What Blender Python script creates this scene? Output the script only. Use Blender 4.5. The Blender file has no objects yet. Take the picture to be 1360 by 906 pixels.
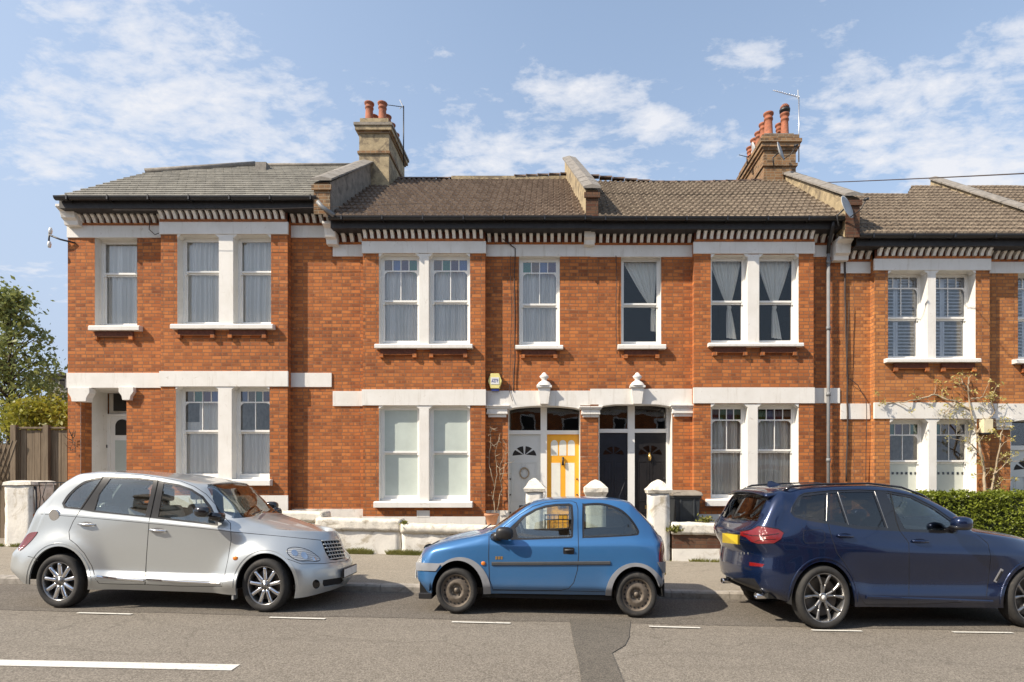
import bpy, bmesh, math, random
import numpy as np
from mathutils import Vector, Matrix, noise
from mathutils.bvhtree import BVHTree
R = math.radians
random.seed(7)
SC = bpy.context.scene
COL = SC.collection
F = 760.0; VX = 735.0; VY = 640.0; CZ = 1.78   # focal length in photo pixels, principal point, camera height
SLOPE = 0.0214                                  # the street runs downhill to the right

def X(px, Y): return (px - VX) * Y / F
def Z(py, Y): return CZ - (py - VY) * Y / F
def gz(x): return -SLOPE * x

# ------------------------------------------------------------------ materials
MATS = {}
class NT:
    """small helper to write node trees"""
    def __init__(s, name):
        s.m = bpy.data.materials.new(name); s.m.use_nodes = True
        s.t = s.m.node_tree; s.t.nodes.clear()
        s.out = s.t.nodes.new('ShaderNodeOutputMaterial')
    def n(s, typ, **kw):
        nd = s.t.nodes.new('ShaderNode' + typ)
        ins = kw.pop('i', {})
        for k, v in kw.items(): setattr(nd, k, v)
        for k, v in ins.items():
            if isinstance(v, bpy.types.NodeSocket): s.t.links.new(v, nd.inputs[k])
            else: nd.inputs[k].default_value = v
        return nd
    def link(s, a, b): s.t.links.new(a, b)
    def noise(s, scale, detail=4, rough=.6, vec=None, dist=0.0):
        i = {'Scale': scale, 'Detail': detail, 'Roughness': rough, 'Distortion': dist}
        if vec is not None: i['Vector'] = vec
        return s.n('TexNoise', i=i).outputs['Fac']
    def ramp(s, fac, stops):
        r = s.n('ValToRGB', i={'Fac': fac}); e = r.color_ramp.elements
        while len(e) < len(stops): e.new(.5)
        for k, (p, c) in enumerate(stops):
            e[k].position = p; e[k].color = (c if len(c) == 4 else (*c, 1)) if hasattr(c, '__len__') else (c, c, c, 1)
        return r.outputs['Color']
    def mix(s, fac, a, b, mode='MIX'):
        m = s.n('Mix', data_type='RGBA', blend_type=mode)
        for k, v in ((0, fac), (6, a), (7, b)):
            if isinstance(v, bpy.types.NodeSocket): s.link(v, m.inputs[k])
            else: m.inputs[k].default_value = v if k == 0 else ((*v, 1) if len(v) == 3 else v)
        return m.outputs[2]
    def math(s, op, a, b=0.0, c=None):
        m = s.n('Math', operation=op)
        for k, v in enumerate((a, b) if c is None else (a, b, c)):
            if isinstance(v, bpy.types.NodeSocket): s.link(v, m.inputs[k])
            else: m.inputs[k].default_value = v
        return m.outputs[0]
    def pos(s): return s.n('NewGeometry').outputs['Position']
    def bump(s, h, strength=.3, dist=.01):
        return s.n('Bump', i={'Height': h, 'Strength': strength, 'Distance': dist}).outputs['Normal']
    def bsdf(s, color, rough=.6, normal=None, metal=0.0, spec=.5, coat=0.0, coat_rough=.03, **extra):
        b = s.n('BsdfPrincipled')
        for k, v in (('Base Color', color), ('Roughness', rough), ('Metallic', metal), ('Specular IOR Level', spec), ('Coat Weight', coat), ('Coat Roughness', coat_rough)):
            if isinstance(v, bpy.types.NodeSocket): s.link(v, b.inputs[k])
            else: b.inputs[k].default_value = ((*v, 1) if k == 'Base Color' and len(v) == 3 else v)
        if normal is not None: s.link(normal, b.inputs['Normal'])
        for k, v in extra.items(): b.inputs[k].default_value = v
        s.link(b.outputs[0], s.out.inputs['Surface'])
        return b

def flat(name, color, rough=.5, metal=0.0, var=.12, nscale=6.0, bump=0.0, bscale=60.0, coat=0.0, spec=.5, grime=None):
    """painted / plain surface with a little uneven colour"""
    if name in MATS: return MATS[name]
    t = NT(name); p = t.pos()
    n = t.noise(nscale, 5, .65, p)
    lo = tuple(c * (1 - var) for c in color); hi = tuple(min(1, c * (1 + var)) for c in color)
    col = t.ramp(n, [(.3, lo), (.7, hi)])
    if grime:
        g = t.noise(nscale * .6, 8, .72, p, 1.0)
        col = t.mix(t.ramp(g, [(grime[1], 0), (grime[1] + .12, grime[2])]), col, grime[0])
    nm = t.bump(t.noise(bscale, 4, .6, p), bump, .01) if bump else None
    t.bsdf(col, rough, nm, metal, spec, coat)
    MATS[name] = t.m; return t.m

def brick_mat(name, c1, c2, mortar, dark=.5, row=.083, width=.232, msize=.0095, burnt=(.10, .035, .022), streak=(.45, .36, .28)):
    t = NT(name); p = t.pos()
    sp = t.n('SeparateXYZ', i={'Vector': p})
    h = t.math('ADD', sp.outputs[0], sp.outputs[1])
    wob = t.math('MULTIPLY', t.math('SUBTRACT', t.noise(7.0, 2, .5, p), .5), .012)
    z = t.math('ADD', sp.outputs[2], wob)
    v = t.n('CombineXYZ', i={'X': h, 'Y': z, 'Z': 0.0}).outputs[0]
    def br(a, b, m):
        bt = t.n('TexBrick', offset=.5, squash=.6, squash_frequency=2, i={'Vector': v, 'Scale': 1.0, 'Mortar Size': msize, 'Mortar Smooth': .35, 'Bias': 0.0, 'Brick Width': width, 'Row Height': row})
        for k, c in (('Color1', a), ('Color2', b), ('Mortar', m)): bt.inputs[k].default_value = (*c, 1)
        return bt
    base = br(c1, c2, mortar)
    rnd = br((0, 0, 0), (1, 1, 1), (.5, .5, .5))
    # second, shifted random for burnt headers
    v2 = t.n('VectorMath', operation='ADD', i={0: v, 1: (width * 37.0, row * 20.0, 0)}).outputs[0]
    r2 = t.n('TexBrick', offset=.5, squash=.6, squash_frequency=2, i={'Vector': v2, 'Scale': 1.0, 'Mortar Size': msize, 'Brick Width': width, 'Row Height': row, 'Bias': 0.0})
    r2.inputs['Color1'].default_value = (0, 0, 0, 1); r2.inputs['Color2'].default_value = (1, 1, 1, 1); r2.inputs['Mortar'].default_value = (0, 0, 0, 1)
    patch = t.noise(1.6, 7, .72, p, .8)
    r2l = t.math('ADD', t.n('RGBToBW', i={'Color': r2.outputs['Color']}).outputs[0], t.math('MULTIPLY', t.math('SUBTRACT', patch, .5), 1.9))
    bm = t.ramp(r2l, [(.58, 0), (.86, dark)])
    c = t.mix(bm, base.outputs['Color'], burnt)
    # pale weathering over whole areas, and lime smears
    c = t.mix(t.ramp(t.noise(.55, 5, .6, p), [(.4, 0), (.75, .22)]), c, tuple(min(1, a * 1.35) for a in c1))
    grain = t.noise(70.0, 3, .6, p)
    c = t.mix(.35, c, t.ramp(grain, [(.2, .55), (.8, 1.0)]), 'MULTIPLY')
    smear = t.n('Mapping', i={'Vector': p, 'Scale': (1.2, 1.2, 12.0)}).outputs[0]
    c = t.mix(t.ramp(t.noise(1.1, 6, .7, smear, .5), [(.64, 0), (.72, .4)]), c, streak)
    run = t.n('Mapping', i={'Vector': p, 'Scale': (3.5, 3.5, .35)}).outputs[0]
    c = t.mix(t.ramp(t.noise(1.0, 6, .65, run), [(.55, 0), (.8, .35)]), c, tuple(a * .45 for a in c1))
    hgt = t.math('ADD', t.math('MULTIPLY', base.outputs['Fac'], -1.0), t.math('MULTIPLY', grain, .5))
    t.bsdf(c, .88, t.bump(hgt, .7, .008), spec=.25)
    MATS[name] = t.m; return t.m

brick_mat('brick_red', (.56, .195, .058), (.35, .108, .036), (.22, .12, .07), dark=.5, burnt=(.12, .045, .028))
brick_mat('brick_red_light', (.56, .232, .075), (.37, .135, .046), (.24, .13, .08), dark=.4)
brick_mat('brick_stock', (.33, .20, .10), (.22, .115, .06), (.30, .25, .18), dark=.7, burnt=(.06, .045, .035))
brick_mat('brick_brown', (.16, .085, .05), (.10, .05, .032), (.10, .07, .05), dark=.6)
flat('dark_brick', (.13, .045, .027), .9, var=.4, nscale=25, bump=.3)
flat('stone_white', (.74, .72, .68), .72, var=.05, nscale=2.5, bump=.12, bscale=45, grime=((.42, .38, .31), .60, .35))
flat('timber_white', (.80, .79, .755), .42, var=.03, nscale=8, grime=((.5, .46, .38), .68, .25))
flat('wall_white', (.72, .69, .63), .85, var=.10, nscale=3, bump=.6, bscale=25, grime=((.33, .27, .17), .51, .7))
flat('coping_white', (.70, .66, .58), .9, var=.18, nscale=9, bump=.9, bscale=40, grime=((.30, .25, .17), .54, .75))
flat('render_cream', (.37, .295, .18), .9, var=.3, nscale=5, bump=.6, bscale=30, grime=((.13, .10, .07), .48, .75))
flat('ridge_brown', (.17, .115, .085), .9, var=.4, nscale=9, bump=.4)
flat('door_glass', (.72, .72, .66), .3, var=.04)
flat('render_grey', (.25, .22, .18), .92, var=.3, nscale=5, bump=.5, bscale=30, grime=((.08, .07, .055), .52, .7))
flat('coping_grey', (.22, .20, .175), .9, var=.3, nscale=8, bump=.4)
flat('terracotta', (.33, .115, .06), .85, var=.25, nscale=8, bump=.3, grime=((.10, .06, .045), .52, .65))
flat('gutter_black', (.018, .018, .02), .35, var=.3)
flat('fascia_black', (.022, .02, .02), .6, var=.4, nscale=12)
flat('pipe_grey', (.20, .205, .21), .5, var=.15)
flat('plastic_white', (.7, .7, .68), .45, var=.05)
flat('iron_black', (.02, .02, .022), .45, var=.3)
flat('cable', (.05, .035, .03), .7, var=.3)
flat('alu', (.55, .56, .58), .35, metal=.8, var=.1)
flat('dish_grey', (.42, .43, .43), .55, var=.1)
flat('door_grey', (.66, .67, .64), .4, var=.03)
flat('door_yellow', (.82, .40, .035), .38, var=.05)
flat('door_navy', (.012, .015, .024), .35, var=.2)
flat('door_black', (.016, .015, .016), .32, var=.2)
flat('brass', (.65, .42, .15), .3, metal=.9)
flat('chrome', (.75, .75, .76), .12, metal=1.0, var=.03)
flat('interior', (.62, .60, .56), .9, var=.3)
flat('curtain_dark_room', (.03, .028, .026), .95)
flat('frosted', (.50, .56, .52), .25, var=.08, nscale=2)
flat('frosted_film', (.55, .58, .52), .35, var=.06, nscale=2)
flat('shutter_white', (.62, .66, .72), .45, var=.04)
flat('yellow_box', (.76, .68, .26), .4, var=.05)
flat('blue_paint', (.03, .05, .25), .4)
flat('kerb_stone', (.34, .31, .27), .85, var=.25, nscale=9, bump=.5, bscale=50, grime=((.13, .12, .10), .55, .6))
flat('bin_black', (.035, .04, .045), .45, var=.2)
flat('bark_dark', (.09, .07, .05), .9, var=.3, nscale=15, bump=.5)
flat('bark_pale', (.36, .29, .20), .9, var=.3, nscale=20, bump=.4)
flat('pot_clay', (.45, .22, .12), .8)
flat('grey_wall', (.26, .25, .235), .85, var=.1)
flat('roof_felt', (.10, .10, .10), .9)
flat('lamp_cream', (.70, .62, .42), .5)
flat('mirror_green_leaf', (.25, .30, .07), .7, var=.4)

def curtain_mat(name, color, alpha):
    t = NT(name); p = t.pos()
    d = t.n('BsdfDiffuse', i={'Color': (*color, 1)}).outputs[0]
    tl = t.n('BsdfTranslucent', i={'Color': (*color, 1)}).outputs[0]
    m = t.n('MixShader', i={0: .10, 1: d, 2: tl}).outputs[0]
    tr = t.n('BsdfTransparent').outputs[0]
    m2 = t.n('MixShader', i={0: alpha, 1: tr, 2: m}).outputs[0]
    t.link(m2, t.out.inputs['Surface']); MATS[name] = t.m
curtain_mat('net_curtain', (.95, .93, .87), .97)
curtain_mat('grey_curtain', (.93, .905, .85), .99)
curtain_mat('muslin', (.95, .94, .88), .95)

def glass_mat(name, tint, refl=.10, rough=0.0, wav=.0):
    t = NT(name)
    lw = t.n('LayerWeight', i={'Blend': .25}).outputs['Fresnel']
    fac = t.math('ADD', t.math('MULTIPLY', lw, .9), refl)
    fac = t.math('MINIMUM', fac, .95)
    g = t.n('BsdfGlossy', i={'Color': (1, 1, 1, 1), 'Roughness': rough})
    if wav:
        b = t.bump(t.noise(2.2, 2, .5, t.pos()), wav, .02); t.link(b, g.inputs['Normal'])
    tr = t.n('BsdfTransparent', i={'Color': (*tint, 1)})
    m = t.n('MixShader', i={0: fac, 1: tr.outputs[0], 2: g.outputs[0]})
    t.link(m.outputs[0], t.out.inputs['Surface']); MATS[name] = t.m
glass_mat('glass', (.99, .99, .985), .042, 0, .08)
glass_mat('glass_clear', (.99, .99, .98), .008, 0, .03)
glass_mat('glass_car', (.80, .84, .82), .05)
glass_mat('glass_car_clear', (.92, .95, .93), .075)
glass_mat('glass_car_dark', (.42, .43, .43), .05)
glass_mat('glass_lamp', (.9, .9, .9), .12)
for nm, c in (('glass_green', (.30, .58, .42)), ('glass_amber', (.62, .48, .34)), ('glass_blue', (.48, .55, .74)), ('glass_plum', (.50, .32, .42))):
    glass_mat(nm, c, .10)

# roof tiles, slates: real steps in the mesh, colour per tile from the material
def tile_mat(name, base, alt, w, h, slope_tan, moss, OFF=0.0):
    t = NT(name); p = t.pos(); sp = t.n('SeparateXYZ', i={'Vector': p})
    cs = math.sqrt(1 + slope_tan ** 2)
    yy = t.math('MULTIPLY', sp.outputs[1], cs)
    v = t.n('CombineXYZ', i={'X': sp.outputs[0], 'Y': yy, 'Z': 0.0}).outputs[0]
    bt = t.n('TexBrick', offset=OFF, i={'Vector': v, 'Scale': 1.0, 'Mortar Size': .010, 'Mortar Smooth': .2, 'Brick Width': w, 'Row Height': h, 'Bias': 0.0})
    bt.inputs['Color1'].default_value = (*base, 1); bt.inputs['Color2'].default_value = (*alt, 1); bt.inputs['Mortar'].default_value = (*[c * .35 for c in base], 1)
    c = t.mix(t.ramp(t.noise(1.5, 7, .7, p), [(.42, 0), (.75, .5)]), bt.outputs['Color'], tuple(c * .5 for c in base))
    c = t.mix(t.ramp(t.noise(14.0, 6, .75, p), [(.52, 0), (.66, .75)]), c, moss)
    t.bsdf(c, .85, t.bump(t.noise(60, 4, .6, p), .4, .008), spec=.3)
    MATS[name] = t.m
tile_mat('tile_brown', (.175, .125, .09), (.115, .078, .055), .15, .36, .76, (.27, .21, .155))
tile_mat('tile_tan', (.22, .172, .125), (.14, .106, .077), .15, .36, .76, (.32, .265, .19))
tile_mat('slate', (.29, .275, .235), (.20, .19, .165), .24, .255, .76, (.37, .345, .29), OFF=.5)

def asphalt(name, base, dark, light=(.30, .27, .235), joint=False):
    t = NT(name); p = t.pos()
    big = t.noise(.35, 6, .6, p); mid = t.noise(2.2, 6, .7, p)
    c = t.mix(t.ramp(big, [(.35, 0), (.7, 1)]), base, dark)
    c = t.mix(t.ramp(mid, [(.45, 0), (.8, .5)]), c, tuple(a * .72 for a in base))
    vo = t.n('TexVoronoi', i={'Vector': p, 'Scale': 95.0, 'Randomness': 1.0})
    st = t.n('RGBToBW', i={'Color': vo.outputs['Color']}).outputs[0]
    c = t.mix(t.ramp(st, [(.52, 0), (.72, .5)]), c, light)
    c = t.mix(t.ramp(st, [(.30, .45), (.42, 0)]), c, tuple(a * .35 for a in base))
    strk = t.n('Mapping', i={'Vector': p, 'Scale': (.25, 3.0, 1)}).outputs[0]
    c = t.mix(t.ramp(t.noise(1.2, 5, .6, strk), [(.55, 0), (.75, .35)]), c, tuple(a * .6 for a in base))
    # cracks
    vc = t.n('TexVoronoi', feature='DISTANCE_TO_EDGE', i={'Vector': t.n('VectorMath', operation='ADD', i={0: p, 1: t.n('VectorMath', operation='SCALE', i={0: t.n('TexNoise', i={'Vector': p, 'Scale': 1.5, 'Detail': 5.0}).outputs['Color'], 'Scale': .8}).outputs[0]}).outputs[0], 'Scale': .55}).outputs['Distance']
    c = t.mix(t.math('MULTIPLY', t.ramp(vc, [(.0, 1), (.008, 0)]), .45), c, tuple(a * .4 for a in base))
    t.bsdf(c, .9, t.bump(t.math('ADD', t.noise(60, 3, .6, p), st), .5, .006), spec=.3)
    MATS[name] = t.m
asphalt('asphalt', (.212, .187, .152), (.180, .158, .130), (.35, .31, .26))
asphalt('asphalt_dark', (.145, .128, .107), (.118, .104, .088), (.27, .24, .20))
asphalt('asphalt_patch', (.135, .120, .10), (.105, .095, .08), (.21, .185, .15))
asphalt('paving', (.30, .265, .212), (.255, .225, .18), (.41, .37, .30))

t = NT('stone_white'); p = t.pos()
run = t.n('Mapping', i={'Vector': p, 'Scale': (9, 9, .9)}).outputs[0]
c = t.ramp(t.noise(2.5, 5, .6, p), [(.3, (.70, .675, .625)), (.7, (.78, .76, .72))])
c = t.mix(t.ramp(t.noise(1.0, 7, .7, run), [(.55, 0), (.74, .5)]), c, (.44, .39, .31))
c = t.mix(t.ramp(t.noise(5.0, 9, .78, p, .6), [(.60, 0), (.68, .55)]), c, (.36, .29, .21))
t.bsdf(c, .72, t.bump(t.noise(38, 5, .7, p), .25, .01)); MATS['stone_white'] = t.m
t = NT('road_paint'); p = t.pos()
wear = t.ramp(t.noise(22, 6, .8, p), [(.56, 0), (.66, 1)])
t.bsdf(t.mix(wear, (.66, .64, .58), (.30, .27, .23)), .7, t.bump(t.noise(80, 3, .6, p), .3, .004)); MATS['road_paint'] = t.m
t = NT('timber_fence'); p = t.pos(); mp = t.n('Mapping', i={'Vector': p, 'Scale': (14, 14, .9)}).outputs[0]
c = t.ramp(t.noise(1.2, 7, .7, mp, .4), [(.25, (.075, .055, .035)), (.5, (.17, .125, .08)), (.8, (.27, .21, .145))])
t.bsdf(c, .85, t.bump(t.noise(2, 6, .7, mp), .5, .01)); MATS['timber_fence'] = t.m
def leaf_mat(name, a, b, trans=.35):
    t = NT(name)
    oi = t.noise(3.5, 3, .6, t.pos()); fi = t.noise(40, 2, .6, t.pos())
    c = t.ramp(t.math('ADD', t.math('MULTIPLY', oi, .5), t.math('MULTIPLY', fi, .5)), [(.35, a), (.62, b)])
    d = t.n('BsdfDiffuse', i={'Color': c}).outputs[0]; tl = t.n('BsdfTranslucent', i={'Color': c}).outputs[0]
    g = t.n('BsdfGlossy', i={'Color': (1, 1, 1, 1), 'Roughness': .45}).outputs[0]
    m = t.n('MixShader', i={0: trans, 1: d, 2: tl}).outputs[0]
    m = t.n('MixShader', i={0: .02, 1: m, 2: g}).outputs[0]
    t.link(m, t.out.inputs['Surface']); MATS[name] = t.m
leaf_mat('leaf_tree', (.13, .16, .045), (.30, .33, .11))
leaf_mat('leaf_yellow', (.16, .17, .02), (.36, .34, .05))
leaf_mat('leaf_hedge', (.08, .115, .012), (.26, .30, .035))
leaf_mat('leaf_bud', (.36, .33, .10), (.55, .48, .18))
leaf_mat('weed', (.12, .14, .03), (.26, .24, .07))
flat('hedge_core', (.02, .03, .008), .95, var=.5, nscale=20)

# ------------------------------------------------------------------ mesh helpers
class MB:
    def __init__(s): s.v = []; s.f = []; s.mi = []; s.ms = []; s.sm = []
    def slot(s, m):
        if m not in s.ms: s.ms.append(m)
        return s.ms.index(m)
    def add(s, vs, fs, m, smooth=False):
        b = len(s.v); s.v += [tuple(v) for v in vs]; k = s.slot(m)
        for f in fs: s.f.append([b + i for i in f]); s.mi.append(k); s.sm.append(smooth)
    def quad(s, a, b, c, d, m): s.add([a, b, c, d], [(0, 1, 2, 3)], m)
    def box(s, x0, x1, y0, y1, z0, z1, m):
        if x0 > x1: x0, x1 = x1, x0
        if y0 > y1: y0, y1 = y1, y0
        if z0 > z1: z0, z1 = z1, z0
        v = [(x0, y0, z0), (x1, y0, z0), (x1, y1, z0), (x0, y1, z0), (x0, y0, z1), (x1, y0, z1), (x1, y1, z1), (x0, y1, z1)]
        s.add(v, [(0, 3, 2, 1), (4, 5, 6, 7), (0, 1, 5, 4), (1, 2, 6, 5), (2, 3, 7, 6), (3, 0, 4, 7)], m)
    def prism(s, poly, y0, y1, m, plane='xz', smooth=False):
        """poly in x-z (or y-z) pushed along the other axis"""
        n = len(poly)
        if plane == 'xz': A = [(p[0], y0, p[1]) for p in poly]; B = [(p[0], y1, p[1]) for p in poly]
        elif plane == 'yz': A = [(y0, p[0], p[1]) for p in poly]; B = [(y1, p[0], p[1]) for p in poly]
        else: A = [(p[0], p[1], y0) for p in poly]; B = [(p[0], p[1], y1) for p in poly]
        fs = [tuple(range(n)), tuple(range(2 * n - 1, n - 1, -1))] + [(i, i + n, (i + 1) % n + n, (i + 1) % n) for i in range(n)]
        s.add(A + B, fs, m, smooth)
    def tube(s, pts, r, m, seg=8, cap=True):
        pts = [Vector(p) for p in pts]; rr = r if hasattr(r, '__len__') else [r] * len(pts)
        vs = []; fs = []; up = None
        for i, p in enumerate(pts):
            d = (pts[min(i + 1, len(pts) - 1)] - pts[max(i - 1, 0)]); d = d.normalized() if d.length > 1e-9 else Vector((0, 0, 1))
            if up is None: up = Vector((0, 0, 1)) if abs(d.z) < .9 else Vector((1, 0, 0))
            a = d.cross(up).normalized(); b = a.cross(d).normalized(); up = b if True else up
            for k in range(seg):
                t = 2 * math.pi * k / seg
                vs.append(p + a * (math.cos(t) * rr[i]) + b * (math.sin(t) * rr[i]))
        for i in range(len(pts) - 1):
            for k in range(seg):
                fs.append((i * seg + k, i * seg + (k + 1) % seg, (i + 1) * seg + (k + 1) % seg, (i + 1) * seg + k))
        if cap:
            fs.append(tuple(range(seg - 1, -1, -1))); fs.append(tuple((len(pts) - 1) * seg + k for k in range(seg)))
        s.add(vs, fs, m, True)
    def lathe(s, prof, c, m, seg=24, axis='z', sc=(1, 1, 1), smooth=True):
        """prof: (radius, height) pairs"""
        vs = []; fs = []
        for (r, h) in prof:
            for k in range(seg):
                t = 2 * math.pi * k / seg; a, b = r * math.cos(t), r * math.sin(t)
                p = (a, b, h) if axis == 'z' else ((a, h, b) if axis == 'y' else (h, a, b))
                vs.append((c[0] + p[0] * sc[0], c[1] + p[1] * sc[1], c[2] + p[2] * sc[2]))
        for i in range(len(prof) - 1):
            for k in range(seg):
                fs.append((i * seg + k, i * seg + (k + 1) % seg, (i + 1) * seg + (k + 1) % seg, (i + 1) * seg + k))
        s.add(vs, fs, m, smooth)
    def build(s, name, parent=None, bevel=0.0, org=None, fixn=True, solid=0.0):
        me = bpy.data.meshes.new(name)
        o0 = Vector(org) if org is not None else Vector((0, 0, 0))
        me.from_pydata([tuple(Vector(v) - o0) for v in s.v] if org is not None else s.v, [], s.f)
        for m in s.ms: me.materials.append(MATS[m])
        me.polygons.foreach_set('material_index', s.mi)
        me.polygons.foreach_set('use_smooth', s.sm)
        me.update()
        if fixn:
            bm = bmesh.new(); bm.from_mesh(me); bmesh.ops.recalc_face_normals(bm, faces=bm.faces); bm.to_mesh(me); bm.free()
        o = bpy.data.objects.new(name, me); COL.objects.link(o)
        if org is not None: o.location = o0
        if parent is not None:
            o.parent = parent; o.matrix_parent_inverse = pmat(parent).inverted()
        if bevel:
            b = o.modifiers.new('b', 'BEVEL'); b.width = bevel; b.segments = 2; b.limit_method = 'ANGLE'; b.angle_limit = R(40); b.harden_normals = False
        return o

def pmat(o):
    m = Matrix.LocRotScale(o.location, o.rotation_euler, o.scale)
    if o.parent: m = pmat(o.parent) @ o.matrix_parent_inverse @ m
    return m
def tag(o, label=None, cat=None, group=None, kind=None):
    if label: o['label'] = label
    if cat: o['category'] = cat
    if group: o['group'] = group
    if kind: o['kind'] = kind
    return o
def thing(name, label, cat, loc=(0, 0, 0), group=None):
    o = bpy.data.objects.new(name, None); COL.objects.link(o); o.location = loc; o.empty_display_size = .2
    return tag(o, label, cat, group)
# ------------------------------------------------------------------ the terrace
YB, YR = 13.8, 14.0       # bay front plane, recessed wall plane
SET = .20                 # windows sit this far behind the wall face

def slab(mb, x0, x1, z0, z1, y, depth, openings, mat, rev='stone_white', sides=True, sidemat=None):
    """wall slab with real openings; openings (x0,x1,z0,z1)"""
    xs = sorted({x0, x1, *[min(max(o[0], x0), x1) for o in openings], *[min(max(o[1], x0), x1) for o in openings]})
    zs = sorted({z0, z1, *[o[2] for o in openings], *[o[3] for o in openings]})
    def hole(cx, cz): return any(o[0] < cx < o[1] and o[2] < cz < o[3] for o in openings)
    for i in range(len(xs) - 1):
        for j in range(len(zs) - 1):
            a, b, c, d = xs[i], xs[i + 1], zs[j], zs[j + 1]
            if hole((a + b) / 2, (c + d) / 2): continue
            mb.quad((a, y, c), (b, y, c), (b, y, d), (a, y, d), mat)
            mb.quad((b, y + depth, c), (a, y + depth, c), (a, y + depth, d), (b, y + depth, d), mat)
    for (a, b, c, d) in openings:
        mb.quad((a, y, c), (a, y + depth, c), (a, y + depth, d), (a, y, d), rev)
        mb.quad((b, y, c), (b, y, d), (b, y + depth, d), (b, y + depth, c), rev)
        mb.quad((a, y, d), (a, y + depth, d), (b, y + depth, d), (b, y, d), rev)
        mb.quad((a, y, c), (b, y, c), (b, y + depth, c), (a, y + depth, c), rev)
    sm = sidemat or mat
    if sides:
        mb.quad((x0, y, z0), (x0, y, z1), (x0, y + depth, z1), (x0, y + depth, z0), sm)
        mb.quad((x1, y, z0), (x1, y + depth, z0), (x1, y + depth, z1), (x1, y, z1), sm)
    mb.quad((x0, y, z1), (x1, y, z1), (x1, y + depth, z1), (x0, y + depth, z1), sm)

def curtain_mesh(mb, x0, x1, z0, z1, y, mat, folds=9, amp=.025, gather=0.0, seed=0):
    rnd = random.Random(seed); n = 90; m = 8
    ph = rnd.random() * 6; f2 = folds * rnd.uniform(.55, .7)
    vs = []; fs = []
    for j in range(m + 1):
        tz = j / m; z = z0 + (z1 - z0) * tz
        for i in range(n + 1):
            t = i / n; x = x0 + (x1 - x0) * t + .008 * math.sin(9 * tz + 5 * t + ph)
            w = amp * (math.sin(2 * math.pi * folds * t + ph + .5 * math.sin(3 * t + tz)) + .7 * math.sin(2 * math.pi * f2 * t + 2 * ph + .6 * tz))
            vs.append((x, y + w, z))
    for j in range(m):
        for i in range(n):
            a = j * (n + 1) + i; fs.append((a, a + 1, a + n + 2, a + n + 1))
    mb.add(vs, fs, mat, True)

def tied_curtain(mb, x0, x1, z0, z1, zk, xk, y, mat, seed=0, tail=.0):
    """hung from the full width, gathered to a knot at (xk, zk), tail below"""
    n, m = 60, 26; vs = []; fs = []
    W = (x1 - x0)
    for j in range(m + 1):
        t = j / m; z = z1 + (zk - z1) * t
        s = (1 - t) ** .75 * .5 + .5 * (1 - t); s = s * .90 + .08
        l = xk + (x0 - xk) * s; r = xk + (x1 - xk) * min(1, s * 1.02)
        for i in range(n + 1):
            u = i / n
            vs.append((l + (r - l) * u, y + .02 * (1 - .4 * t) * math.sin(2 * math.pi * 8 * u + seed) + .008 * math.sin(31 * u), z))
    for j in range(m):
        for i in range(n):
            a = j * (n + 1) + i; fs.append((a, a + 1, a + n + 2, a + n + 1))
    mb.add(vs, fs, mat, True)
    mb.lathe([(0, .07), (.045, .05), (.06, 0), (.04, -.05), (0, -.07)], (xk, y, zk - .02), mat, 14, sc=(1, .5, 1.2))
    n, m = 24, 12; vs = []; fs = []
    for j in range(m + 1):
        t = j / m; z = zk - .05 - (zk - tail) * t if False else zk - .05 + (tail - zk) * t
        w = .05 + .075 * t ** .7
        for i in range(n + 1):
            u = i / n
            vs.append((xk + .06 * t + (u - .5) * 2 * w, y + .018 * math.sin(u * 19 + seed), z - .04 * u))
    for j in range(m):
        for i in range(n):
            a = j * (n + 1) + i; fs.append((a, a + 1, a + n + 2, a + n + 1))
    mb.add(vs, fs, mat, True)

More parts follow.
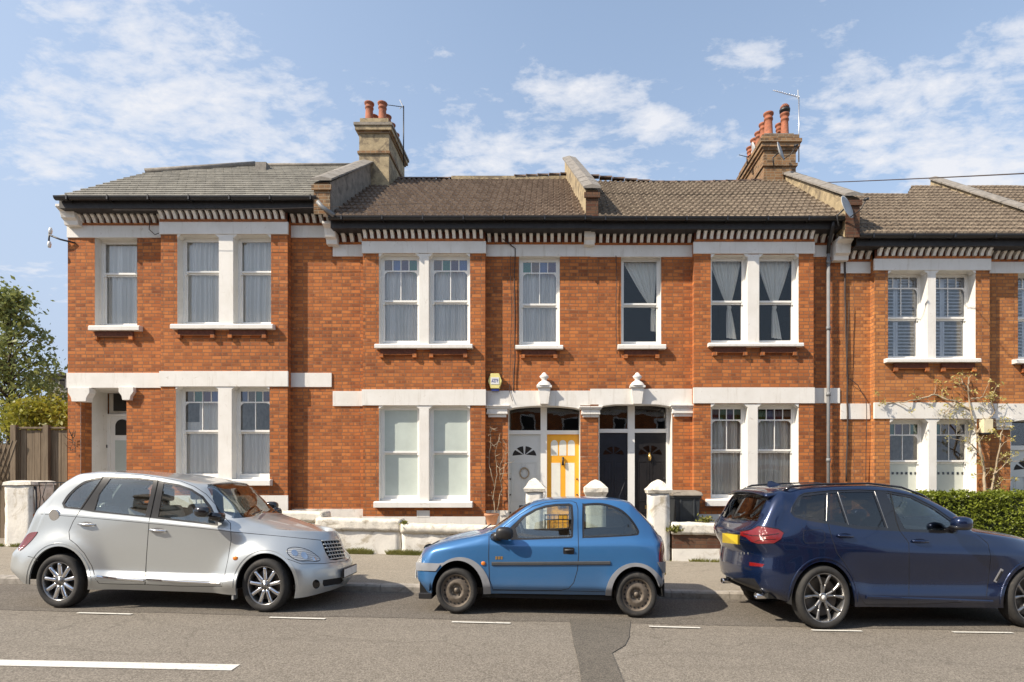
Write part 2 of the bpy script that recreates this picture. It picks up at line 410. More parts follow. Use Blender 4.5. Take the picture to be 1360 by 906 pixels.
GL = {'g': 'glass_green', 'a': 'glass_amber', 'b': 'glass_blue', 'p': 'glass_plum', 'c': 'glass'}
def window(house, x0, x1, z0, z1, yf, lights='', mid=.46, inner='net', bars=True, label=None, seed=0, pane_mat='glass', low_mat=None, frame_mat='timber_white', fw=.055, top_h=.25, plain=False):
    """one sliding sash window in the opening x0..x1, z0..z1, frame at yf"""
    fm = frame_mat
    o = MB()
    o.box(x0, x0 + fw, yf, yf + .12, z0, z1, fm); o.box(x1 - fw, x1, yf, yf + .12, z0, z1, fm)
    o.box(x0 + fw, x1 - fw, yf + .001, yf + .12, z1 - fw, z1, fm); o.box(x0 + fw, x1 - fw, yf - .012, yf + .12, z0, z0 + fw * 1.1, fm)
    w = o.build('window', house, bevel=.004)
    if label: w['label'] = label
    a, b, c, d = x0 + fw, x1 - fw, z0 + fw * 1.1, z1 - fw
    zm = c + (d - c) * mid
    s = MB(); r = .038
    # lower sash in the back track
    yl, yu = yf + .055, yf + .015
    s.box(a, a + r, yl, yl + .035, c, zm, fm); s.box(b - r, b, yl, yl + .035, c, zm, fm)
    s.box(a + r, b - r, yl, yl + .035, c, c + .085, fm)
    s.box(a + r, b - r, yl, yl + .035, zm - .045, zm - .001, fm)
    # upper sash proud of it
    s.box(a, a + r, yu, yu + .036, zm, d, fm); s.box(b - r, b, yu, yu + .036, zm, d, fm)
    s.box(a + r, b - r, yu, yu + .036, d - r, d, fm)
    s.box(a + r, b - r, yu - .004, yu + .036, zm - .005, zm + .042, fm)
    s.box(a - .006, a + r + .006, yu + .002, yu + .034, zm - .06, zm, fm); s.box(b - r - .006, b + .006, yu + .002, yu + .034, zm - .06, zm, fm)
    g = MB()
    ga, gb = a + r, b - r
    gu0, gu1 = zm + .042, d - r
    if lights:
        zt = gu1 - top_h
        s.box(ga, gb, yu + .002, yu + .03, zt - .032, zt, fm)
        n = len(lights); wd = (gb - ga) / n
        for k, ch in enumerate(lights):
            g.box(ga + k * wd, ga + (k + 1) * wd, yu + .014, yu + .020, zt, gu1, GL[ch])
            if k: s.box(ga + k * wd - .011, ga + k * wd + .011, yu + .004, yu + .03, zt, gu1, fm)
        xm = (ga + gb) / 2
        s.box(xm - .011, xm + .011, yu + .003, yu + .03, gu0, zt - .032, fm)
        gtop = zt - .032
        for sx, xx in ((1, ga), (-1, gb)):   # rounded shoulders
            rr = .11; P = [(xx, gtop)]
            for q in range(7):
                t = q / 6 * math.pi / 2
                P.append((xx + sx * rr * (1 - math.sin(t)), gtop - rr * (1 - math.cos(t))))
            s.prism(P, yu + .005, yu + .032, fm)
        g.box(ga, gb, yu + .014, yu + .020, gu0, gtop, pane_mat)
    else:
        g.box(ga, gb, yu + .014, yu + .020, gu0, gu1, pane_mat)
    g.box(ga, gb, yl + .014, yl + .020, c + .085, zm - .045, low_mat or pane_mat)
    s.build('sash', w, bevel=.003)
    g.build('pane', w)
    yc = yf + .135
    cm = MB()
    if inner in ('net', 'grey'):
        mt = 'net_curtain' if inner == 'net' else 'grey_curtain'
        curtain_mesh(cm, a - .03, (a + b) / 2 + .01, c - .03, d + .03, yc, mt, 5, .03, seed=seed)
        curtain_mesh(cm, (a + b) / 2 - .01, b + .03, c - .03, d + .03, yc + .02, mt, 6, .03, seed=seed + 5)
        cm.build('curtain', w)
    elif inner == 'half':
        curtain_mesh(cm, a - .03, b + .03, c - .03, zm, yc, 'grey_curtain', 9, .02, seed=seed); cm.build('curtain', w)
    elif inner == 'tied':
        xk = a + (b - a) * (.62 if seed % 2 == 0 else .52)
        tied_curtain(cm, a, b, c, d + .02, zm - .06, xk, yc, 'muslin', seed, tail=c + .22); cm.build('curtain', w)
    elif inner == 'side':
        tied_curtain(cm, a, b, c, d + .02, zm - .02, b - .10, yc, 'muslin', seed, tail=c + .42); cm.build('curtain', w)
    elif inner == 'open':
        curtain_mesh(cm, a - .03, a + (b - a) * .45, c - .03, zm + .25, yc, 'net_curtain', 4, .02, seed=seed)
        curtain_mesh(cm, a + (b - a) * .35, b, c - .03, d, yc + .02, 'net_curtain', 5, .02, seed=seed + 3); cm.build('curtain', w)
    elif inner == 'shutter':
        xm = a + (b - a) * .40
        for (p, q) in ((a + .005, xm - .004), (xm + .004, b - .005)):
            cm.box(p, p + .05, yc - .04, yc - .01, c, d, 'shutter_white'); cm.box(q - .05, q, yc - .04, yc - .01, c, d, 'shutter_white')
            for zz in (c, zm - .05, d - .08): cm.box(p + .05, q - .05, yc - .039, yc - .011, zz, zz + .08, 'shutter_white')
            z = c + .10
            while z < d - .1:
                if not (zm - .08 < z < zm + .06):
                    cm.prism([(yc - .055, z - .012), (yc - .052, z - .02), (yc + .005, z + .022), (yc + .002, z + .03)], p + .05, q - .05, 'shutter_white', plane='yz')
                z += .083
        cm.build('louvred_shutter', w)
    elif inner == 'blank':
        pass
    return w

def room(mb, x0, x1, z0, z1, y, depth=1.8, mat='interior'):
    """dark room behind an opening"""
    e = .35
    a, b, c, d = x0 - e, x1 + e, z0 - .5, z1 + .2
    mb.quad((a, y + depth, c), (b, y + depth, c), (b, y + depth, d), (a, y + depth, d), mat)
    mb.quad((a, y, c), (a, y + depth, c), (a, y + depth, d), (a, y, d), mat)
    mb.quad((b, y, c), (b, y, d), (b, y + depth, d), (b, y + depth, c), mat)
    mb.quad((a, y, c), (b, y, c), (b, y + depth, c), (a, y + depth, c), mat)
    mb.quad((a, y, d), (a, y + depth, d), (b, y + depth, d), (b, y, d), mat)

def sill(house, parent, x0, x1, zt, zb, yface, brackets, mat='stone_white', proj=.14):
    m = MB()
    m.prism([(yface - proj, zb), (yface - proj, zt - .025), (yface - proj + .03, zt), (yface + .2, zt + .015), (yface + .2, zb)], x0, x1, mat, plane='yz')
    s = m.build('sill', parent, bevel=.006)
    if brackets:
        b = MB()
        for (p, q) in brackets:
            b.box(p, q, yface - .055, yface + .0, zb - .125, zb - .001, 'dark_brick')
            for xx in (p - .02, q - .075):
                b.box(xx, xx + .095, yface - .085, yface, zb - .21, zb - .125, 'brick_red')
            b.box(p, q, yface - .065, yface, zb - .145, zb - .126, 'brick_red')
        b.build('sill_bracket', parent)
    return s

def dentils(mb, x0, x1, y, zt, sp=.160, sheared=True):
    """oversailing course of painted brick brackets above the frieze"""
    mb.box(x0, x1, y - .05, y + .1, zt + .001, zt + .045, 'brick_red')
    mb.box(x0, x1, y - .03, y + .1, zt + .045, zt + .26, 'dark_brick')
    mb.box(x0, x1, y - .21, y + .1, zt + .245, zt + .30, 'brick_red')
    n = max(1, int((x1 - x0) / sp)); w = (x1 - x0) / n
    for k in range(n):
        a = x0 + (k + .28) * w; b = a + w * .44
        prof = [(y - .031, zt + .05), (y - .085, zt + .05), (y - .10, zt + .10), (y - .15, zt + .16), (y - .185, zt + .19), (y - .185, zt + .243), (y - .031, zt + .243)]
        mb.prism(prof, a, b, 'stone_white', plane='yz')

def roof_courses(mb, left, right, y0, z0, y1, tanv, mat, rows, wave=0.030, pitch=.15, step=.050, slate=False, seed=1, sag=0.0, ridge_drop=None):
    """left/right: functions of y giving the roof's side edges. One stepped sheet of courses."""
    rnd = random.Random(seed)
    for r in range(rows):
        ya = y0 + (y1 - y0) * r / rows; yb = y0 + (y1 - y0) * (r + 1) / rows
        xa0, xa1, xb0, xb1 = left(ya), right(ya), left(yb), right(yb)
        n = max(2, int((max(xa1, xb1) - min(xa0, xb0)) / (pitch / 6 if not slate else .26)))
        lo, hi = min(xa0, xb0), max(xa1, xb1)
        vs = []; fs = []
        za = z0 + (ya - y0) * tanv; zb = z0 + (yb - y0) * tanv
        for i in range(n + 1):
            xx = lo + (hi - lo) * i / n
            xA = min(max(xx, xa0), xa1); xB = min(max(xx, xb0), xb1)
            if slate:
                off = (r % 2) * .5; hA = step * (1 + .5 * noise.noise((xA * 4, r * 3.1, 0))); hB = 0.002
            else:
                ph = (xA / pitch) * 2 * math.pi
                hA = step + wave * max(-.35, math.sin(ph)); hB = .004 + wave * max(-.35, math.sin((xB / pitch) * 2 * math.pi))
            sg = sag * math.sin(math.pi * (xA - lo) / (hi - lo)) * 1.0
            wob = .012 * noise.noise((xA * .8, ya * 1.3, seed))
            vs += [(xA, ya - .025, za - .02 - sg + wob), (xA, ya - .03, za + hA - sg + wob), (xB, yb, zb + hB - sg + wob)]
        for i in range(n):
            a = i * 3; fs += [(a, a + 3, a + 4, a + 1), (a + 1, a + 4, a + 5, a + 2)]
        mb.add(vs, fs, mat, False)

def ridge(mb, x0, x1, y, z, mat, r=.12, bumps=True, zf=None):
    n = int(abs(x1 - x0) / .40) + 1
    for k in range(n):
        a = x0 + (x1 - x0) * k / n; b = x0 + (x1 - x0) * (k + 1) / n
        zz = z + (zf((a + b) / 2) if zf else 0)
        vs = []; fs = []; seg = 8
        for (xx, rr) in ((a, r * 1.06), (a + (b - a) * .12, r * 1.06), (a + (b - a) * .12, r), (b - .01, r)):
            for q in range(seg + 1):
                t = math.pi * q / seg
                vs.append((xx, y + rr * 1.1 * math.cos(t), zz - .03 + rr * math.sin(t)))
        for i in range(3):
            for q in range(seg):
                c = i * (seg + 1) + q; fs.append((c, c + 1, c + seg + 2, c + seg + 1))
        mb.add(vs, fs, mat, True)

def chimney_pot(parent, x, y, z, h, r=.105, cowl=False, label=None):
    m = MB()
    m.lathe([(r * 1.15, 0), (r * 1.15, .05), (r * .98, .07), (r * .86, h * .62), (r * .84, h * .70), (r * 1.0, h * .72), (r * 1.0, h * .78), (r * .88, h * .80), (r * .9, h * .90), (r * 1.14, h * .93), (r * 1.16, h * .99), (r * 1.0, h), (r * .72, h), (r * .7, h * .6)], (x, y, z), 'terracotta', 20)
    if cowl:
        m.lathe([(r * .95, h), (r * .95, h + .05), (r * 1.25, h + .06), (r * 1.3, h + .13), (r * .9, h + .15)], (x, y, z), 'iron_black', 20)
        m.lathe([(r * .8, h + .14), (r * 1.12, h + .15), (r * 1.1, h + .21), (r * .7, h + .27), (0, h + .29)], (x, y, z), 'terracotta', 20)
    o = m.build('chimney_pot', parent)
    if label: o['label'] = label

def parapet(house, xf, xb, yf, yb, ztf, ztb, w, mat, frontmat, bottom):
    """party wall standing above the roofs, with coping slabs"""
    m = MB(); h = w / 2
    ztf0 = ztf
    m.add([(xf - h, yf, bottom), (xf + h, yf, bottom), (xb + h, yb, ztb - 1.2), (xb - h, yb, ztb - 1.2),
           (xf - h, yf, ztf), (xf + h, yf, ztf), (xb + h, yb, ztb), (xb - h, yb, ztb)],
          [(0, 1, 5, 4), (1, 2, 6, 5), (2, 3, 7, 6), (3, 0, 4, 7), (4, 5, 6, 7)], mat)
    p = m.build('parapet', house)
    f = MB()
    f.box(xf - h - .01, xf + h + .01, yf - .03, yf + .0, bottom, ztf - .03, frontmat)
    f.box(xf - h - .05, xf + h + .05, yf - .07, yf - .031, ztf - .20, ztf - .08, frontmat)
    f.build('parapet_end', p)
    c = MB(); n = 9
    for k in range(n):
        t0, t1 = k / n, (k + 1) / n - .004
        A = []
        for t in (t0, t1):
            x = xf + (xb - xf) * t; y = yf - .10 + (yb - yf + .10) * t; z = ztf + (ztb - ztf) * t + random.uniform(-.006, .006)
            q = h + .07
            A += [(x - q, y, z), (x + q, y, z), (x + q, y, z + .045), (x, y, z + .10), (x - q, y, z + .045)]
        c.add(A, [(4, 3, 2, 1, 0), (5, 6, 7, 8, 9), (0, 1, 6, 5), (1, 2, 7, 6), (2, 3, 8, 7), (3, 4, 9, 8), (4, 0, 5, 9)], 'coping_grey')
    c.build('coping', p)
    return p

def kneeler(house, x0, x1, zb, zt, mat='stone_white'):
    m = MB(); y = YR
    m.prism([(y + .0, zb), (y - .16, zb), (y - .18, zb + .10), (y - .26, zb + .14), (y - .30, zt - .12), (y - .42, zt - .06), (y - .42, zt), (y, zt)], x0, x1, mat, plane='yz')
    m.build('corner_bracket', house, bevel=.008)

def base_z(x): return gz(x) + .12

def px_open(o, Y):   # (px0, px1, py_top, py_bottom) -> world
    return (X(o[0], Y), X(o[1], Y), Z(o[3], Y), Z(o[2], Y))

def bands(house, segs, top_h, mat='stone_white', name='band'):
    m = MB()
    for (x0, x1, yf, z0, z1) in segs: m.box(x0, x1, yf - .03, yf + .02, z0, z1, mat)
    m.build(name, house, bevel=.004)

# ================================================================== each house
def gutter(house, x0, x1, z, ends=True):
    m = MB()
    prof = []
    for q in range(9):
        t = math.pi * q / 8; prof.append((13.43 - .075 * math.cos(t), z + .09 - .085 * math.sin(t)))
    prof2 = [(13.43 + .062 * math.cos(math.pi * q / 8), z + .09 - .07 * math.sin(math.pi * q / 8)) for q in range(9)]
    m.prism(prof + prof2, x0, x1, 'gutter_black', plane='yz')
    k = x0 + .3
    while k < x1: m.box(k, k + .03, 13.345, 13.53, z - .004, z + .1, 'gutter_black'); k += .95
    m.build('gutter', house)
    f = MB(); f.box(x0, x1, 13.53, 13.56, z - .13, z + .06, 'fascia_black'); f.box(x0, x1, 13.56, 14.0, z - .125, z - .10, 'fascia_black')
    f.build('fascia', house)

def house_shell(name, label, loc, x0, x1, bay, ztop, zb_top, zb_bot, zm_top, zm_bot, open_bay, open_rec, left_side=False, right_side=False, mid_split=None, porch=None, wallmat='brick_red'):
    h = thing(name, label, 'house', loc, 'brick terraced houses along the street')
    w = MB(); bx0, bx1 = bay
    zt = ztop + .02
    zg = base_z((x0 + x1) / 2) - .5
    # bay slab
    slab(w, bx0, bx1, zg, zt, YB, .32, open_bay, wallmat)
    rec = [(x0, bx0), (bx1, x1)]
    for (a, b) in rec:
        if b - a < .05: continue
        ops = [o for o in open_rec if a <= (o[0] + o[1]) / 2 <= b]
        slab(w, a, b, zg, zt, YR, .35, ops, wallmat)
    if left_side: w.box(x0, x0 + .25, YR + .35, 20.5, zg, zt, 'brick_red')
    if right_side: w.box(x1 - .25, x1, YR + .35, 20.5, zg, zt, 'brick_red')
    w.build('wall', h)
    w2 = MB(); w2.box(x0, x1, 20.5, 20.8, zg, zt, 'brick_stock'); w2.build('rear_wall', h)
    # white painted piers between the paired windows
    for i in range(0, len(open_bay), 2):
        mu = MB(); p, q = open_bay[i], open_bay[i + 1]; mu.box(p[1], q[0], YB - .012, YB - .0005, p[2], max(p[3], q[3]), 'stone_white')
        for o in (p, q):
            # shouldered lintel ends
            for sx, xx in ((1, o[0]), (-1, o[1])): mu.prism([(xx, o[3] + .01), (xx + sx * .10, o[3] + .01), (xx + sx * .04, o[3] - .05), (xx, o[3] - .07)], YB - .011, YB + .18, 'stone_white')
        mu.build('window_pier', h)
    # rooms
    r = MB()
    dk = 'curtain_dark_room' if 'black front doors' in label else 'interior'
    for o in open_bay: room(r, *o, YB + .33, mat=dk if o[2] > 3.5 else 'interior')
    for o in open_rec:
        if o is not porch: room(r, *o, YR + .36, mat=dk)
    r.build('room', h)
    # painted frieze under the eaves, string course between the floors
    bands(h, [(x0, bx0, YR, zb_bot, zb_top), (bx0 - .02, bx1 + .02, YB, zb_bot - .0, zb_top), (bx1, x1, YR, zb_bot, zb_top)], 0, name='frieze')
    d = MB()
    if bx0 - x0 > .1: dentils(d, x0, bx0 - .001, YR, zb_top)
    dentils(d, bx0, bx1, YB, zb_top)
    if x1 - bx1 > .1: dentils(d, bx1 + .001, x1, YR, zb_top)
    d.build('cornice', h)
    return h

def back_roof(m, x0, x1, y, z, y2, z2, mat):
    m.quad((x0, y, z), (x1, y, z), (x1, y2, z2), (x0, y2, z2), mat)

PARTY = [X(90, YR), X(442.5, YR), X(784, YR), X(1116, YR), 14.6]   # party lines

# ---------- house at the left end of the terrace
def house_one():
    x0, x1 = PARTY[0], PARTY[1]
    bay = (X(213.5, YB), X(382, YB)); zt = 8.04
    ob = [px_open(o, YB) for o in ((235.6, 291, 311.8, 432), (310, 360, 311.8, 432), (233.5, 290, 513, 637), (308, 358, 513, 637))]
    orc = [px_open((126, 182, 314.7, 434), YR)]
    zm1, zm0 = 4.44, 4.075
    porch = (X(107, YR), X(168, YR), gz(-9) + .10, zm0)
    orc.append(porch)
    h = house_shell('brick_house', 'red brick end house with hipped grey slate roof at the fence side', (x0 + 3, YR, gz(-9)), x0, x1, bay, zt + .3, zt, 7.745, zm1, zm0, ob, orc, left_side=True, porch=porch)
    bands(h, [(x0 - .01, bay[0], YR, zm0, zm1), (bay[0] - .02, bay[1] + .02, YB, zm0, zm1 + .005), (bay[1], X(441, YR), YR, zm0 + .02, zm1)], 0, name='string_course')
    ys = YB + SET
    o = ob
    window(h, *o[0], ys, '', .62, 'net', seed=1, top_h=.2, low_mat=None)
    window(h, *o[1], ys, '', .62, 'net', seed=2)
    w3 = window(h, *o[2], ys, 'aggb'.replace('gg', 'gp'), .52, 'open', seed=3)
    window(h, *o[3], ys, 'bagp', .52, 'half', seed=4)
    w5 = window(h, *orc[0], YR + SET, '', .62, 'net', seed=5)
    sill(h, h, X(227, YB - .1), X(363, YB - .1), Z(432, YB), Z(438.5, YB), YB, [(X(238, YB), X(286, YB)), (X(306, YB), X(354, YB))])
    sill(h, h, X(118.5, YR - .1), X(186, YR - .1), Z(434, YR), Z(440.5, YR), YR, [(X(128, YR), X(178, YR))])
    sill(h, h, X(227, YB - .1), X(359.5, YB - .1), Z(637, YB), Z(645, YB), YB, None)
    p = MB(); zp = Z(658, YB)
    p.box(bay[0], bay[1] + .02, YB - .03, YB - .001, -.5, zp, 'stone_white')
    p.box(bay[1] + .02, x1, YR - .03, YR - .001, -.5, Z(676, YR), 'wall_white'); p.build('plinth', h)
    # porch: brick jamb then white side wall, door at the back
    pd = 14.85; m = MB()
    m.quad((porch[0], YR + .35, porch[2]), (porch[0], pd, porch[2]), (porch[0], pd, zm0), (porch[0], YR + .35, zm0), 'stone_white')
    m.quad((porch[1] + .6, YR + .35, porch[2]), (porch[1] + .6, pd, porch[2]), (porch[1] + .6, pd, zm0), (porch[1] + .6, YR + .35, zm0), 'stone_white')
    m.quad((porch[0], YR, zm0 - .001), (porch[1] + .6, YR, zm0 - .001), (porch[1] + .6, pd, zm0 - .001), (porch[0], pd, zm0 - .001), 'stone_white')
    m.quad((porch[0], YR, porch[2] + .05), (porch[1] + .6, YR, porch[2] + .05), (porch[1] + .6, pd, porch[2] + .05), (porch[0], pd, porch[2] + .05), 'stone_white')
    m.box(porch[0], porch[1] + .6, pd + .05, pd + .1, porch[2], zm0, 'stone_white')
    m.quad((porch[0] + .001, YR + .01, porch[2]), (porch[0] + .001, YR + .34, porch[2]), (porch[0] + .001, YR + .34, zm0 - .3), (porch[0] + .001, YR + .01, zm0 - .3), 'brick_red')
    m.build('porch', h)
    d = MB(); dx0 = X(147, pd); dx1 = X(186, pd); dz0 = porch[2] + .05; dz1 = Z(553, pd)
    d.box(dx0, dx1, pd, pd + .05, dz0, dz1, 'timber_white'); d.box(dx0 - .1, dx1, pd - .02, pd + .03, dz1, dz1 + .06, 'timber_white')
    d.box(dx0 - .1, dx0, pd - .02, pd + .03, dz0, dz1, 'timber_white')
    door = d.build('door', h, bevel=.005)
    g = MB(); xx0 = X(153.5, pd); xx1 = X(165.5, pd) + .12
    zs, ze = Z(578, pd), Z(560, pd)
    P = [(xx0, zs), (xx1, zs)] + [((xx0 + xx1) / 2 + (xx1 - xx0) / 2 * math.cos(math.pi * q / 10), ze - .12 + .18 * math.sin(math.pi * q / 10)) for q in range(11)]
    g.prism(P, pd - .012, pd - .002, 'curtain_dark_room'); g.box(xx0, xx1, pd - .012, pd - .002, Z(625, pd), Z(585, pd), 'frosted')
    g.box(X(151, pd), X(186, pd), pd - .012, pd + .02, Z(546, pd), Z(519, pd), 'curtain_dark_room')
    g.build('door_light', door)
    k = MB(); k.box(X(141.5, pd), X(143.5, pd), pd - .05, pd - .02, Z(595, pd), Z(591, pd), 'iron_black'); k.build('bell', door)
    # capitals
    for (a, b, t, bt) in ((94.7, 123, 516, 534), (161.5, 181, 515, 532)):
        c = MB(); A, B = X(a, YR), X(b, YR); z1, z0 = Z(t, YR), Z(bt, YR)
        c.prism([(A + .09, z0), (B - .09, z0), (B - .07, z0 + .10), (B, z1 - .12), (B, z1), (A, z1), (A, z1 - .12), (A + .07, z0 + .10)], YR - .10, YR + .1, 'stone_white')
        c.build('capital', h, bevel=.006)
    kneeler(h, X(83.5, 13.8) , X(105, 13.8) - .05, 7.99, 8.38)
    # roof
    rf = MB(); tv = .76; y0, z0 = 13.42, zt + .43
    P1 = (-11.36, 15.96); xe = X(76, 13.42)
    def left(y):
        if y <= P1[1]: return xe + (P1[0] - xe) * (y - y0) / (P1[1] - y0)
        return P1[0] + (-8.77 - P1[0]) * (y - P1[1]) / (16.87 - P1[1])
    ye = 16.87; pxl = x1 + .0
    roof_courses(rf, left, lambda y: pxl, y0, z0, ye, tv, 'slate', 17, step=.018, slate=True, seed=3)
    zr = z0 + (ye - y0) * tv
    back_roof(rf, -8.77, x1, ye, zr, 20.9, zr - (20.9 - ye) * tv, 'roof_felt')
    zp1 = z0 + (P1[1] - y0) * tv
    rf.add([(xe, y0, z0), (P1[0], P1[1], zp1), (-8.77, ye, zr), (-8.77, 20.9, zr - 3), (-12.3, 20.9, z0)], [(0, 1, 2, 3, 4)], 'slate')
    roof = rf.build('roof', h, fixn=False)
    rg = MB(); rg.tube([(P1[0] - .02, P1[1], zp1 + .03), (-8.77, ye, zr + .05)], .085, 'coping_grey', 8); rg.tube([(-8.77, ye, zr + .03), (x1, ye, zr + .03)], .05, 'coping_grey', 8)
    rg.build('ridge', roof)
    vt = MB(); vt.box(X(344, 16.4), X(358, 16.4), 16.2, 16.42, z0 + 2.78 * tv, z0 + 3.0 * tv + .09, 'coping_grey'); vt.build('roof_vent', roof)
    gutter(h, xe - .05, x1 - .15, zt + .34)
    return h

# ---------- generic two storey middle house
def add_roof(h, x0, x1, zt, ridge_py, mat, rows, seed, sag=0, left=None, right=None, zf=None, topx=None):
    tv = .76; y0, z0 = 13.42, zt + .43
    k = (VY - ridge_py) / F
    ye = (CZ - z0 + tv * y0) / (tv - k); zr = z0 + (ye - y0) * tv
    rf = MB()
    roof_courses(rf, left or (lambda y: x0), right or (lambda y: x1), y0, z0, ye, tv, mat, rows, seed=seed, sag=sag)
    back_roof(rf, x0, x1, ye, zr - .04, 21.2, zr - (21.2 - ye) * tv, 'tile_brown')
    roof = rf.build('roof', h, fixn=False)
    return roof, ye, zr

def door_leaf(h, x0, x1, z0, z1, y, mat, style, label):
    d = MB(); d.box(x0, x1, y, y + .05, z0, z1, mat)
    w = x1 - x0; H = z1 - z0
    g = MB(); fr = MB()
    cx = (x0 + x1) / 2
    if style == 'fan':
        zf = z0 + H * .80 - .03; rr = w * .37
        for q in range(4):
            t0, t1 = math.pi * q / 4 + .10, math.pi * (q + 1) / 4 - .10
            P = [(cx + .12 * rr * math.cos((t0 + t1) / 2), zf + .14 * rr + .04)]
            for s in range(7):
                t = t0 + (t1 - t0) * s / 6; P.append((cx + rr * math.cos(t), zf + .03 + rr * .88 * math.sin(t)))
            g.prism(P, y - .004, y + .012, 'curtain_dark_room' if mat == 'door_grey' else 'glass_car_dark')
        pan = [(x0 + .11 * w, cx - .04 * w, z0 + H * .40, zf - .10), (cx + .04 * w, x1 - .11 * w, z0 + H * .40, zf - .10), (x0 + .11 * w, cx - .04 * w, z0 + .12, z0 + H * .31), (cx + .04 * w, x1 - .11 * w, z0 + .12, z0 + H * .31)]
    else:
        for q in range(3):
            a = x0 + w * (.12 + q * .265); b = a + w * .22; zt_ = z0 + H * .95; zb_ = z0 + H * .81
            P = [(a, zb_), (b, zb_)] + [((a + b) / 2 + (b - a) / 2 * math.cos(math.pi * s / 8), zt_ - .10 + .10 * math.sin(math.pi * s / 8)) for s in range(9)]
            g.prism(P, y - .004, y + .012, 'door_glass')
        for (a, b) in ((x0 + .14 * w, x0 + .42 * w), (x0 + .58 * w, x0 + .86 * w)): g.box(a, b, y - .004, y + .012, z0 + H * .42, z0 + H * .745, 'door_glass')
        pan = [(x0 + .12 * w, x0 + .88 * w, z0 + .15, z0 + H * .22)]
    for (a, b, c, e) in pan:      # raised mouldings
        for bx in ((a, b, c, c + .025), (a, b, e - .025, e), (a, a + .022, c + .025, e - .025), (b - .022, b, c + .025, e - .025)):
            d.box(bx[0], bx[1], y - .012, y + .001, bx[2], bx[3], mat)
        d.box(a + .06, b - .06, y - .007, y + .001, c + .06, e - .06, mat)
    door = d.build('door', h, bevel=.003); door['label'] = label
    g.build('door_light', door)
    k = MB()
    zl = z0 + H * .335
    k.box(cx - .13, cx + .13, y - .02, y - .0005, zl, zl + .085, 'iron_black' if mat == 'door_grey' else 'brass')
    if mat == 'door_yellow': k.box(cx - .07, cx + .07, y - .04, y - .021, zl + .02, zl + .07, 'chrome')
    if mat in ('door_yellow',):
        k.tube([(cx, y - .03, z1 - .58), (cx, y - .05, z1 - .66), (cx, y - .04, z1 - .78)], [.03, .022, .035], 'iron_black')
    if mat == 'door_black': k.tube([(cx - .02, y - .03, z1 - .5), (cx - .02, y - .06, z1 - .62), (cx - .02, y - .04, z1 - .70)], [.02, .04, .03], 'brass')
    side = x1 - .05 if mat != 'door_grey' else x0 + .05
    for zz in (.30, .46, .60): k.lathe([(0, -.03), (.022, -.03), (.022, 0)], (side, y, z0 + H * zz), 'iron_black', 12, axis='y')
    k.build('door_furniture', door)
    if label.startswith('pale grey door with'):
        wr = MB(); cz = z0 + H * .655; wr.tube([(cx + .11 * math.cos(a), y - .03 + .008 * math.sin(5 * a), cz + .13 * math.sin(a)) for a in np.linspace(0, 6.283, 25)], .018, 'bark_pale', 6, cap=False); wr.build('wreath', door)
    return door

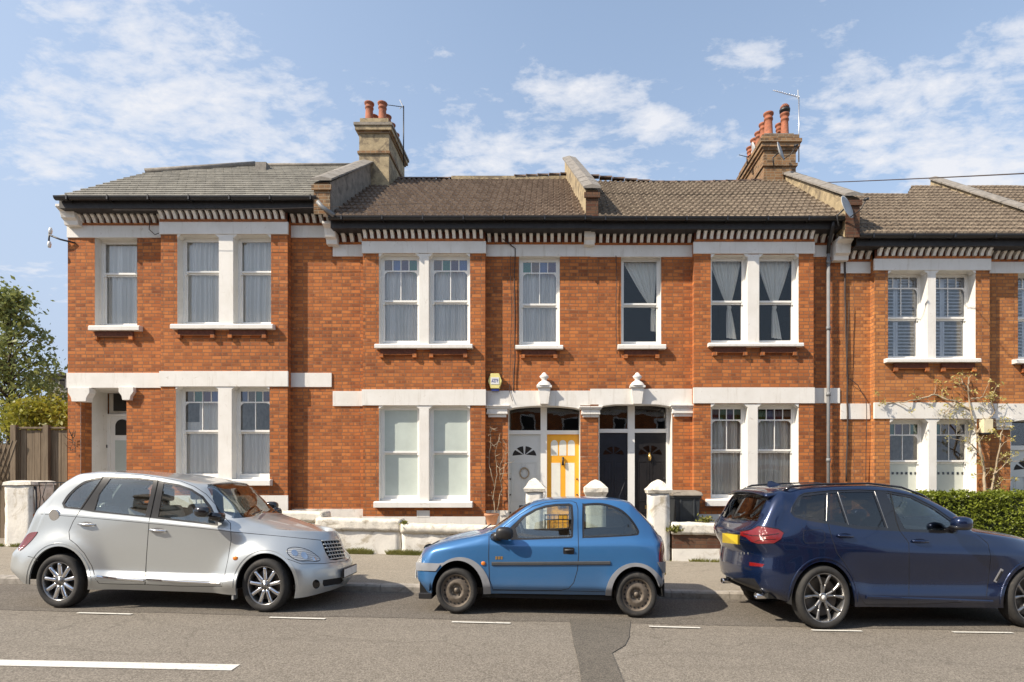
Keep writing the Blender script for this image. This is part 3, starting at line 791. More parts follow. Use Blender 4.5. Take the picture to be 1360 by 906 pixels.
def house_two():
    x0, x1 = PARTY[1], PARTY[2]
    bay = (X(482, YB), X(644.4, YB)); zt = 7.575
    ob = [px_open(o, YB) for o in ((503.3, 557, 337.3, 458), (569.5, 624.3, 337.3, 458), (503.3, 557, 539, 666), (569.5, 624.3, 539, 666))]
    o1 = px_open((689.4, 743.4, 340.7, 459.5), YR)
    zm1, zm0 = 4.005, 3.63
    porch = (X(675, YR), X(770.5, YR), gz(0) + .16, zm0 + .02)
    h = house_shell('brick_house', 'red brick house with brown tiled roof between grey and yellow front doors and slate roofed end house', (0, 0, 0), x0, x1, bay, zt + .3, zt, 7.285, zm1, zm0, ob, [o1, porch], porch=porch)
    h['label'] = 'red brick house with the yellow and grey front doors under brown tiles'
    bands(h, [(x0, bay[0], YR, zm0, zm1 - .01), (bay[0] - .02, bay[1] + .02, YB, zm0 - .01, zm1), (bay[1], x1, YR, zm0 + .02, zm1)], 0, name='string_course')
    ys = YB + SET - .06
    window(h, *ob[0], ys, 'abpg', .49, 'grey', seed=11); window(h, *ob[1], ys, 'agpb', .49, 'grey', seed=12)
    window(h, *ob[2], ys, '', .51, 'blank', pane_mat='frosted', fw=.05, seed=13); window(h, *ob[3], ys, '', .51, 'blank', pane_mat='frosted', fw=.05, seed=14)
    window(h, *o1, YR + .12, 'gabp', .47, 'grey', seed=15)
    sill(h, h, X(497.7, YB - .1), X(627.6, YB - .1), Z(458.3, YB), Z(464, YB), YB, [(X(506, YB), X(553, YB)), (X(572, YB), X(620, YB))])
    sill(h, h, X(684.5, YR - .1), X(748, YR - .1), Z(459.8, YR), Z(465, YR), YR, [(X(693, YR), X(739, YR))])
    sill(h, h, X(496.5, YB - .1), X(627.5, YB - .1), Z(666, YB), Z(674, YB), YB, None)
    p = MB(); p.box(bay[0] - .02, bay[1] + .01, YB - .03, YB - .001, -.6, Z(686, YB), 'stone_white')
    p.box(X(554, YB), X(571, YB), YB - .035, YB - .001, Z(687, YB), Z(678, YB), 'stone_white')
    p.box(x0, bay[0] - .02, YR - .03, YR - .001, -.6, Z(676, YR), 'wall_white'); p.box(bay[1], porch[0], YR - .03, YR - .001, -.6, Z(678, YR), 'wall_white'); p.build('plinth', h)
    doors(h, porch, (674.9, 718, 726.4, 769), (577, 541, 571.8), (('door_grey', 'fan', 'pale grey door with fan light and small wreath'), ('door_yellow', 'three', 'yellow door with frosted glass panels')), zm0)
    capital(h, 645.5, 675.8, 538.7, 554.5); capital(h, 770.5, 784.1, 540.5, 554.5, clip='r')
    finial(h, 722.8)
    roof, ye, zr = add_roof(h, x0, x1, zt, 237.5, 'tile_brown', 14, 5, sag=.03)
    rg = MB(); ridge(rg, X(527, ye), X(683, ye), ye, zr + .02, 'ridge_brown', .06); ridge(rg, X(683, ye), x1 - .35, ye, zr + .06, 'ridge_brown', .08, zf=lambda x: .07 * (x - X(683, ye)) / 1.5); rg.box(X(600, ye), x1 - .3, ye - .07, ye + .05, zr - .05, zr + .055, 'render_cream')
    rg.build('ridge', roof)
    gutter(h, x0 + .12, x1, zt + .335)
    # party parapet and chimney on the left, brackets
    pp = parapet(h, x0 - .03, x0 + .02, 13.42, 17.1, 8.80, 11.42, .36, 'render_grey', 'brick_stock', 8.05)
    kneeler(h, X(432.5, 13.8), X(447, 13.8), Z(323.5, 13.8), Z(299, 13.8))
    c = MB(); cx0, cx1, cy0, cy1 = X(477, 16.3), X(516.6, 16.3), 16.3, 18.0
    c.box(cx0, cx1, cy0, cy1, 9.5, 11.98, 'render_cream')
    c.box(cx0 - .04, cx1 + .04, cy0 - .04, cy1 + .04, 11.12, 11.19, 'brick_stock')
    c.box(cx0 - .04, cx1 + .04, cy0 - .04, cy1 + .04, 11.70, 11.76, 'brick_stock')
    c.box(cx0 - .09, cx1 + .09, cy0 - .09, cy1 + .09, 11.761, 11.88, 'render_cream'); c.box(cx0 - .12, cx1 + .12, cy0 - .12, cy1 + .12, 11.881, 11.96, 'render_grey')
    c.box(cx0 + .02, cx1 - .02, cy0, cy1, 11.961, 12.14, 'render_cream')
    ch = c.build('chimney', h)
    xs = (X(490.5, 16.5), X(508, 16.5))
    for j, yy in enumerate((16.5, 16.93, 17.36, 17.8)):
        for i, xx in enumerate(xs):
            chimney_pot(ch, xx, yy, 12.10, (.60 if j == 0 else .52 - .03 * (j % 2)), .12)
    return h

def capital(h, a, b, t, bt, clip=None, Y=None):
    Y = Y or YR
    c = MB(); A, B = X(a, Y), X(b, Y); z1, z0 = Z(t, Y), Z(bt, Y); H = z1 - z0
    steps = [(0, .25, .06), (.25, .40, .02), (.40, .72, .03), (.72, .86, -.0), (.86, 1.0, -.03)]
    for (u, v, inset) in steps:
        c.box(A + (inset if clip != 'l' else 0), B - (inset if clip != 'r' else 0), Y - .12 + inset, Y + .10, z0 + H * u, z0 + H * v - .0005, 'stone_white')
    c.build('capital', h, bevel=.008)

def finial(h, px):
    m = MB(); Y = YR - .1; cx = X(px, Y)
    def zz(p): return Z(p, Y)
    m.prism([(cx - .10, zz(536.5)), (cx + .10, zz(536.5)), (cx + .155, zz(515)), (cx - .155, zz(515))], YR - .14, YR - .02, 'stone_white')
    m.box(cx - .185, cx + .185, YR - .18, YR - .02, zz(515) + .001, zz(512.5), 'stone_white')
    m.lathe([(.19, zz(512.5)), (.13, zz(508)), (.07, zz(506)), (.055, zz(504.5)), (.10, zz(502)), (.115, zz(500)), (.08, zz(498.5)), (.055, zz(497)), (.04, zz(495.5)), (0, zz(494.5))], (cx, YR - .10, 0), 'stone_white', 16, sc=(1, .6, 1))
    m.build('finial', h)

def doors(h, porch, fx, fz, specs, zm0):
    pd = YR + .42; x0, x1 = porch[0], porch[1]; zb = porch[2]
    m = MB()
    fm = 'timber_white'
    a0, a1, b0, b1 = [X(v, pd) for v in fx]
    zt_, zg1, zg0 = Z(fz[0], pd), Z(fz[1], pd), Z(fz[2], pd)
    top = zm0 + .03
    # side jambs, centre mullion, transom
    m.box(x0 - .02, a0, pd - .05, pd + .10, zb, top, fm); m.box(b1, x1 + .02, pd - .05, pd + .10, zb, top, fm)
    m.box(a1, b0, pd - .05, pd + .10, zb, top, fm)
    for (a, b) in ((a0, a1), (b0, b1)):
        m.box(a, b, pd - .045, pd + .10, zt_, zg0, fm); m.box(a, b, pd - .045, pd + .10, zg1, top, fm)
    fr = m.build('door_frame', h, bevel=.006)
    g = MB()
    for (a, b) in ((a0, a1), (b0, b1)): g.box(a, b, pd + .02, pd + .026, zg0, zg1, 'glass')
    g.build('fanlight', fr)
    s = MB(); s.box(x0 - .02, x1 + .02, YR - .25, pd, zb - .5, zb, 'paving'); s.build('doorstep', h)
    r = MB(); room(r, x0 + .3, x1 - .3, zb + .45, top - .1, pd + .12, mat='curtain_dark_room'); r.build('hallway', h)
    # porch lining
    l = MB(); l.quad((x0, YR + .35, zb), (x0, pd, zb), (x0, pd, top), (x0, YR + .35, top), 'stone_white'); l.quad((x1, YR + .35, zb), (x1, pd, zb), (x1, pd, top), (x1, YR + .35, top), 'stone_white'); l.quad((x0, YR + .33, top), (x1, YR + .33, top), (x1, pd + .1, top), (x0, pd + .1, top), 'stone_white')
    l.build('porch', h)
    # shallow arched soffit piece over the pair of doors
    ar = MB(); n = 12
    P = [(x0, zm0 + .03)] + [(x0 + (x1 - x0) * i / n, zm0 - .075 + .085 * math.sin(math.pi * i / n) ** .6) for i in range(n + 1)] + [(x1, zm0 + .03)]
    ar.prism(P, YR - .028, YR + .3, 'stone_white'); ar.build('arch', h)
    for (a, b), sp in zip(((a0, a1), (b0, b1)), specs): door_leaf(h, a, b, zb, zt_, pd + .01, *sp)

def house_three():
    x0, x1 = PARTY[2], PARTY[3]
    bay = (X(921.8, YB), X(1080.5, YB)); zt = 7.56
    ob = [px_open(o, YB) for o in ((944, 993, 338.3, 456.5), (1008, 1060.5, 338.3, 456.5), (944, 993, 537, 665), (1006, 1060.5, 537, 665))]
    o1 = px_open((825, 878, 340, 458.5), YR)
    zm1, zm0 = 4.07, 3.68
    porch = (X(795, YR), X(892.7, YR), gz(2) + .18, zm0)
    h = house_shell('brick_house', 'red brick house with the pair of black front doors under brown tiles', (0, 0, 0), x0, x1, bay, zt + .3, zt, 7.275, zm1, zm0, ob, [o1, porch], porch=porch)
    bands(h, [(x0, bay[0], YR, zm0 - .01, zm1 - .02), (bay[0] - .02, bay[1] + .02, YB, zm0 - .01, zm1 - .02), (bay[1], x1 - .02, YR, zm0 + .02, zm1)], 0, name='string_course')
    ys = YB + SET
    window(h, *ob[0], ys - .02, '', .49, 'tied', seed=20, fw=.045, pane_mat='glass_clear'); window(h, *ob[1], ys - .02, '', .49, 'tied', seed=21, fw=.045, pane_mat='glass_clear')
    window(h, *ob[2], ys, 'pgbg', .52, 'net', seed=22); window(h, *ob[3], ys, 'gbpa', .52, 'net', seed=23)
    window(h, *o1, YR + .14, '', .47, 'side', seed=24, fw=.045, pane_mat='glass_clear')
    sill(h, h, X(941, YB - .1), X(1067, YB - .1), Z(456.8, YB), Z(461.5, YB), YB, [(X(947, YB), X(990, YB)), (X(1010, YB), X(1056, YB))])
    sill(h, h, X(820.5, YR - .1), X(884.5, YR - .1), Z(458.8, YR), Z(465, YR), YR, [(X(829, YR), X(874, YR))])
    sill(h, h, X(938, YB - .1), X(1066, YB - .1), Z(663, YB), Z(672, YB), YB, None)
    p = MB(); p.box(bay[0] - .02, bay[1] + .02, YB - .03, YB - .001, -.9, Z(683, YB), 'stone_white'); p.box(porch[1], bay[0] - .02, YR - .03, YR - .001, -.9, Z(684, YR), 'stone_white'); p.build('plinth', h)
    doors(h, porch, (796, 833.5, 842.6, 884.6), (575, 538.5, 570), (('door_navy', 'fan', 'dark navy panelled door with fan light'), ('door_black', 'fan', 'black panelled door with brass knocker')), zm0)
    capital(h, 784.15, 798, 540.5, 554.5, clip='l'); capital(h, 891, 922.5, 538, 553.6)
    finial(h, 846.5)
    roof, ye, zr = add_roof(h, x0, x1, zt, 240, 'tile_tan', 14, 8, sag=.06)
    rg = MB(); ridge(rg, x0 + .1, x1, ye, zr - .0, 'ridge_brown', .08, zf=lambda x: .16 * max(0, 1 - abs(x - x0) / 2.2) - .06 * math.sin(max(0, min(1, (x - x0) / 5.4)) * math.pi))
    rg.build('ridge', roof)
    gutter(h, x0, x1 - .2, zt + .335)
    parapet(h, x0 + .0, x0 - .42, 13.42, 17.6, 8.62, 11.72, .27, 'render_cream', 'brick_brown', 8.0)
    kneeler(h, X(776, 13.8), X(790, 13.8), Z(324, 13.8), Z(298.6, 13.8))
    # chimney on the right party wall
    c = MB(); cx0, cx1, cy0, cy1 = X(1014.4, 16.9), X(1057, 16.9), 16.9, 18.9
    c.box(cx0, cx1, cy0, cy1, 9.3, 11.55, 'brick_stock')
    for k, (e, za, zb_) in enumerate(((.04, 11.10, 11.18), (.04, 11.55, 11.64), (.09, 11.641, 11.76), (.13, 11.761, 11.86), (.07, 11.861, 12.0))):
        c.box(cx0 - e, cx1 + e, cy0 - e, cy1 + e, za, zb_, 'brick_stock')
    c.box(cx0 + .04, cx1 - .04, cy0 + .04, cy1 - .04, 12.001, 12.10, 'render_grey')
    ch = c.build('chimney', h)
    for j, yy in enumerate((17.12, 17.5, 17.88, 18.26, 18.64)):
        chimney_pot(ch, cx0 + .22, yy, 12.06, (.74, .66, .62, .64, .60)[j], .13)
        if j < 4: chimney_pot(ch, cx1 - .24, yy, 12.06, (.72, .64, .5, .45)[j], .12, cowl=(j == 0))
    d = MB(); xx = X(1101, 13.85)
    d.tube([(X(1107, 13.45), 13.45, zt + .34), (X(1107, 13.45), 13.5, zt + .20), (xx, 13.85, zt - .02), (xx, 13.88, zt - .25)], .045, 'gutter_black', 10)
    d.tube([(xx, 13.88, zt - .25), (xx, 13.88, gz(6) + .1)], .04, 'pipe_grey', 10)
    z = zt - .5
    while z > 0: d.tube([(xx, 13.88, z), (xx, 13.88, z + .09)], .052, 'pipe_grey', 10); z -= 1.6
    d.build('downpipe', h)
    return h

def house_four():
    x0, x1 = PARTY[3], PARTY[4]
    bay = (X(1161.5, YB), X(1314.3, YB)); zt = 7.155
    ob = [px_open(o, YB) for o in ((1179.4, 1231.5, 359.2, 477), (1242.5, 1295.6, 359.2, 477), (1181.8, 1233, 557, 676), (1243.5, 1297, 557, 676))]
    o1 = px_open((1352, 1405, 361, 478), YR)
    zm1, zm0 = 3.69, 3.31
    porch = (X(1342, YR), X(1440, YR), gz(11) + .18, zm0)
    h = house_shell('brick_house', 'red brick house with louvred window shutters and bare climber at the hedge', (0, 0, 0), x0, x1, bay, zt + .3, zt, 6.875, zm1, zm0, ob, [o1, porch], porch=porch, right_side=True, wallmat='brick_red_light')
    bands(h, [(x0, bay[0], YR, zm0, zm1), (bay[0] - .02, bay[1] + .02, YB, zm0 - .01, zm1), (bay[1], x1, YR, zm0 + .02, zm1)], 0, name='string_course')
    ys = YB + SET + .05
    window(h, *ob[0], ys, 'cccc', .49, 'shutter', seed=31, fw=.04); window(h, *ob[1], ys, 'cccc', .49, 'shutter', seed=32, fw=.04)
    window(h, *ob[2], ys, 'gpag', .53, 'half', seed=33, low_mat='frosted_film'); window(h, *ob[3], ys, 'gapb', .53, 'blank', seed=34, low_mat='frosted_film')
    window(h, *o1, YR + .2, 'cccc', .49, 'shutter', seed=35, fw=.04)
    # little cut squares along the top of the frosted film, the paper notice behind the glass
    q = MB()
    for (a, b, c, d) in (ob[2], ob[3]):
        zz = c + (d - c) * .46 
        for k in range(7):
            xx = a + .12 + k * (b - a - .26) / 6
            q.box(xx, xx + .05, ys + .060, ys + .066, zz - .16, zz - .10, 'glass_car_dark')
    q.build('film_pattern', h)
    sill(h, h, X(1176.8, YB - .1), X(1302, YB - .1), Z(477.2, YB), Z(482.5, YB), YB, [(X(1186, YB), X(1231, YB)), (X(1249, YB), X(1293, YB))])
    sill(h, h, X(1348, YR - .1), X(1410, YR - .1), Z(478, YR), Z(484, YR), YR, [(X(1356, YR), X(1400, YR))])
    sill(h, h, X(1176, YB - .1), X(1302, YB - .1), Z(676, YB), Z(684, YB), YB, None)
    doors(h, porch, (1341, 1385, 1392, 1432), (598, 560, 592), (('door_grey', 'fan', 'pale grey door behind the hedge'), ('door_grey', 'fan', 'pale grey door beyond the hedge end')), zm0)
    capital(h, 1318, 1342, 556.7, 571)
    l = MB(); l.box(X(1303.7, 13.7), X(1315.5, 13.7), 13.62, 13.79, Z(575, 13.7), Z(557, 13.7), 'lamp_cream'); l.box(X(1303.7, 13.7) - .01, X(1315.5, 13.7) + .01, 13.61, 13.79, Z(577, 13.7), Z(575, 13.7) - .001, 'iron_black'); l.build('porch_lamp', h)
    roof, ye, zr = add_roof(h, x0, x1, zt, 258, 'tile_tan', 13, 12)
    rg = MB(); ridge(rg, x0 + .2, x0 + 2.1, ye, zr, 'ridge_brown', .07)
    # rise of the roof toward the raking parapet
    rg.build('ridge', roof)
    up = MB(); xa = X(1205, ye); ya2 = ye + 1.0; za2 = zr + .76
    roof_courses(up, lambda y: xa + (y - ye) * .75, lambda y: x1, ye, zr, ya2, .76, 'tile_tan', 3, seed=4)
    up.build('roof_rise', roof, fixn=False)
    gutter(h, x0 + .15, x1, zt + .335)
    parapet(h, x0 - .02, x0 - .02, 13.40, 17.1, 8.43, 11.0, .30, 'render_cream', 'brick_brown', 7.5)
    kneeler(h, X(1108.5, 13.8), X(1128, 13.8), Z(345, 13.8), Z(319, 13.8))
    # raking parapet further right
    pf = MB(); A = (X(1242, 18.2), 18.2, Z(234, 18.2)); B = (X(1440, 13.6), 13.6, Z(300, 13.6))
    pp = parapet(h, B[0], A[0], 13.6, 18.2, Z(306, 13.6), Z(238, 18.2), .3, 'render_cream', 'brick_brown', 7.4)
    return h
H1 = house_one(); H2 = house_two(); H3 = house_three(); H4 = house_four()
# ------------------------------------------------------------------ ground, road, pavement
def sheet(name, xs, ys, zoff, mat, kind='structure', rises=None):
    m = MB(); n = len(xs)
    for i in range(n - 1):
        for j in range(len(ys) - 1):
            a, b, c, d = xs[i], xs[i + 1], ys[j], ys[j + 1]
            m.quad((a, c, gz(a) + zoff), (b, c, gz(b) + zoff), (b, d, gz(b) + zoff), (a, d, gz(a) + zoff), mat)
    o = m.build(name); tag(o, kind=kind); return o
KY = 8.93    # kerb face
PB = 12.55   # back of pavement
sheet('ground', [-400, 400], [-400, 600], -.06, 'asphalt_dark')
sheet('road', [-60, 60], [-3.5, KY], 0, 'asphalt')
# darker band where cars park, trench repair, painted marks
def strip(name, poly, zoff, mat):
    m = MB(); m.add([(p[0], p[1], gz(p[0]) + zoff) for p in poly], [tuple(range(len(poly)))], mat); return m
def G(px, py):    # pixel on the road plane -> x, y
    Y = F * CZ / (py - VY - SLOPE * (px - VX)); return ((px - VX) * Y / F, Y)
rnd = random.Random(3)
pb = []
xs = [-30 + i * .25 for i in range(241)]
low = [(x, 7.28 + .05 * noise.noise((x * .7, 3, 0)) + .03 * noise.noise((x * 3, 1, 0))) for x in xs]
poly = low + [(30, KY - .001), (-30, KY - .001)]
m = MB()
for i in range(len(xs) - 1):
    a, b = low[i], low[i + 1]
    m.quad((a[0], a[1], gz(a[0]) + .004), (b[0], b[1], gz(b[0]) + .004), (b[0], KY - .001, gz(b[0]) + .004), (a[0], KY - .001, gz(a[0]) + .004), 'asphalt_dark')
tag(m.build('parking_strip'), kind='structure')
P = [G(758, 833), G(762, 858), G(768, 880), G(772, 906), G(774, 960), G(836, 960), G(828, 906), G(820, 885), G(813, 868), G(830, 858), G(836, 846), G(836, 838), G(838, 824), G(756, 822)]
tag(strip('road_patch', P, .008, 'asphalt_patch').build('road_patch'), kind='structure')
for i, (a, b, ya, yb) in enumerate(((103, 175, 815, 816.8), (358, 432, 821, 823), (600, 678, 827, 828.8), (862, 930, 833, 835), (1078, 1145, 838, 839.2), (1265, 1345, 840.5, 841.5))):
    p0 = G(a, ya); p1 = G(b, yb); w = .055
    q = [(p0[0], p0[1] - w / 2), (p1[0], p1[1] - w / 2), (p1[0], p1[1] + w / 2), (p0[0], p0[1] + w / 2)]
    tag(strip('bay_marking', q, .012, 'road_paint').build('bay_marking'), kind='structure')
p0 = G(-300, 875.5); p1 = G(319, 888); 
q = [G(-300, 871), G(319, 883.3), G(307, 891.3), G(-300, 878.5)]
tag(strip('centre_marking', q, .006, 'road_paint').build('centre_marking'), kind='structure')
# kerb stones in one run (each stone about 0.9 m)
m = MB(); x = -30.0
while x < 30:
    w = .91; a, b = x, x + w - .008; dy = rnd.uniform(-.008, .008)
    prof = [(KY + dy, -.1), (KY + dy, .085), (KY + dy + .02, .112), (KY + .155, .118), (KY + .155, -.1)]
    A = [(a, p[0], gz(a) + p[1]) for p in prof]; B = [(b, p[0], gz(b) + p[1]) for p in prof]
    m.add(A + B, [(0, 1, 2, 3, 4), (9, 8, 7, 6, 5)] + [(i, (i + 1) % 5, (i + 1) % 5 + 5, i + 5) for i in range(5)], 'kerb_stone'); x += w
tag(m.build('kerb'), kind='structure')
sheet('pavement', [-60, 60], [KY + .15, PB + .3], .116, 'paving')
sheet('forecourt', [-11.9, 15], [PB + .28, 14.5], .124, 'paving')
sheet('side_ground', [-60, -11.9], [PB + .28, 60], .10, 'paving')

# ------------------------------------------------------------------ low front walls and gate piers
def rough_box(name, x0, x1, y0, y1, z0, z1, mat, amp=.015, res=.08, parent=None, taper=0, seed=0, cat=None):
    """weathered masonry block: a box with an uneven surface"""
    bm = bmesh.new(); bmesh.ops.create_cube(bm, size=1)
    for v in bm.verts: v.co = Vector(((x0 + x1) / 2 + v.co.x * (x1 - x0), (y0 + y1) / 2 + v.co.y * (y1 - y0), (z0 + z1) / 2 + v.co.z * (z1 - z0)))
    for v in bm.verts: v.co.z += gz(v.co.x) - gz((x0 + x1) / 2)
    bmesh.ops.bevel(bm, geom=bm.edges[:], offset=min(.016, (z1 - z0) * .2), segments=2, affect='EDGES')
    for _ in range(12):
        es = [e for e in bm.edges if e.calc_length() > res * 1.6]
        if not es: break
        bmesh.ops.subdivide_edges(bm, edges=es, cuts=1, use_grid_fill=True)
        if len(bm.verts) > 6000: break
    bmesh.ops.triangulate(bm, faces=[f for f in bm.faces if len(f.verts) > 4])
    for v in bm.verts:
        n = Vector((noise.noise(v.co * 5 + Vector((seed, 0, 0))), noise.noise(v.co * 5 + Vector((0, seed + 9, 0))), noise.noise(v.co * 6 + Vector((0, 0, seed + 4)))))
        n2 = noise.noise(v.co * 17) * .7
        v.co += (n + Vector((n2, n2, n2))) * amp
    me = bpy.data.meshes.new(name); bm.to_mesh(me); bm.free(); me.materials.append(MATS[mat])
    for p in me.polygons: p.use_smooth = True
    o = bpy.data.objects.new(name, me); COL.objects.link(o)
    if parent is not None: o.parent = parent; o.matrix_parent_inverse = pmat(parent).inverted()
    return o
WG = 'low front garden walls'
def front_wall(label, pa, pb_, ztop_py, hcop, yf=12.62, d=.30, brick=False, cop='coping_white', proj=.05):
    x0, x1 = X(pa, yf), X(pb_, yf); zt = Z(ztop_py, yf)
    g = base_z((x0 + x1) / 2)
    t = thing('garden_wall', label, 'garden wall', ((x0 + x1) / 2, yf, g), WG)
    rough_box('coping', x0 - .02, x1 + .02, yf - proj, yf + d + proj, zt - hcop, zt, cop, .011, res=.06, parent=t, seed=pa * .1)
    if brick:
        m = MB(); zc = zt - hcop + .01
        m.box(x0, x1, yf, yf + d, Z(729, yf), zc, 'brick_brown'); m.box(x0, x1, yf - .03, yf + d, g - .1, Z(729, yf) - .001, 'wall_white'); m.build('wall_body', t)
    else: rough_box('wall_body', x0, x1, yf, yf + d, g - .1, zt - hcop + .01, 'wall_white', .010, parent=t, seed=pa * .3)
    return t
front_wall('white rendered garden wall with thick cracked coping beside the silver car bonnet', 150, 430.6, 677, .23, yf=12.75)
front_wall('long white garden wall with pitted coping left of the blue car', 421, 531.5, 689, .26, yf=12.55)
front_wall('lowest white garden wall with mossy coping behind the blue car bonnet', 533.5, 690, 697.5, .20, yf=12.5)
front_wall('garden wall with brown brick course and white coping in front of the wheelie bin', 893, 1000, 695, .26, yf=12.45, brick=True)
front_wall('garden wall with brick course hidden partly by the dark blue car', 1000.5, 1230, 699, .24, yf=12.5, brick=True)

def pier(label, px0, px1, apex, sh, bot, Y=12.42, cap='pyramid'):
    x0, x1 = X(px0, Y), X(px1, Y); zs = Z(sh, Y); za = Z(apex, Y); g = base_z((x0 + x1) / 2); w = x1 - x0; cx = (x0 + x1) / 2; cy = Y + w / 2
    t = thing('gate_pier', label, 'gate pier', (cx, cy, g), 'white gate piers')
    rough_box('shaft', x0 + .03, x1 - .03, Y + .03, Y + w - .03, g - .1, zs, 'wall_white', .010, parent=t, seed=px0)
    bm = bmesh.new()
    if cap == 'pyramid':
        lv = [(w / 2, zs - .02), (w / 2 + .02, zs + .05), (w / 2 - .02, zs + .10), (w * .25, (zs + za) / 2 + .07), (.02, za)]
    elif cap == 'ball':
        lv = [(w / 2 - .05, zs - .02), (w / 2 + .01, zs + .10), (w / 2 + .01, zs + .20), (w * .22, (zs + za) / 2 + .14), (.02, za)]
    else: lv = [(w / 2, zs - .02), (w / 2 - .01, zs + .05), (w / 2 - .10, za)]
    rings = []
    for (r, z) in lv: rings.append([bm.verts.new((cx + sx * r, cy + sy * r, z)) for sx, sy in ((-1, -1), (1, -1), (1, 1), (-1, 1))])
    for a, b in zip(rings[:-1], rings[1:]):
        for k in range(4): bm.faces.new((a[k], a[(k + 1) % 4], b[(k + 1) % 4], b[k]))
    bm.faces.new(rings[-1])
    bmesh.ops.subdivide_edges(bm, edges=bm.edges[:], cuts=3, use_grid_fill=True)
    for v in bm.verts:
        v.co += Vector([noise.noise(v.co * 7 + Vector((k * 9, 0, 0))) for k in range(3)]) * .016
    me = bpy.data.meshes.new('cap'); bm.to_mesh(me); bm.free(); me.materials.append(MATS['coping_white'])
    o = bpy.data.objects.new('cap', me); COL.objects.link(o); o.parent = t; o.matrix_parent_inverse = pmat(t).inverted()
    return t
pier('narrow white gate pier with pointed cap in front of the grey door', 696.6, 722.8, 635, 652, 735)
pier('white gate pier with rounded cap between the yellow and navy doors', 777, 807, 637.5, 660, 735, cap='ball')
pier('wide white gate pier with pointed cap beside the black wheelie bin', 861.4, 891.8, 637, 654, 745)
pier('square white gate pier with flat cap at the wooden fence', 2, 41, 638.5, 643, 720, Y=12.5, cap='flat')
t = MB(); t.tube([(X(50, 12.6), 12.6, .3), (X(47, 12.6), 12.6, Z(646, 12.6))], .025, 'iron_black', 6); tag(t.build('gate_post'), 'thin rusty iron post leaning by the square white pier', 'post')

# small iron gate between the piers
def iron_gate(label, pa, pb_, top_py, Y, n):
    x0, x1 = X(pa, Y), X(pb_, Y); zt = Z(top_py, Y); g = base_z((x0 + x1) / 2)
    t = thing('iron_gate', label, 'gate', ((x0 + x1) / 2, Y, g))
    f = MB()
    for z in (zt, zt - .1, g + .15): f.box(x0, x1, Y - .012, Y + .012, z - .012, z + .012, 'iron_black')
    for x in (x0, x1): f.box(x - .014, x + .014, Y - .014, Y + .014, g + .02, zt + .02, 'iron_black')
    f.build('gate_frame', t)
    b = MB()
    for k in range(1, n): xx = x0 + (x1 - x0) * k / n; b.tube([(xx, Y, g + .15), (xx, Y, zt)], .009, 'iron_black', 6)
    b.build('bars', t)
iron_gate('low black iron bar gate in front of the yellow door', 724, 777, 684, 12.6, 9)
t = thing('iron_railing', 'black wrought iron railing with twisted bars beside the fence', 'railing', (X(70, 12.7), 12.7, .36))
m = MB(); Y = 12.7
xa, xb = X(42, Y), X(100, Y)
for py in (641, 676): m.box(xa, xb, Y - .01, Y + .01, Z(py, Y) - .012, Z(py, Y) + .012, 'iron_black')
for k in range(7):
    xx = xa + (xb - xa) * k / 6
    m.tube([(xx, Y, Z(676, Y)), (xx + .06 * (1 if k % 2 else -1), Y - .02, Z(660, Y)), (xx, Y, Z(641, Y))], .008, 'iron_black', 5)
m.build('bars', t)
m = MB(); m.box(xa, xb, Y - .1, Y + .1, .2, Z(690, Y), 'wall_white'); m.box(xa, xb, Y - .12, Y + .12, Z(690, Y) + .001, Z(682, Y), 'brick_red'); m.build('base', t)

# wheelie bin
def wheelie():
    Y = 13.05; x0, x1 = X(896, Y), X(930, Y); g = base_z((x0 + x1) / 2); zt = Z(659, Y); d = .72
    t = thing('wheelie_bin', 'dark grey wheelie bin with dusty lid beside the wide pier', 'bin', ((x0 + x1) / 2, Y + .3, g))
    m = MB(); w = x1 - x0
    lo = [(x0 + .06, Y + .06), (x1 - .06, Y + .06), (x1 - .06, Y + d - .08), (x0 + .06, Y + d - .08)]; hi = [(x0, Y), (x1, Y), (x1, Y + d), (x0, Y + d)]
    m.add([(p[0], p[1], g + .06) for p in lo] + [(p[0], p[1], zt) for p in hi], [(3, 2, 1, 0), (4, 5, 6, 7)] + [(k, (k + 1) % 4, (k + 1) % 4 + 4, k + 4) for k in range(4)], 'bin_black')
    m.box(x0 - .03, x1 + .03, Y - .03, Y + d, zt - .05, zt - .001, 'bin_black')
    for xx in (x0 + .12, x1 - .16): m.box(xx, xx + .04, Y - .012, Y + .01, g + .3, zt - .06, 'bin_black')
    m.build('body', t, bevel=.015)
    l = MB(); l.prism([(Y - .06, zt + .0), (Y - .06, zt + .035), (Y + .05, zt + .09), (Y + d - .1, zt + .13), (Y + d + .04, zt + .06), (Y + d + .04, zt)], x0 - .05, x1 + .05, 'render_grey', plane='yz'); l.build('lid', t, bevel=.02)
    a = MB(); a.tube([(x0 + .05, Y + d + .1, zt), (x1 - .05, Y + d + .1, zt)], .018, 'bin_black'); a.build('handle', t)
    for xx in (x0 + .03, x1 - .09):
        ww = MB(); ww.lathe([(0, 0), (.1, 0), (.1, .06), (0, .06)], (xx, Y + d - .02, g + .1), 'bin_black', 16, axis='x'); ww.build('wheel', t)
wheelie()

# plant pot by the grey door
t = MB(); Y = 12.75; t.lathe([(.10, 0), (.15, .2), (.17, .2), (.17, .25), (.13, .25)], (X(653, Y), Y, Z(697, Y)), 'pot_clay', 18); tag(t.build('flower_pot'), 'small terracotta flower pot on the mossy wall at the bare vine', 'flower pot')

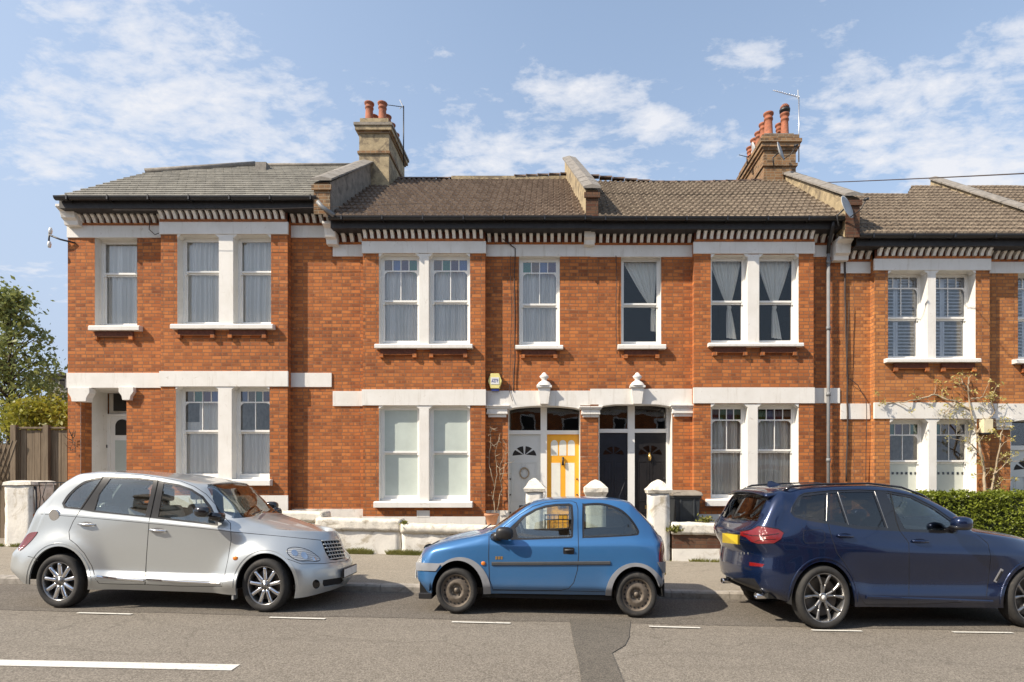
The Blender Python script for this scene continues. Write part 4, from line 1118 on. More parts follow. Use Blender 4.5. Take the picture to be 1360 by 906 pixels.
# wooden fence at the left
t = thing('wooden_fence', 'weathered vertical board fence between the white pier and the end house', 'fence', (X(40, 14.1), 14.1, .4))
m = MB(); Y = 14.1; x = X(-120, Y); k = 0; xe_ = X(90, Y) - .02
while x < xe_:
    w = .17 + .03 * math.sin(k * 2.3); tp = Z(571, Y) + .02 * math.sin(k * 1.7) - (.35 if X(8, Y) > x else 0)
    m.box(x, min(x + w - .012, xe_), Y + .004 * (k % 3), Y + .025 + .004 * (k % 3), .3, tp, 'timber_fence'); x += w; k += 1
m.build('boards', t)
m = MB()
for px in (18, 61):
    xx = X(px, Y); m.box(xx, xx + .13, Y - .09, Y - .001, .3, Z(565, Y), 'timber_fence')
m.build('post', t)
m = MB(); m.box(X(20, Y), xe_, Y - .05, Y + .08, Z(571, Y) + .03, Z(571, Y) + .07, 'timber_fence'); m.build('capping', t)
m = MB(); Y = 14.0
for (a, b) in ((0, 1), (1, 0)):
    for k in range(9):
        xx = X(-45, Y) + k * .11
        m.tube([(xx, Y + .01 * a, Z(640, Y) + (k % 3) * .0), (xx + (.35 if a else -.35), Y + .01 * a, Z(585, Y))], .012, 'timber_fence', 5)
m.build('trellis', t)
# distant grey house beyond the fence
t = thing('grey_building', 'small grey flat roofed building seen between the tree and the end house', 'building', (-22, 26, .4))
m = MB(); Y = 25.0; m.box(X(63, Y), X(63, Y) + 7, Y, Y + 6, 0, Z(500, Y), 'grey_wall'); m.build('wall', t)
m = MB(); m.box(X(63, Y) - .15, X(63, Y) + 7.1, Y - .15, Y + 6.1, Z(500, Y) + .001, Z(496.5, Y), 'fascia_black'); m.build('roof', t)
m = MB(); m.box(X(79, Y), X(88, Y), Y - .03, Y + .0, Z(517, Y), Z(503, Y), 'stone_white'); w = m.build('window', t)
m = MB(); m.box(X(80, Y), X(87, Y), Y - .045, Y - .031, Z(516, Y), Z(504, Y), 'curtain_dark_room'); m.build('pane', w)

# ------------------------------------------------------------------ plants
def leaves(mb, pts, size, mat, rnd, flat_=.0, aspect=.55):
    for p in pts:
        a = rnd.uniform(0, 6.283); b = rnd.uniform(-1.2, 1.2); s = size * rnd.uniform(.6, 1.4)
        u = Vector((math.cos(a) * math.cos(b), math.sin(a) * math.cos(b), math.sin(b))); w = u.cross(Vector((rnd.uniform(-1, 1), rnd.uniform(-1, 1), rnd.uniform(-1, 1)))).normalized()
        P = Vector(p); 
        mb.add([P - u * s, P + w * s * aspect, P + u * s, P - w * s * aspect], [(0, 1, 2, 3)], mat)
def tree(label, cx, cy, g, h, rad, n, mat, size, trunk_r=.16, clumps=60, seed=1, trunk_h=.35, shape=1.0):
    rnd = random.Random(seed); t = thing('tree', label, 'tree', (cx, cy, g))
    tr = MB(); tr.tube([(cx, cy, g - .2), (cx + .05, cy, g + h * .3), (cx - .05, cy + .1, g + h * .6), (cx, cy, g + h * .9)], [trunk_r, trunk_r * .75, trunk_r * .4, .03], 'bark_dark', 8)
    cr = MB()
    for k in range(clumps):
        v = rnd.random() ** .8; zc = g + h * (trunk_h + (1 - trunk_h) * v)
        prof = math.sin(math.pi * (.12 + .88 * v) ** shape) ** .7 if v < 1 else 0
        prof = max(.12, prof * (1 - .25 * v)); a = rnd.uniform(0, 6.283); r = rad * prof * rnd.uniform(.35, 1.0)
        c = Vector((cx + math.cos(a) * r, cy + math.sin(a) * r, zc))
        b0 = Vector((cx, cy, zc - rad * .5)); tr.tube([b0, (b0 + c) / 2 + Vector((0, 0, .05)), c], [.035, .02, .008], 'bark_dark', 5)
        cs = rad * rnd.uniform(.16, .34)
        P = []
        for _ in range(n // clumps):
            d = Vector((rnd.gauss(0, 1), rnd.gauss(0, 1), rnd.gauss(0, .7))); P.append(c + d * cs * .6)
        leaves(cr, P, size, mat, rnd)
    tr.build('trunk', t, fixn=False); cr.build('crown', t, fixn=False)
    return t
tree('tall loose green tree behind the wooden fence', X(12, 20), 20, .5, Z(392, 20) - .5, 1.9, 8000, 'leaf_tree', .08, clumps=100, seed=5, trunk_h=.2)
tree('darker tree beyond the fence at the photo edge', X(-70, 22), 22, .5, 8.5, 2.6, 9000, 'leaf_tree', .08, clumps=70, seed=9, trunk_h=.15)
t = thing('shrub', 'yellow green shrub spilling over the top of the wooden fence', 'shrub', (X(60, 16), 16, .5))
rnd2 = random.Random(4); sm = MB(); cr = MB()
for k in range(34):
    px = rnd2.uniform(20, 92); top = 552 - 8 * math.sin((px - 20) / 72 * 3.1) + rnd2.uniform(-8, 22); y = 16 + rnd2.uniform(-.5, .8)
    c = Vector((X(px, y), y, Z(top, y))); sm.tube([(X(60, 16), 16, .5), c], [.03, .006], 'bark_dark', 5)
    leaves(cr, [c + Vector((rnd2.gauss(0, .2), rnd2.gauss(0, .2), rnd2.gauss(0, .17))) for _ in range(110)], .06, 'leaf_yellow', rnd2)
sm.build('stems', t, fixn=False); cr.build('foliage', t, fixn=False)

def hedge():
    rnd = random.Random(8); Y0, Y1 = 12.6, 13.35; x0, x1 = X(1226, 12.6), 15.5
    t = thing('hedge', 'dense clipped green hedge behind the dark blue car', 'hedge', ((x0 + x1) / 2, 13, base_z(11)))
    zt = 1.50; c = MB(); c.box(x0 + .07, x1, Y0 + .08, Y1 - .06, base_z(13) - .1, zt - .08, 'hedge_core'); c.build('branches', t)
    m = MB(); P = []
    for _ in range(26000):
        f = rnd.random()
        if f < .58: p = (rnd.uniform(x0, x1), Y0 + rnd.gauss(0, .03), rnd.uniform(base_z(12), zt))
        elif f < .90: p = (rnd.uniform(x0, x1), rnd.uniform(Y0, Y1), zt + rnd.gauss(0, .03))
        else: p = (x0 + rnd.gauss(0, .03), rnd.uniform(Y0, Y1), rnd.uniform(base_z(9), zt))
        b = noise.noise(Vector(p) * 2.5) * .10
        nrm = Vector((0, -1, 0)) if f < .58 else (Vector((0, 0, 1)) if f < .9 else Vector((-1, 0, 0)))
        P.append(Vector(p) + nrm * b)
    leaves(m, P, .032, 'leaf_hedge', rnd, aspect=.6); m.build('leaves', t, fixn=False)
hedge()

def creeper(name, label, cat, root, targets, mat, r0, leafn, seed, leafmat='leaf_bud', yw=13.72, kids=4, leafsize=.035, bl=.3):
    """bare woody climber trained on a wall; polylines in photo pixels turned into real branches just off the wall"""
    rnd = random.Random(seed); t = thing(name, label, cat, (X(root[0], yw), yw, base_z(X(root[0], yw))))
    m = MB(); tips = []
    for line in targets:
        pts = []; n = len(line)
        dense = []
        for i in range(n - 1):
            for k in range(5):
                u = k / 5; dense.append((line[i][0] * (1 - u) + line[i + 1][0] * u, line[i][1] * (1 - u) + line[i + 1][1] * u))
        dense.append(line[-1][:2])
        off = rnd.uniform(.02, .12)
        for i, (a, b) in enumerate(dense):
            y = yw - off - .05 * math.sin(i * .9 + seed)
            pts.append(Vector((X(a + rnd.uniform(-.8, .8), y), y, Z(b + rnd.uniform(-.8, .8), y))))
        rr = [max(.005, line[0][2] * (1 - .75 * i / len(pts))) if len(line[0]) > 2 else .01 for i in range(len(pts))]
        m.tube(pts, rr, mat, 6)
        for p in pts[3:]:
            if rnd.random() < .55:
                q = p
                a = rnd.uniform(0, 6.283); L = bl * rnd.uniform(.3, 1)
                pp = [q]
                for s in range(4):
                    a += rnd.uniform(-.5, .5); q = q + Vector((math.cos(a) * L / 4, rnd.uniform(-.04, .02), math.sin(a) * L / 4 * .8 + .01)); pp.append(q)
                m.tube(pp, [.008, .007, .006, .004, .003], mat, 5); tips.append(q)
        tips.append(pts[-1])
    m.build('branches', t, fixn=False)
    if leafn:
        l = MB(); P = []
        for _ in range(leafn):
            q = rnd.choice(tips); P.append(q + Vector((rnd.gauss(0, .05), rnd.uniform(-.08, .02), rnd.gauss(0, .04))))
        leaves(l, P, leafsize, leafmat, rnd, aspect=.35); l.build('buds', t, fixn=False)
creeper('climbing_plant', 'pale bare climber with budding twigs over the shuttered house front', 'climbing plant', (1312, 700),
        [[(1312, 700, .038), (1308, 650), (1306, 615), (1298, 580), (1290, 548), (1285, 520), (1287, 500)], [(1318, 700, .03), (1316, 655), (1325, 610), (1330, 575), (1335, 560)],
         [(1290, 545, .03), (1268, 533), (1240, 524), (1222, 530), (1200, 534), (1170, 536)], [(1298, 575, .025), (1310, 560), (1322, 548), (1316, 530)],
         [(1306, 610, .02), (1290, 590), (1280, 585)], [(1320, 630, .02), (1330, 622), (1340, 612)], [(1289, 520, .018), (1278, 508), (1276, 500)], [(1290, 530, .018), (1303, 528), (1315, 525)],
         [(1310, 650, .018), (1325, 645), (1332, 636)], [(1270, 536, .014), (1262, 545), (1252, 548)]], 'bark_pale', .05, 900, 3, yw=13.74, bl=.42)
creeper('climbing_plant', 'leafless dry vine on the dark brick pier left of the grey door', 'climbing plant', (658, 690),
        [[(658, 692, .011), (655, 660), (660, 630), (658, 600), (664, 575)], [(660, 680, .012), (666, 650), (663, 625), (670, 600)], [(655, 640, .01), (650, 615), (652, 580), (650, 566)], [(665, 640, .008), (671, 615), (672, 590)]],
        'bark_pale', .02, 0, 6, yw=13.93, bl=.35)
creeper('climbing_plant', 'dead tendril clinging to the end pier beside the fence', 'climbing plant', (95, 590), [[(92, 570, .01), (97, 585), (101, 600)], [(100, 572, .008), (96, 588), (94, 598)]], 'bark_dark', .01, 0, 7, yw=13.96, bl=.3)

def weeds(name, label, x0, x1, y, z, n, seed, mat='weed', h=.09):
    rnd = random.Random(seed); m = MB()
    for _ in range(n):
        x = rnd.uniform(x0, x1); k = noise.noise((x * 2.0, seed, 0)) 
        if k < -.1: continue
        yy = y + rnd.uniform(-.06, .03); a = rnd.uniform(0, 6.28); hh = h * rnd.uniform(.3, 1) * (1 + k)
        zz = z if z is not None else base_z(x)
        m.add([(x - .01, yy, zz), (x + .01, yy, zz), (x + math.cos(a) * hh * .7, yy + math.sin(a) * hh * .4, zz + hh)], [(0, 1, 2)], mat)
    o = m.build(name, fixn=False); tag(o, kind='stuff'); return o
weeds('weeds', '', X(440, 12.5), X(690, 12.5), 12.48, None, 4200, 1, h=.13)
weeds('weeds', '', X(0, 12.45), X(60, 12.45), 12.45, None, 700, 2)
weeds('weeds', '', X(890, 12.4), X(960, 12.4), 12.40, None, 300, 3)
def tuft(label, px, py, Y, n, seed, s=.11):
    rnd = random.Random(seed); m = MB(); c = Vector((X(px, Y), Y, Z(py, Y)))
    leaves(m, [c + Vector((rnd.gauss(0, s * .6), rnd.gauss(0, .04), abs(rnd.gauss(0, s * .5)))) for _ in range(n * 2)], .04, 'weed', rnd)
    m.box(c.x - .03, c.x + .03, c.y - .02, c.y + .02, c.z - .05, c.z + .03, 'weed')
    tag(m.build('weed_tuft', fixn=False), label, 'weed', 'weeds growing from the walls')
tuft('weed tuft growing from the coping beside the wide pier', 897, 705, 12.4, 90, 1)
tuft('weed tuft on the coping in front of the wheelie bin', 938, 693, 12.6, 60, 2)
tuft('small weed on the mossy wall behind the blue bonnet', 537, 696, 12.55, 40, 3, .06)

# ------------------------------------------------------------------ things fixed to the houses
def hexbox():
    Y = 13.93; cx, cz = X(657.7, Y), Z(506.6, Y); r = .165
    t = thing('alarm_box', 'yellow hexagonal alarm box above the white band', 'alarm box', (cx, Y, cz))
    P = [(cx + r * math.cos(R(a)), cz + r * 1.15 * math.sin(R(a))) for a in range(30, 390, 60)]
    P = [(cx - r * .62, cz + r * 1.1), (cx + r * .62, cz + r * 1.1), (cx + r * 1.02, cz), (cx + r * .62, cz - r * 1.1), (cx - r * .62, cz - r * 1.1), (cx - r * 1.02, cz)]
    m = MB(); m.prism(P, 13.86, 13.998, 'yellow_box'); m.build('housing', t, bevel=.01)
    m = MB(); m.box(cx - .10, cx + .10, 13.852, 13.859, cz - .085, cz + .085, 'plastic_white'); m.box(cx - .07, cx + .07, 13.848, 13.8515, cz + .036, cz + .046, 'blue_paint'); m.box(cx - .09, cx + .09, 13.88, 13.99, cz - .235, cz - .19, 'blue_paint'); pl = m.build('plate', t)
    cu = bpy.data.curves.new('lettering', 'FONT'); cu.body = 'ADT'; cu.size = .085; cu.align_x = 'CENTER'; cu.extrude = .001
    o = bpy.data.objects.new('lettering', cu); COL.objects.link(o); cu.materials.append(MATS['blue_paint']); bpy.context.view_layer.update(); me = bpy.data.meshes.new_from_object(o.evaluated_get(bpy.context.evaluated_depsgraph_get())); bpy.data.objects.remove(o); o = bpy.data.objects.new('lettering', me); COL.objects.link(o); o.location = (cx, 13.849, cz - .035); o.rotation_euler = (R(90), 0, 0)
    o.parent = t; o.matrix_parent_inverse = pmat(t).inverted()
hexbox()
def dish(label, px, py, Y, r, yaw, tilt=15, w=1.0):
    c = Vector((X(px, Y), Y, Z(py, Y))); t = thing('satellite_dish', label, 'satellite dish', c, 'satellite dishes on the roofs')
    M = Matrix.Translation(c) @ Matrix.Rotation(R(yaw), 4, 'Z') @ Matrix.Rotation(R(-tilt), 4, 'X')
    m = MB(); m.lathe([(0, .06), (r * .35, .05), (r * .7, .025), (r, 0), (r * 1.0, -.012), (r * .7, .015), (0, .05)], (0, 0, 0), 'dish_grey', 28, axis='y', sc=(.9 * w, 1, 1.05))
    m.v = [tuple(M @ Vector(v)) for v in m.v]; m.build('reflector', t)
    m = MB(); m.tube([(0, .05, 0), (0, .25, -.05), (0, .28, -.3)], .02, 'iron_black'); m.tube([(0, 0, -r), (0, -.25, -r * .9), (0, -.42, -r * .35)], .012, 'iron_black'); m.tube([(0, -.46, -r * .4), (0, -.36, -r * .3)], .03, 'iron_black')
    m.v = [tuple(M @ Vector(v)) for v in m.v]; m.build('arm', t)
dish('round grey satellite dish at the foot of the raking parapet', 1125, 275, 13.15, .27, 38)
dish('pale satellite dish on the front of the brick chimney', 1037, 201, 16.55, .27, 52)
dish('satellite dish seen edge on at the side of the brick chimney', 1002, 203, 17.6, .30, 75)
def aerial(label, px, ptop, pbot, Y, boom, els, col='alu', up=0):
    x = X(px, Y); t = thing('tv_aerial', label, 'aerial', (x, Y, Z(pbot, Y)), 'television aerials on the chimneys')
    m = MB(); m.tube([(x, Y, Z(pbot, Y)), (x, Y, Z(ptop, Y))], .018, col, 8); m.build('mast', t)
    m = MB(); bz = Z(ptop, Y) - .03; b1 = X(px + boom, Y)
    m.tube([(x, Y, bz), (b1, Y - .1, bz + up)], .010, col, 6)
    for k in range(els):
        u = (k + .6) / els; xx = x + (b1 - x) * u; hh = .11 + .03 * (1 - u)
        m.tube([(xx, Y - .1 * u - hh, bz + up * u - hh * .55), (xx, Y - .1 * u + hh, bz + up * u + hh * .55)], .006, col, 5)
    m.box(x - (.16 if boom < 0 else -.02), x - (.06 if boom < 0 else -.12) , Y - .2, Y + .2, bz - .12, bz + .0, col) if False else None
    m.tube([(x - .08 * (1 if boom < 0 else -1), Y - .12, bz + .14), (x - .02, Y, bz + .02), (x - .08 * (1 if boom < 0 else -1), Y - .12, bz - .12)], .012, 'plastic_white', 5)
    m.build('antenna', t)
aerial('white television aerial on the mast of the brick chimney', 1061, 128, 215, 17.0, -36, 11, up=.14)
aerial('dark television aerial beside the cream rendered chimney', 536, 141, 220, 17.0, -20, 7, 'iron_black')
aerial('small thin aerial pointing left from the brick chimney side', 1000, 209, 232, 17.8, -20, 3, 'iron_black', up=.05)

t = thing('wall_bracket', 'iron bracket with white insulators on the left corner of the end house', 'bracket', (X(92, YR), 13.95, Z(320, YR)))
m = MB(); Y = 13.9; m.tube([(X(96, Y), 13.98, Z(321, Y)), (X(80, Y), 13.9, Z(318, Y)), (X(68, Y), 13.85, Z(313.5, Y))], .022, 'iron_black'); m.tube([(X(68, Y), 13.85, Z(308, Y)), (X(67, Y), 13.85, Z(328, Y))], .018, 'iron_black'); m.build('arm', t)
for (px, a, b) in ((69.5, 304, 312), (68, 322, 330)):
    m = MB(); m.lathe([(0, Z(a, Y)), (.028, Z(a, Y)), (.042, Z((a + b) / 2, Y)), (.028, Z(b, Y)), (0, Z(b, Y))], (X(px, Y), 13.85, 0), 'plastic_white', 12); m.build('insulator', t)

def cable(label, pts, r=.009, mat='cable', name='cable', grp='cables on the fronts'):
    m = MB(); P = [Vector((X(a, y), y, Z(b, y))) for (a, b, y) in pts]
    Q = []
    for i in range(len(P) - 1):
        for k in range(6):
            u = k / 6; p = P[i].lerp(P[i + 1], u); Q.append(p + Vector((noise.noise(p * 2.1), 0, noise.noise(p * 2.7 + Vector((5, 0, 0))))) * .018)
    Q.append(P[-1]); m.tube(Q, r, mat, 5); return tag(m.build(name, fixn=False), label, 'cable', grp)
def span(label, a, b, sag, r=.011, mat='cable'):
    m = MB(); A = Vector(a); B = Vector(b); P = []
    for k in range(31):
        u = k / 30; P.append(A.lerp(B, u) - Vector((0, 0, sag * 4 * u * (1 - u))))
    m.tube(P, r, mat, 5); tag(m.build('overhead_cable', fixn=False), label, 'cable', 'cables on the fronts')
span('overhead cable running from the right chimney across the sky', (X(1083, 16), 16, Z(243, 16)), tuple(Vector((X(1083, 16), 16, Z(243, 16))).lerp(Vector((X(1420, 9.0), 9.0, Z(219, 9.0))), 3.4)), .12)
span('thin cable stretched under the gutter of the end house', (X(150, 13.4), 13.4, Z(279, 13.4)), (X(560, 13.35), 13.35, Z(270, 13.35)), .05, .005, 'cable')
cable('dark cable running down left of the upper single window over the grey door', [(668, 317, 13.9), (684, 330, 13.96), (683, 400, 13.96), (684, 470, 13.96), (682, 520, 13.96)], .012)
cable('loose thin wire looping down beside the alarm box', [(678, 340, 13.95), (679, 420, 13.95), (677, 520, 13.95), (681, 533, 13.93)], .007)
cable('cable hanging down between the tied curtain windows', [(818, 340, 13.96), (819, 380, 13.96), (818, 440, 13.96), (820, 470, 13.96)], .008)
cable('pair of black cables running down right of the grey downpipe', [(1122, 340, 13.95), (1123, 420, 13.95), (1125, 500, 13.95), (1126, 560, 13.95), (1124, 640, 13.95)], .022)
cable('thin cable drooping to the shuttered house bay', [(1128, 400, 13.9), (1124, 500, 13.9), (1140, 512, 13.9), (1150, 530, 13.9), (1151, 560, 13.9), (1150, 640, 13.95)], .009)
cable('cable loop under the end house cornice', [(199, 293, 13.9), (198, 305, 13.9), (206, 312, 13.9), (215, 308, 13.9)], .009)
m = MB(); y = 13.3; m.tube([(X(422, y), y, Z(268, y)), (X(428, y), y, Z(275, y)), (X(443, y), y, Z(286, y))], .05, 'pipe_grey', 10); tag(m.build('overflow_pipe'), 'pale grey overflow pipe at the foot of the left parapet', 'pipe')

# ------------------------------------------------------------------ terrace on the other side of the street (seen in glass and paintwork)
def opposite(x0, label):
    t = thing('opposite_house', label, 'house', (x0 + 3, -8.5, gz(x0)), 'houses on the other side of the street')
    w = MB(); y = -8.5; zt = 6.6 + gz(x0); w.box(x0, x0 + 6, y - 7, y, -1, zt, 'brick_red'); w.build('wall', t)
    b = MB()
    for z in (3.1, 6.2): b.box(x0, x0 + 6, y, y + .04, z + gz(x0), z + .35 + gz(x0), 'stone_white')
    b.build('band', t)
    for (a, z, ww) in ((.6, 4.2, 1.9), (3.9, 4.2, .9), (.6, 1.0, 1.9)):
        f = MB(); f.box(x0 + a, x0 + a + ww, y, y + .05, z + gz(x0), z + 1.8 + gz(x0), 'timber_white'); win = f.build('window', t)
        g = MB(); g.box(x0 + a + .12, x0 + a + ww - .12, y + .051, y + .06, z + .12 + gz(x0), z + 1.68 + gz(x0), 'curtain_dark_room'); g.build('pane', win)
    d = MB(); d.box(x0 + 3.9, x0 + 4.8, y, y + .06, .1 + gz(x0), 2.4 + gz(x0), 'door_navy'); d.build('door', t)
    r = MB(); r.prism([(y + .4, zt), (y - 3.5, zt + 2.7), (y - 7.4, zt)], x0, x0 + 6, 'tile_brown', plane='yz'); rf = r.build('roof', t)
    c = MB(); c.box(x0 - .4, x0 + .4, y - 4, y - 2.6, zt, zt + 3.8, 'brick_stock'); c.build('chimney', t)
for k, lb in enumerate(('opposite brick house facing the end house', 'opposite brick house facing the silver car', 'opposite brick house facing the blue car', 'opposite brick house facing the black doors', 'opposite brick house facing the hedge', 'opposite brick house furthest downhill')): opposite(-18 + 6 * k, lb)
sheet('far_pavement', [-60, 60], [-8.5, -3.5], .1, 'paving')
# ------------------------------------------------------------------ cars
def paint(name, base, flake=.25, rough=.28, metal=.0, dirt=.25, coat=1.0):
    t = NT(name); p = t.pos(); sp = t.n('SeparateXYZ', i={'Vector': p})
    n = t.noise(3.0, 6, .65, p)
    c = t.mix(t.math('MULTIPLY', t.ramp(n, [(.35, 0), (.8, 1)]), .18), base, tuple(min(1, b * .78 + .004) for b in base))
    fl = t.n('TexVoronoi', i={'Vector': p, 'Scale': 900.0}).outputs['Color']
    c = t.mix(t.math('MULTIPLY', t.n('RGBToBW', i={'Color': fl}).outputs[0], flake), c, tuple(min(1, b * 1.5 + .003) for b in base))
    low = t.ramp(t.math('ADD', sp.outputs[2], t.math('MULTIPLY', n, .35)), [(.28, 1), (.75, 0)])
    c = t.mix(t.math('MULTIPLY', low, dirt), c, (.22, .20, .17))
    r = t.math('ADD', rough, t.math('MULTIPLY', low, .3))
    t.bsdf(c, r, None, metal, .5, coat, .05)
    MATS[name] = t.m
paint('paint_silver', (.485, .505, .50), metal=.5, rough=.31, dirt=.08)
paint('paint_blue', (.042, .155, .355), metal=.35, rough=.34, dirt=.30, coat=.7)
paint('paint_navy', (.0065, .017, .058), metal=.5, rough=.20, dirt=.03)
flat('trim_black', (.018, .018, .02), .42, var=.25)
flat('trim_gloss', (.012, .012, .014), .10, var=.1, coat=.6)
flat('trim_grey', (.24, .25, .27), .55, var=.12)
flat('trim_darkgrey', (.055, .057, .06), .55, var=.15)
flat('seam_dark', (.012, .012, .014), .8)
flat('tyre_rubber', (.026, .025, .024), .8, var=.3, nscale=9, bump=.3, grime=((.09, .08, .07), .55, .5))
flat('rim_alloy', (.34, .335, .33), .30, metal=.9, var=.12, nscale=12)
flat('rim_dark', (.07, .07, .075), .4, metal=.5)
flat('rim_steel', (.15, .125, .10), .6, metal=.3, var=.4, nscale=14, bump=.3)
flat('brake_disc', (.12, .11, .10), .5, metal=.6)
flat('well_black', (.010, .010, .010), .95)
flat('seat_grey', (.42, .40, .37), .85)
flat('seat_dark', (.03, .03, .032), .85)
flat('dash_dark', (.025, .025, .027), .6)
flat('lining_dark', (.045, .045, .048), .85)
flat('lining_light', (.40, .38, .35), .85)
flat('lamp_orange', (.75, .22, .02), .2, coat=1)
flat('plate_yellow', (.85, .62, .04), .45)
flat('plate_white', (.72, .72, .70), .45)
def lamp_mat(name, a, b, scale=55, rough=.12, emis=0):
    t = NT(name); p = t.pos(); v = t.n('TexWave', bands_direction='Z', i={'Vector': p, 'Scale': scale, 'Distortion': 1.5}).outputs['Fac']
    t.bsdf(t.ramp(v, [(.2, a), (.8, b)]), rough, t.bump(v, .4, .004), spec=.7, coat=1.0); MATS[name] = t.m
lamp_mat('lamp_red', (.09, .002, .002), (.26, .006, .005))
lamp_mat('lamp_red_dark', (.10, .003, .003), (.22, .006, .006))
lamp_mat('lamp_clear', (.26, .27, .27), (.55, .56, .56), 14, .06)

def pchip(xs, ys, xq):
    xs = np.asarray(xs, float); ys = np.asarray(ys, float); xq = np.clip(np.asarray(xq, float), xs[0], xs[-1])
    h = np.diff(xs); d = np.diff(ys) / h; n = len(xs); m = np.zeros(n)
    if n == 2: m[:] = d[0]
    else:
        for i in range(1, n - 1):
            if d[i - 1] * d[i] > 0:
                w1 = 2 * h[i] + h[i - 1]; w2 = h[i] + 2 * h[i - 1]; m[i] = (w1 + w2) / (w1 / d[i - 1] + w2 / d[i])
        m[0] = d[0]; m[-1] = d[-1]
    k = np.clip(np.searchsorted(xs, xq, side='right') - 1, 0, n - 2)
    t = (xq - xs[k]) / h[k]
    return ((2 * t ** 3 - 3 * t ** 2 + 1) * ys[k] + (t ** 3 - 2 * t ** 2 + t) * h[k] * m[k] + (-2 * t ** 3 + 3 * t ** 2) * ys[k + 1] + (t ** 3 - t ** 2) * h[k] * m[k + 1])

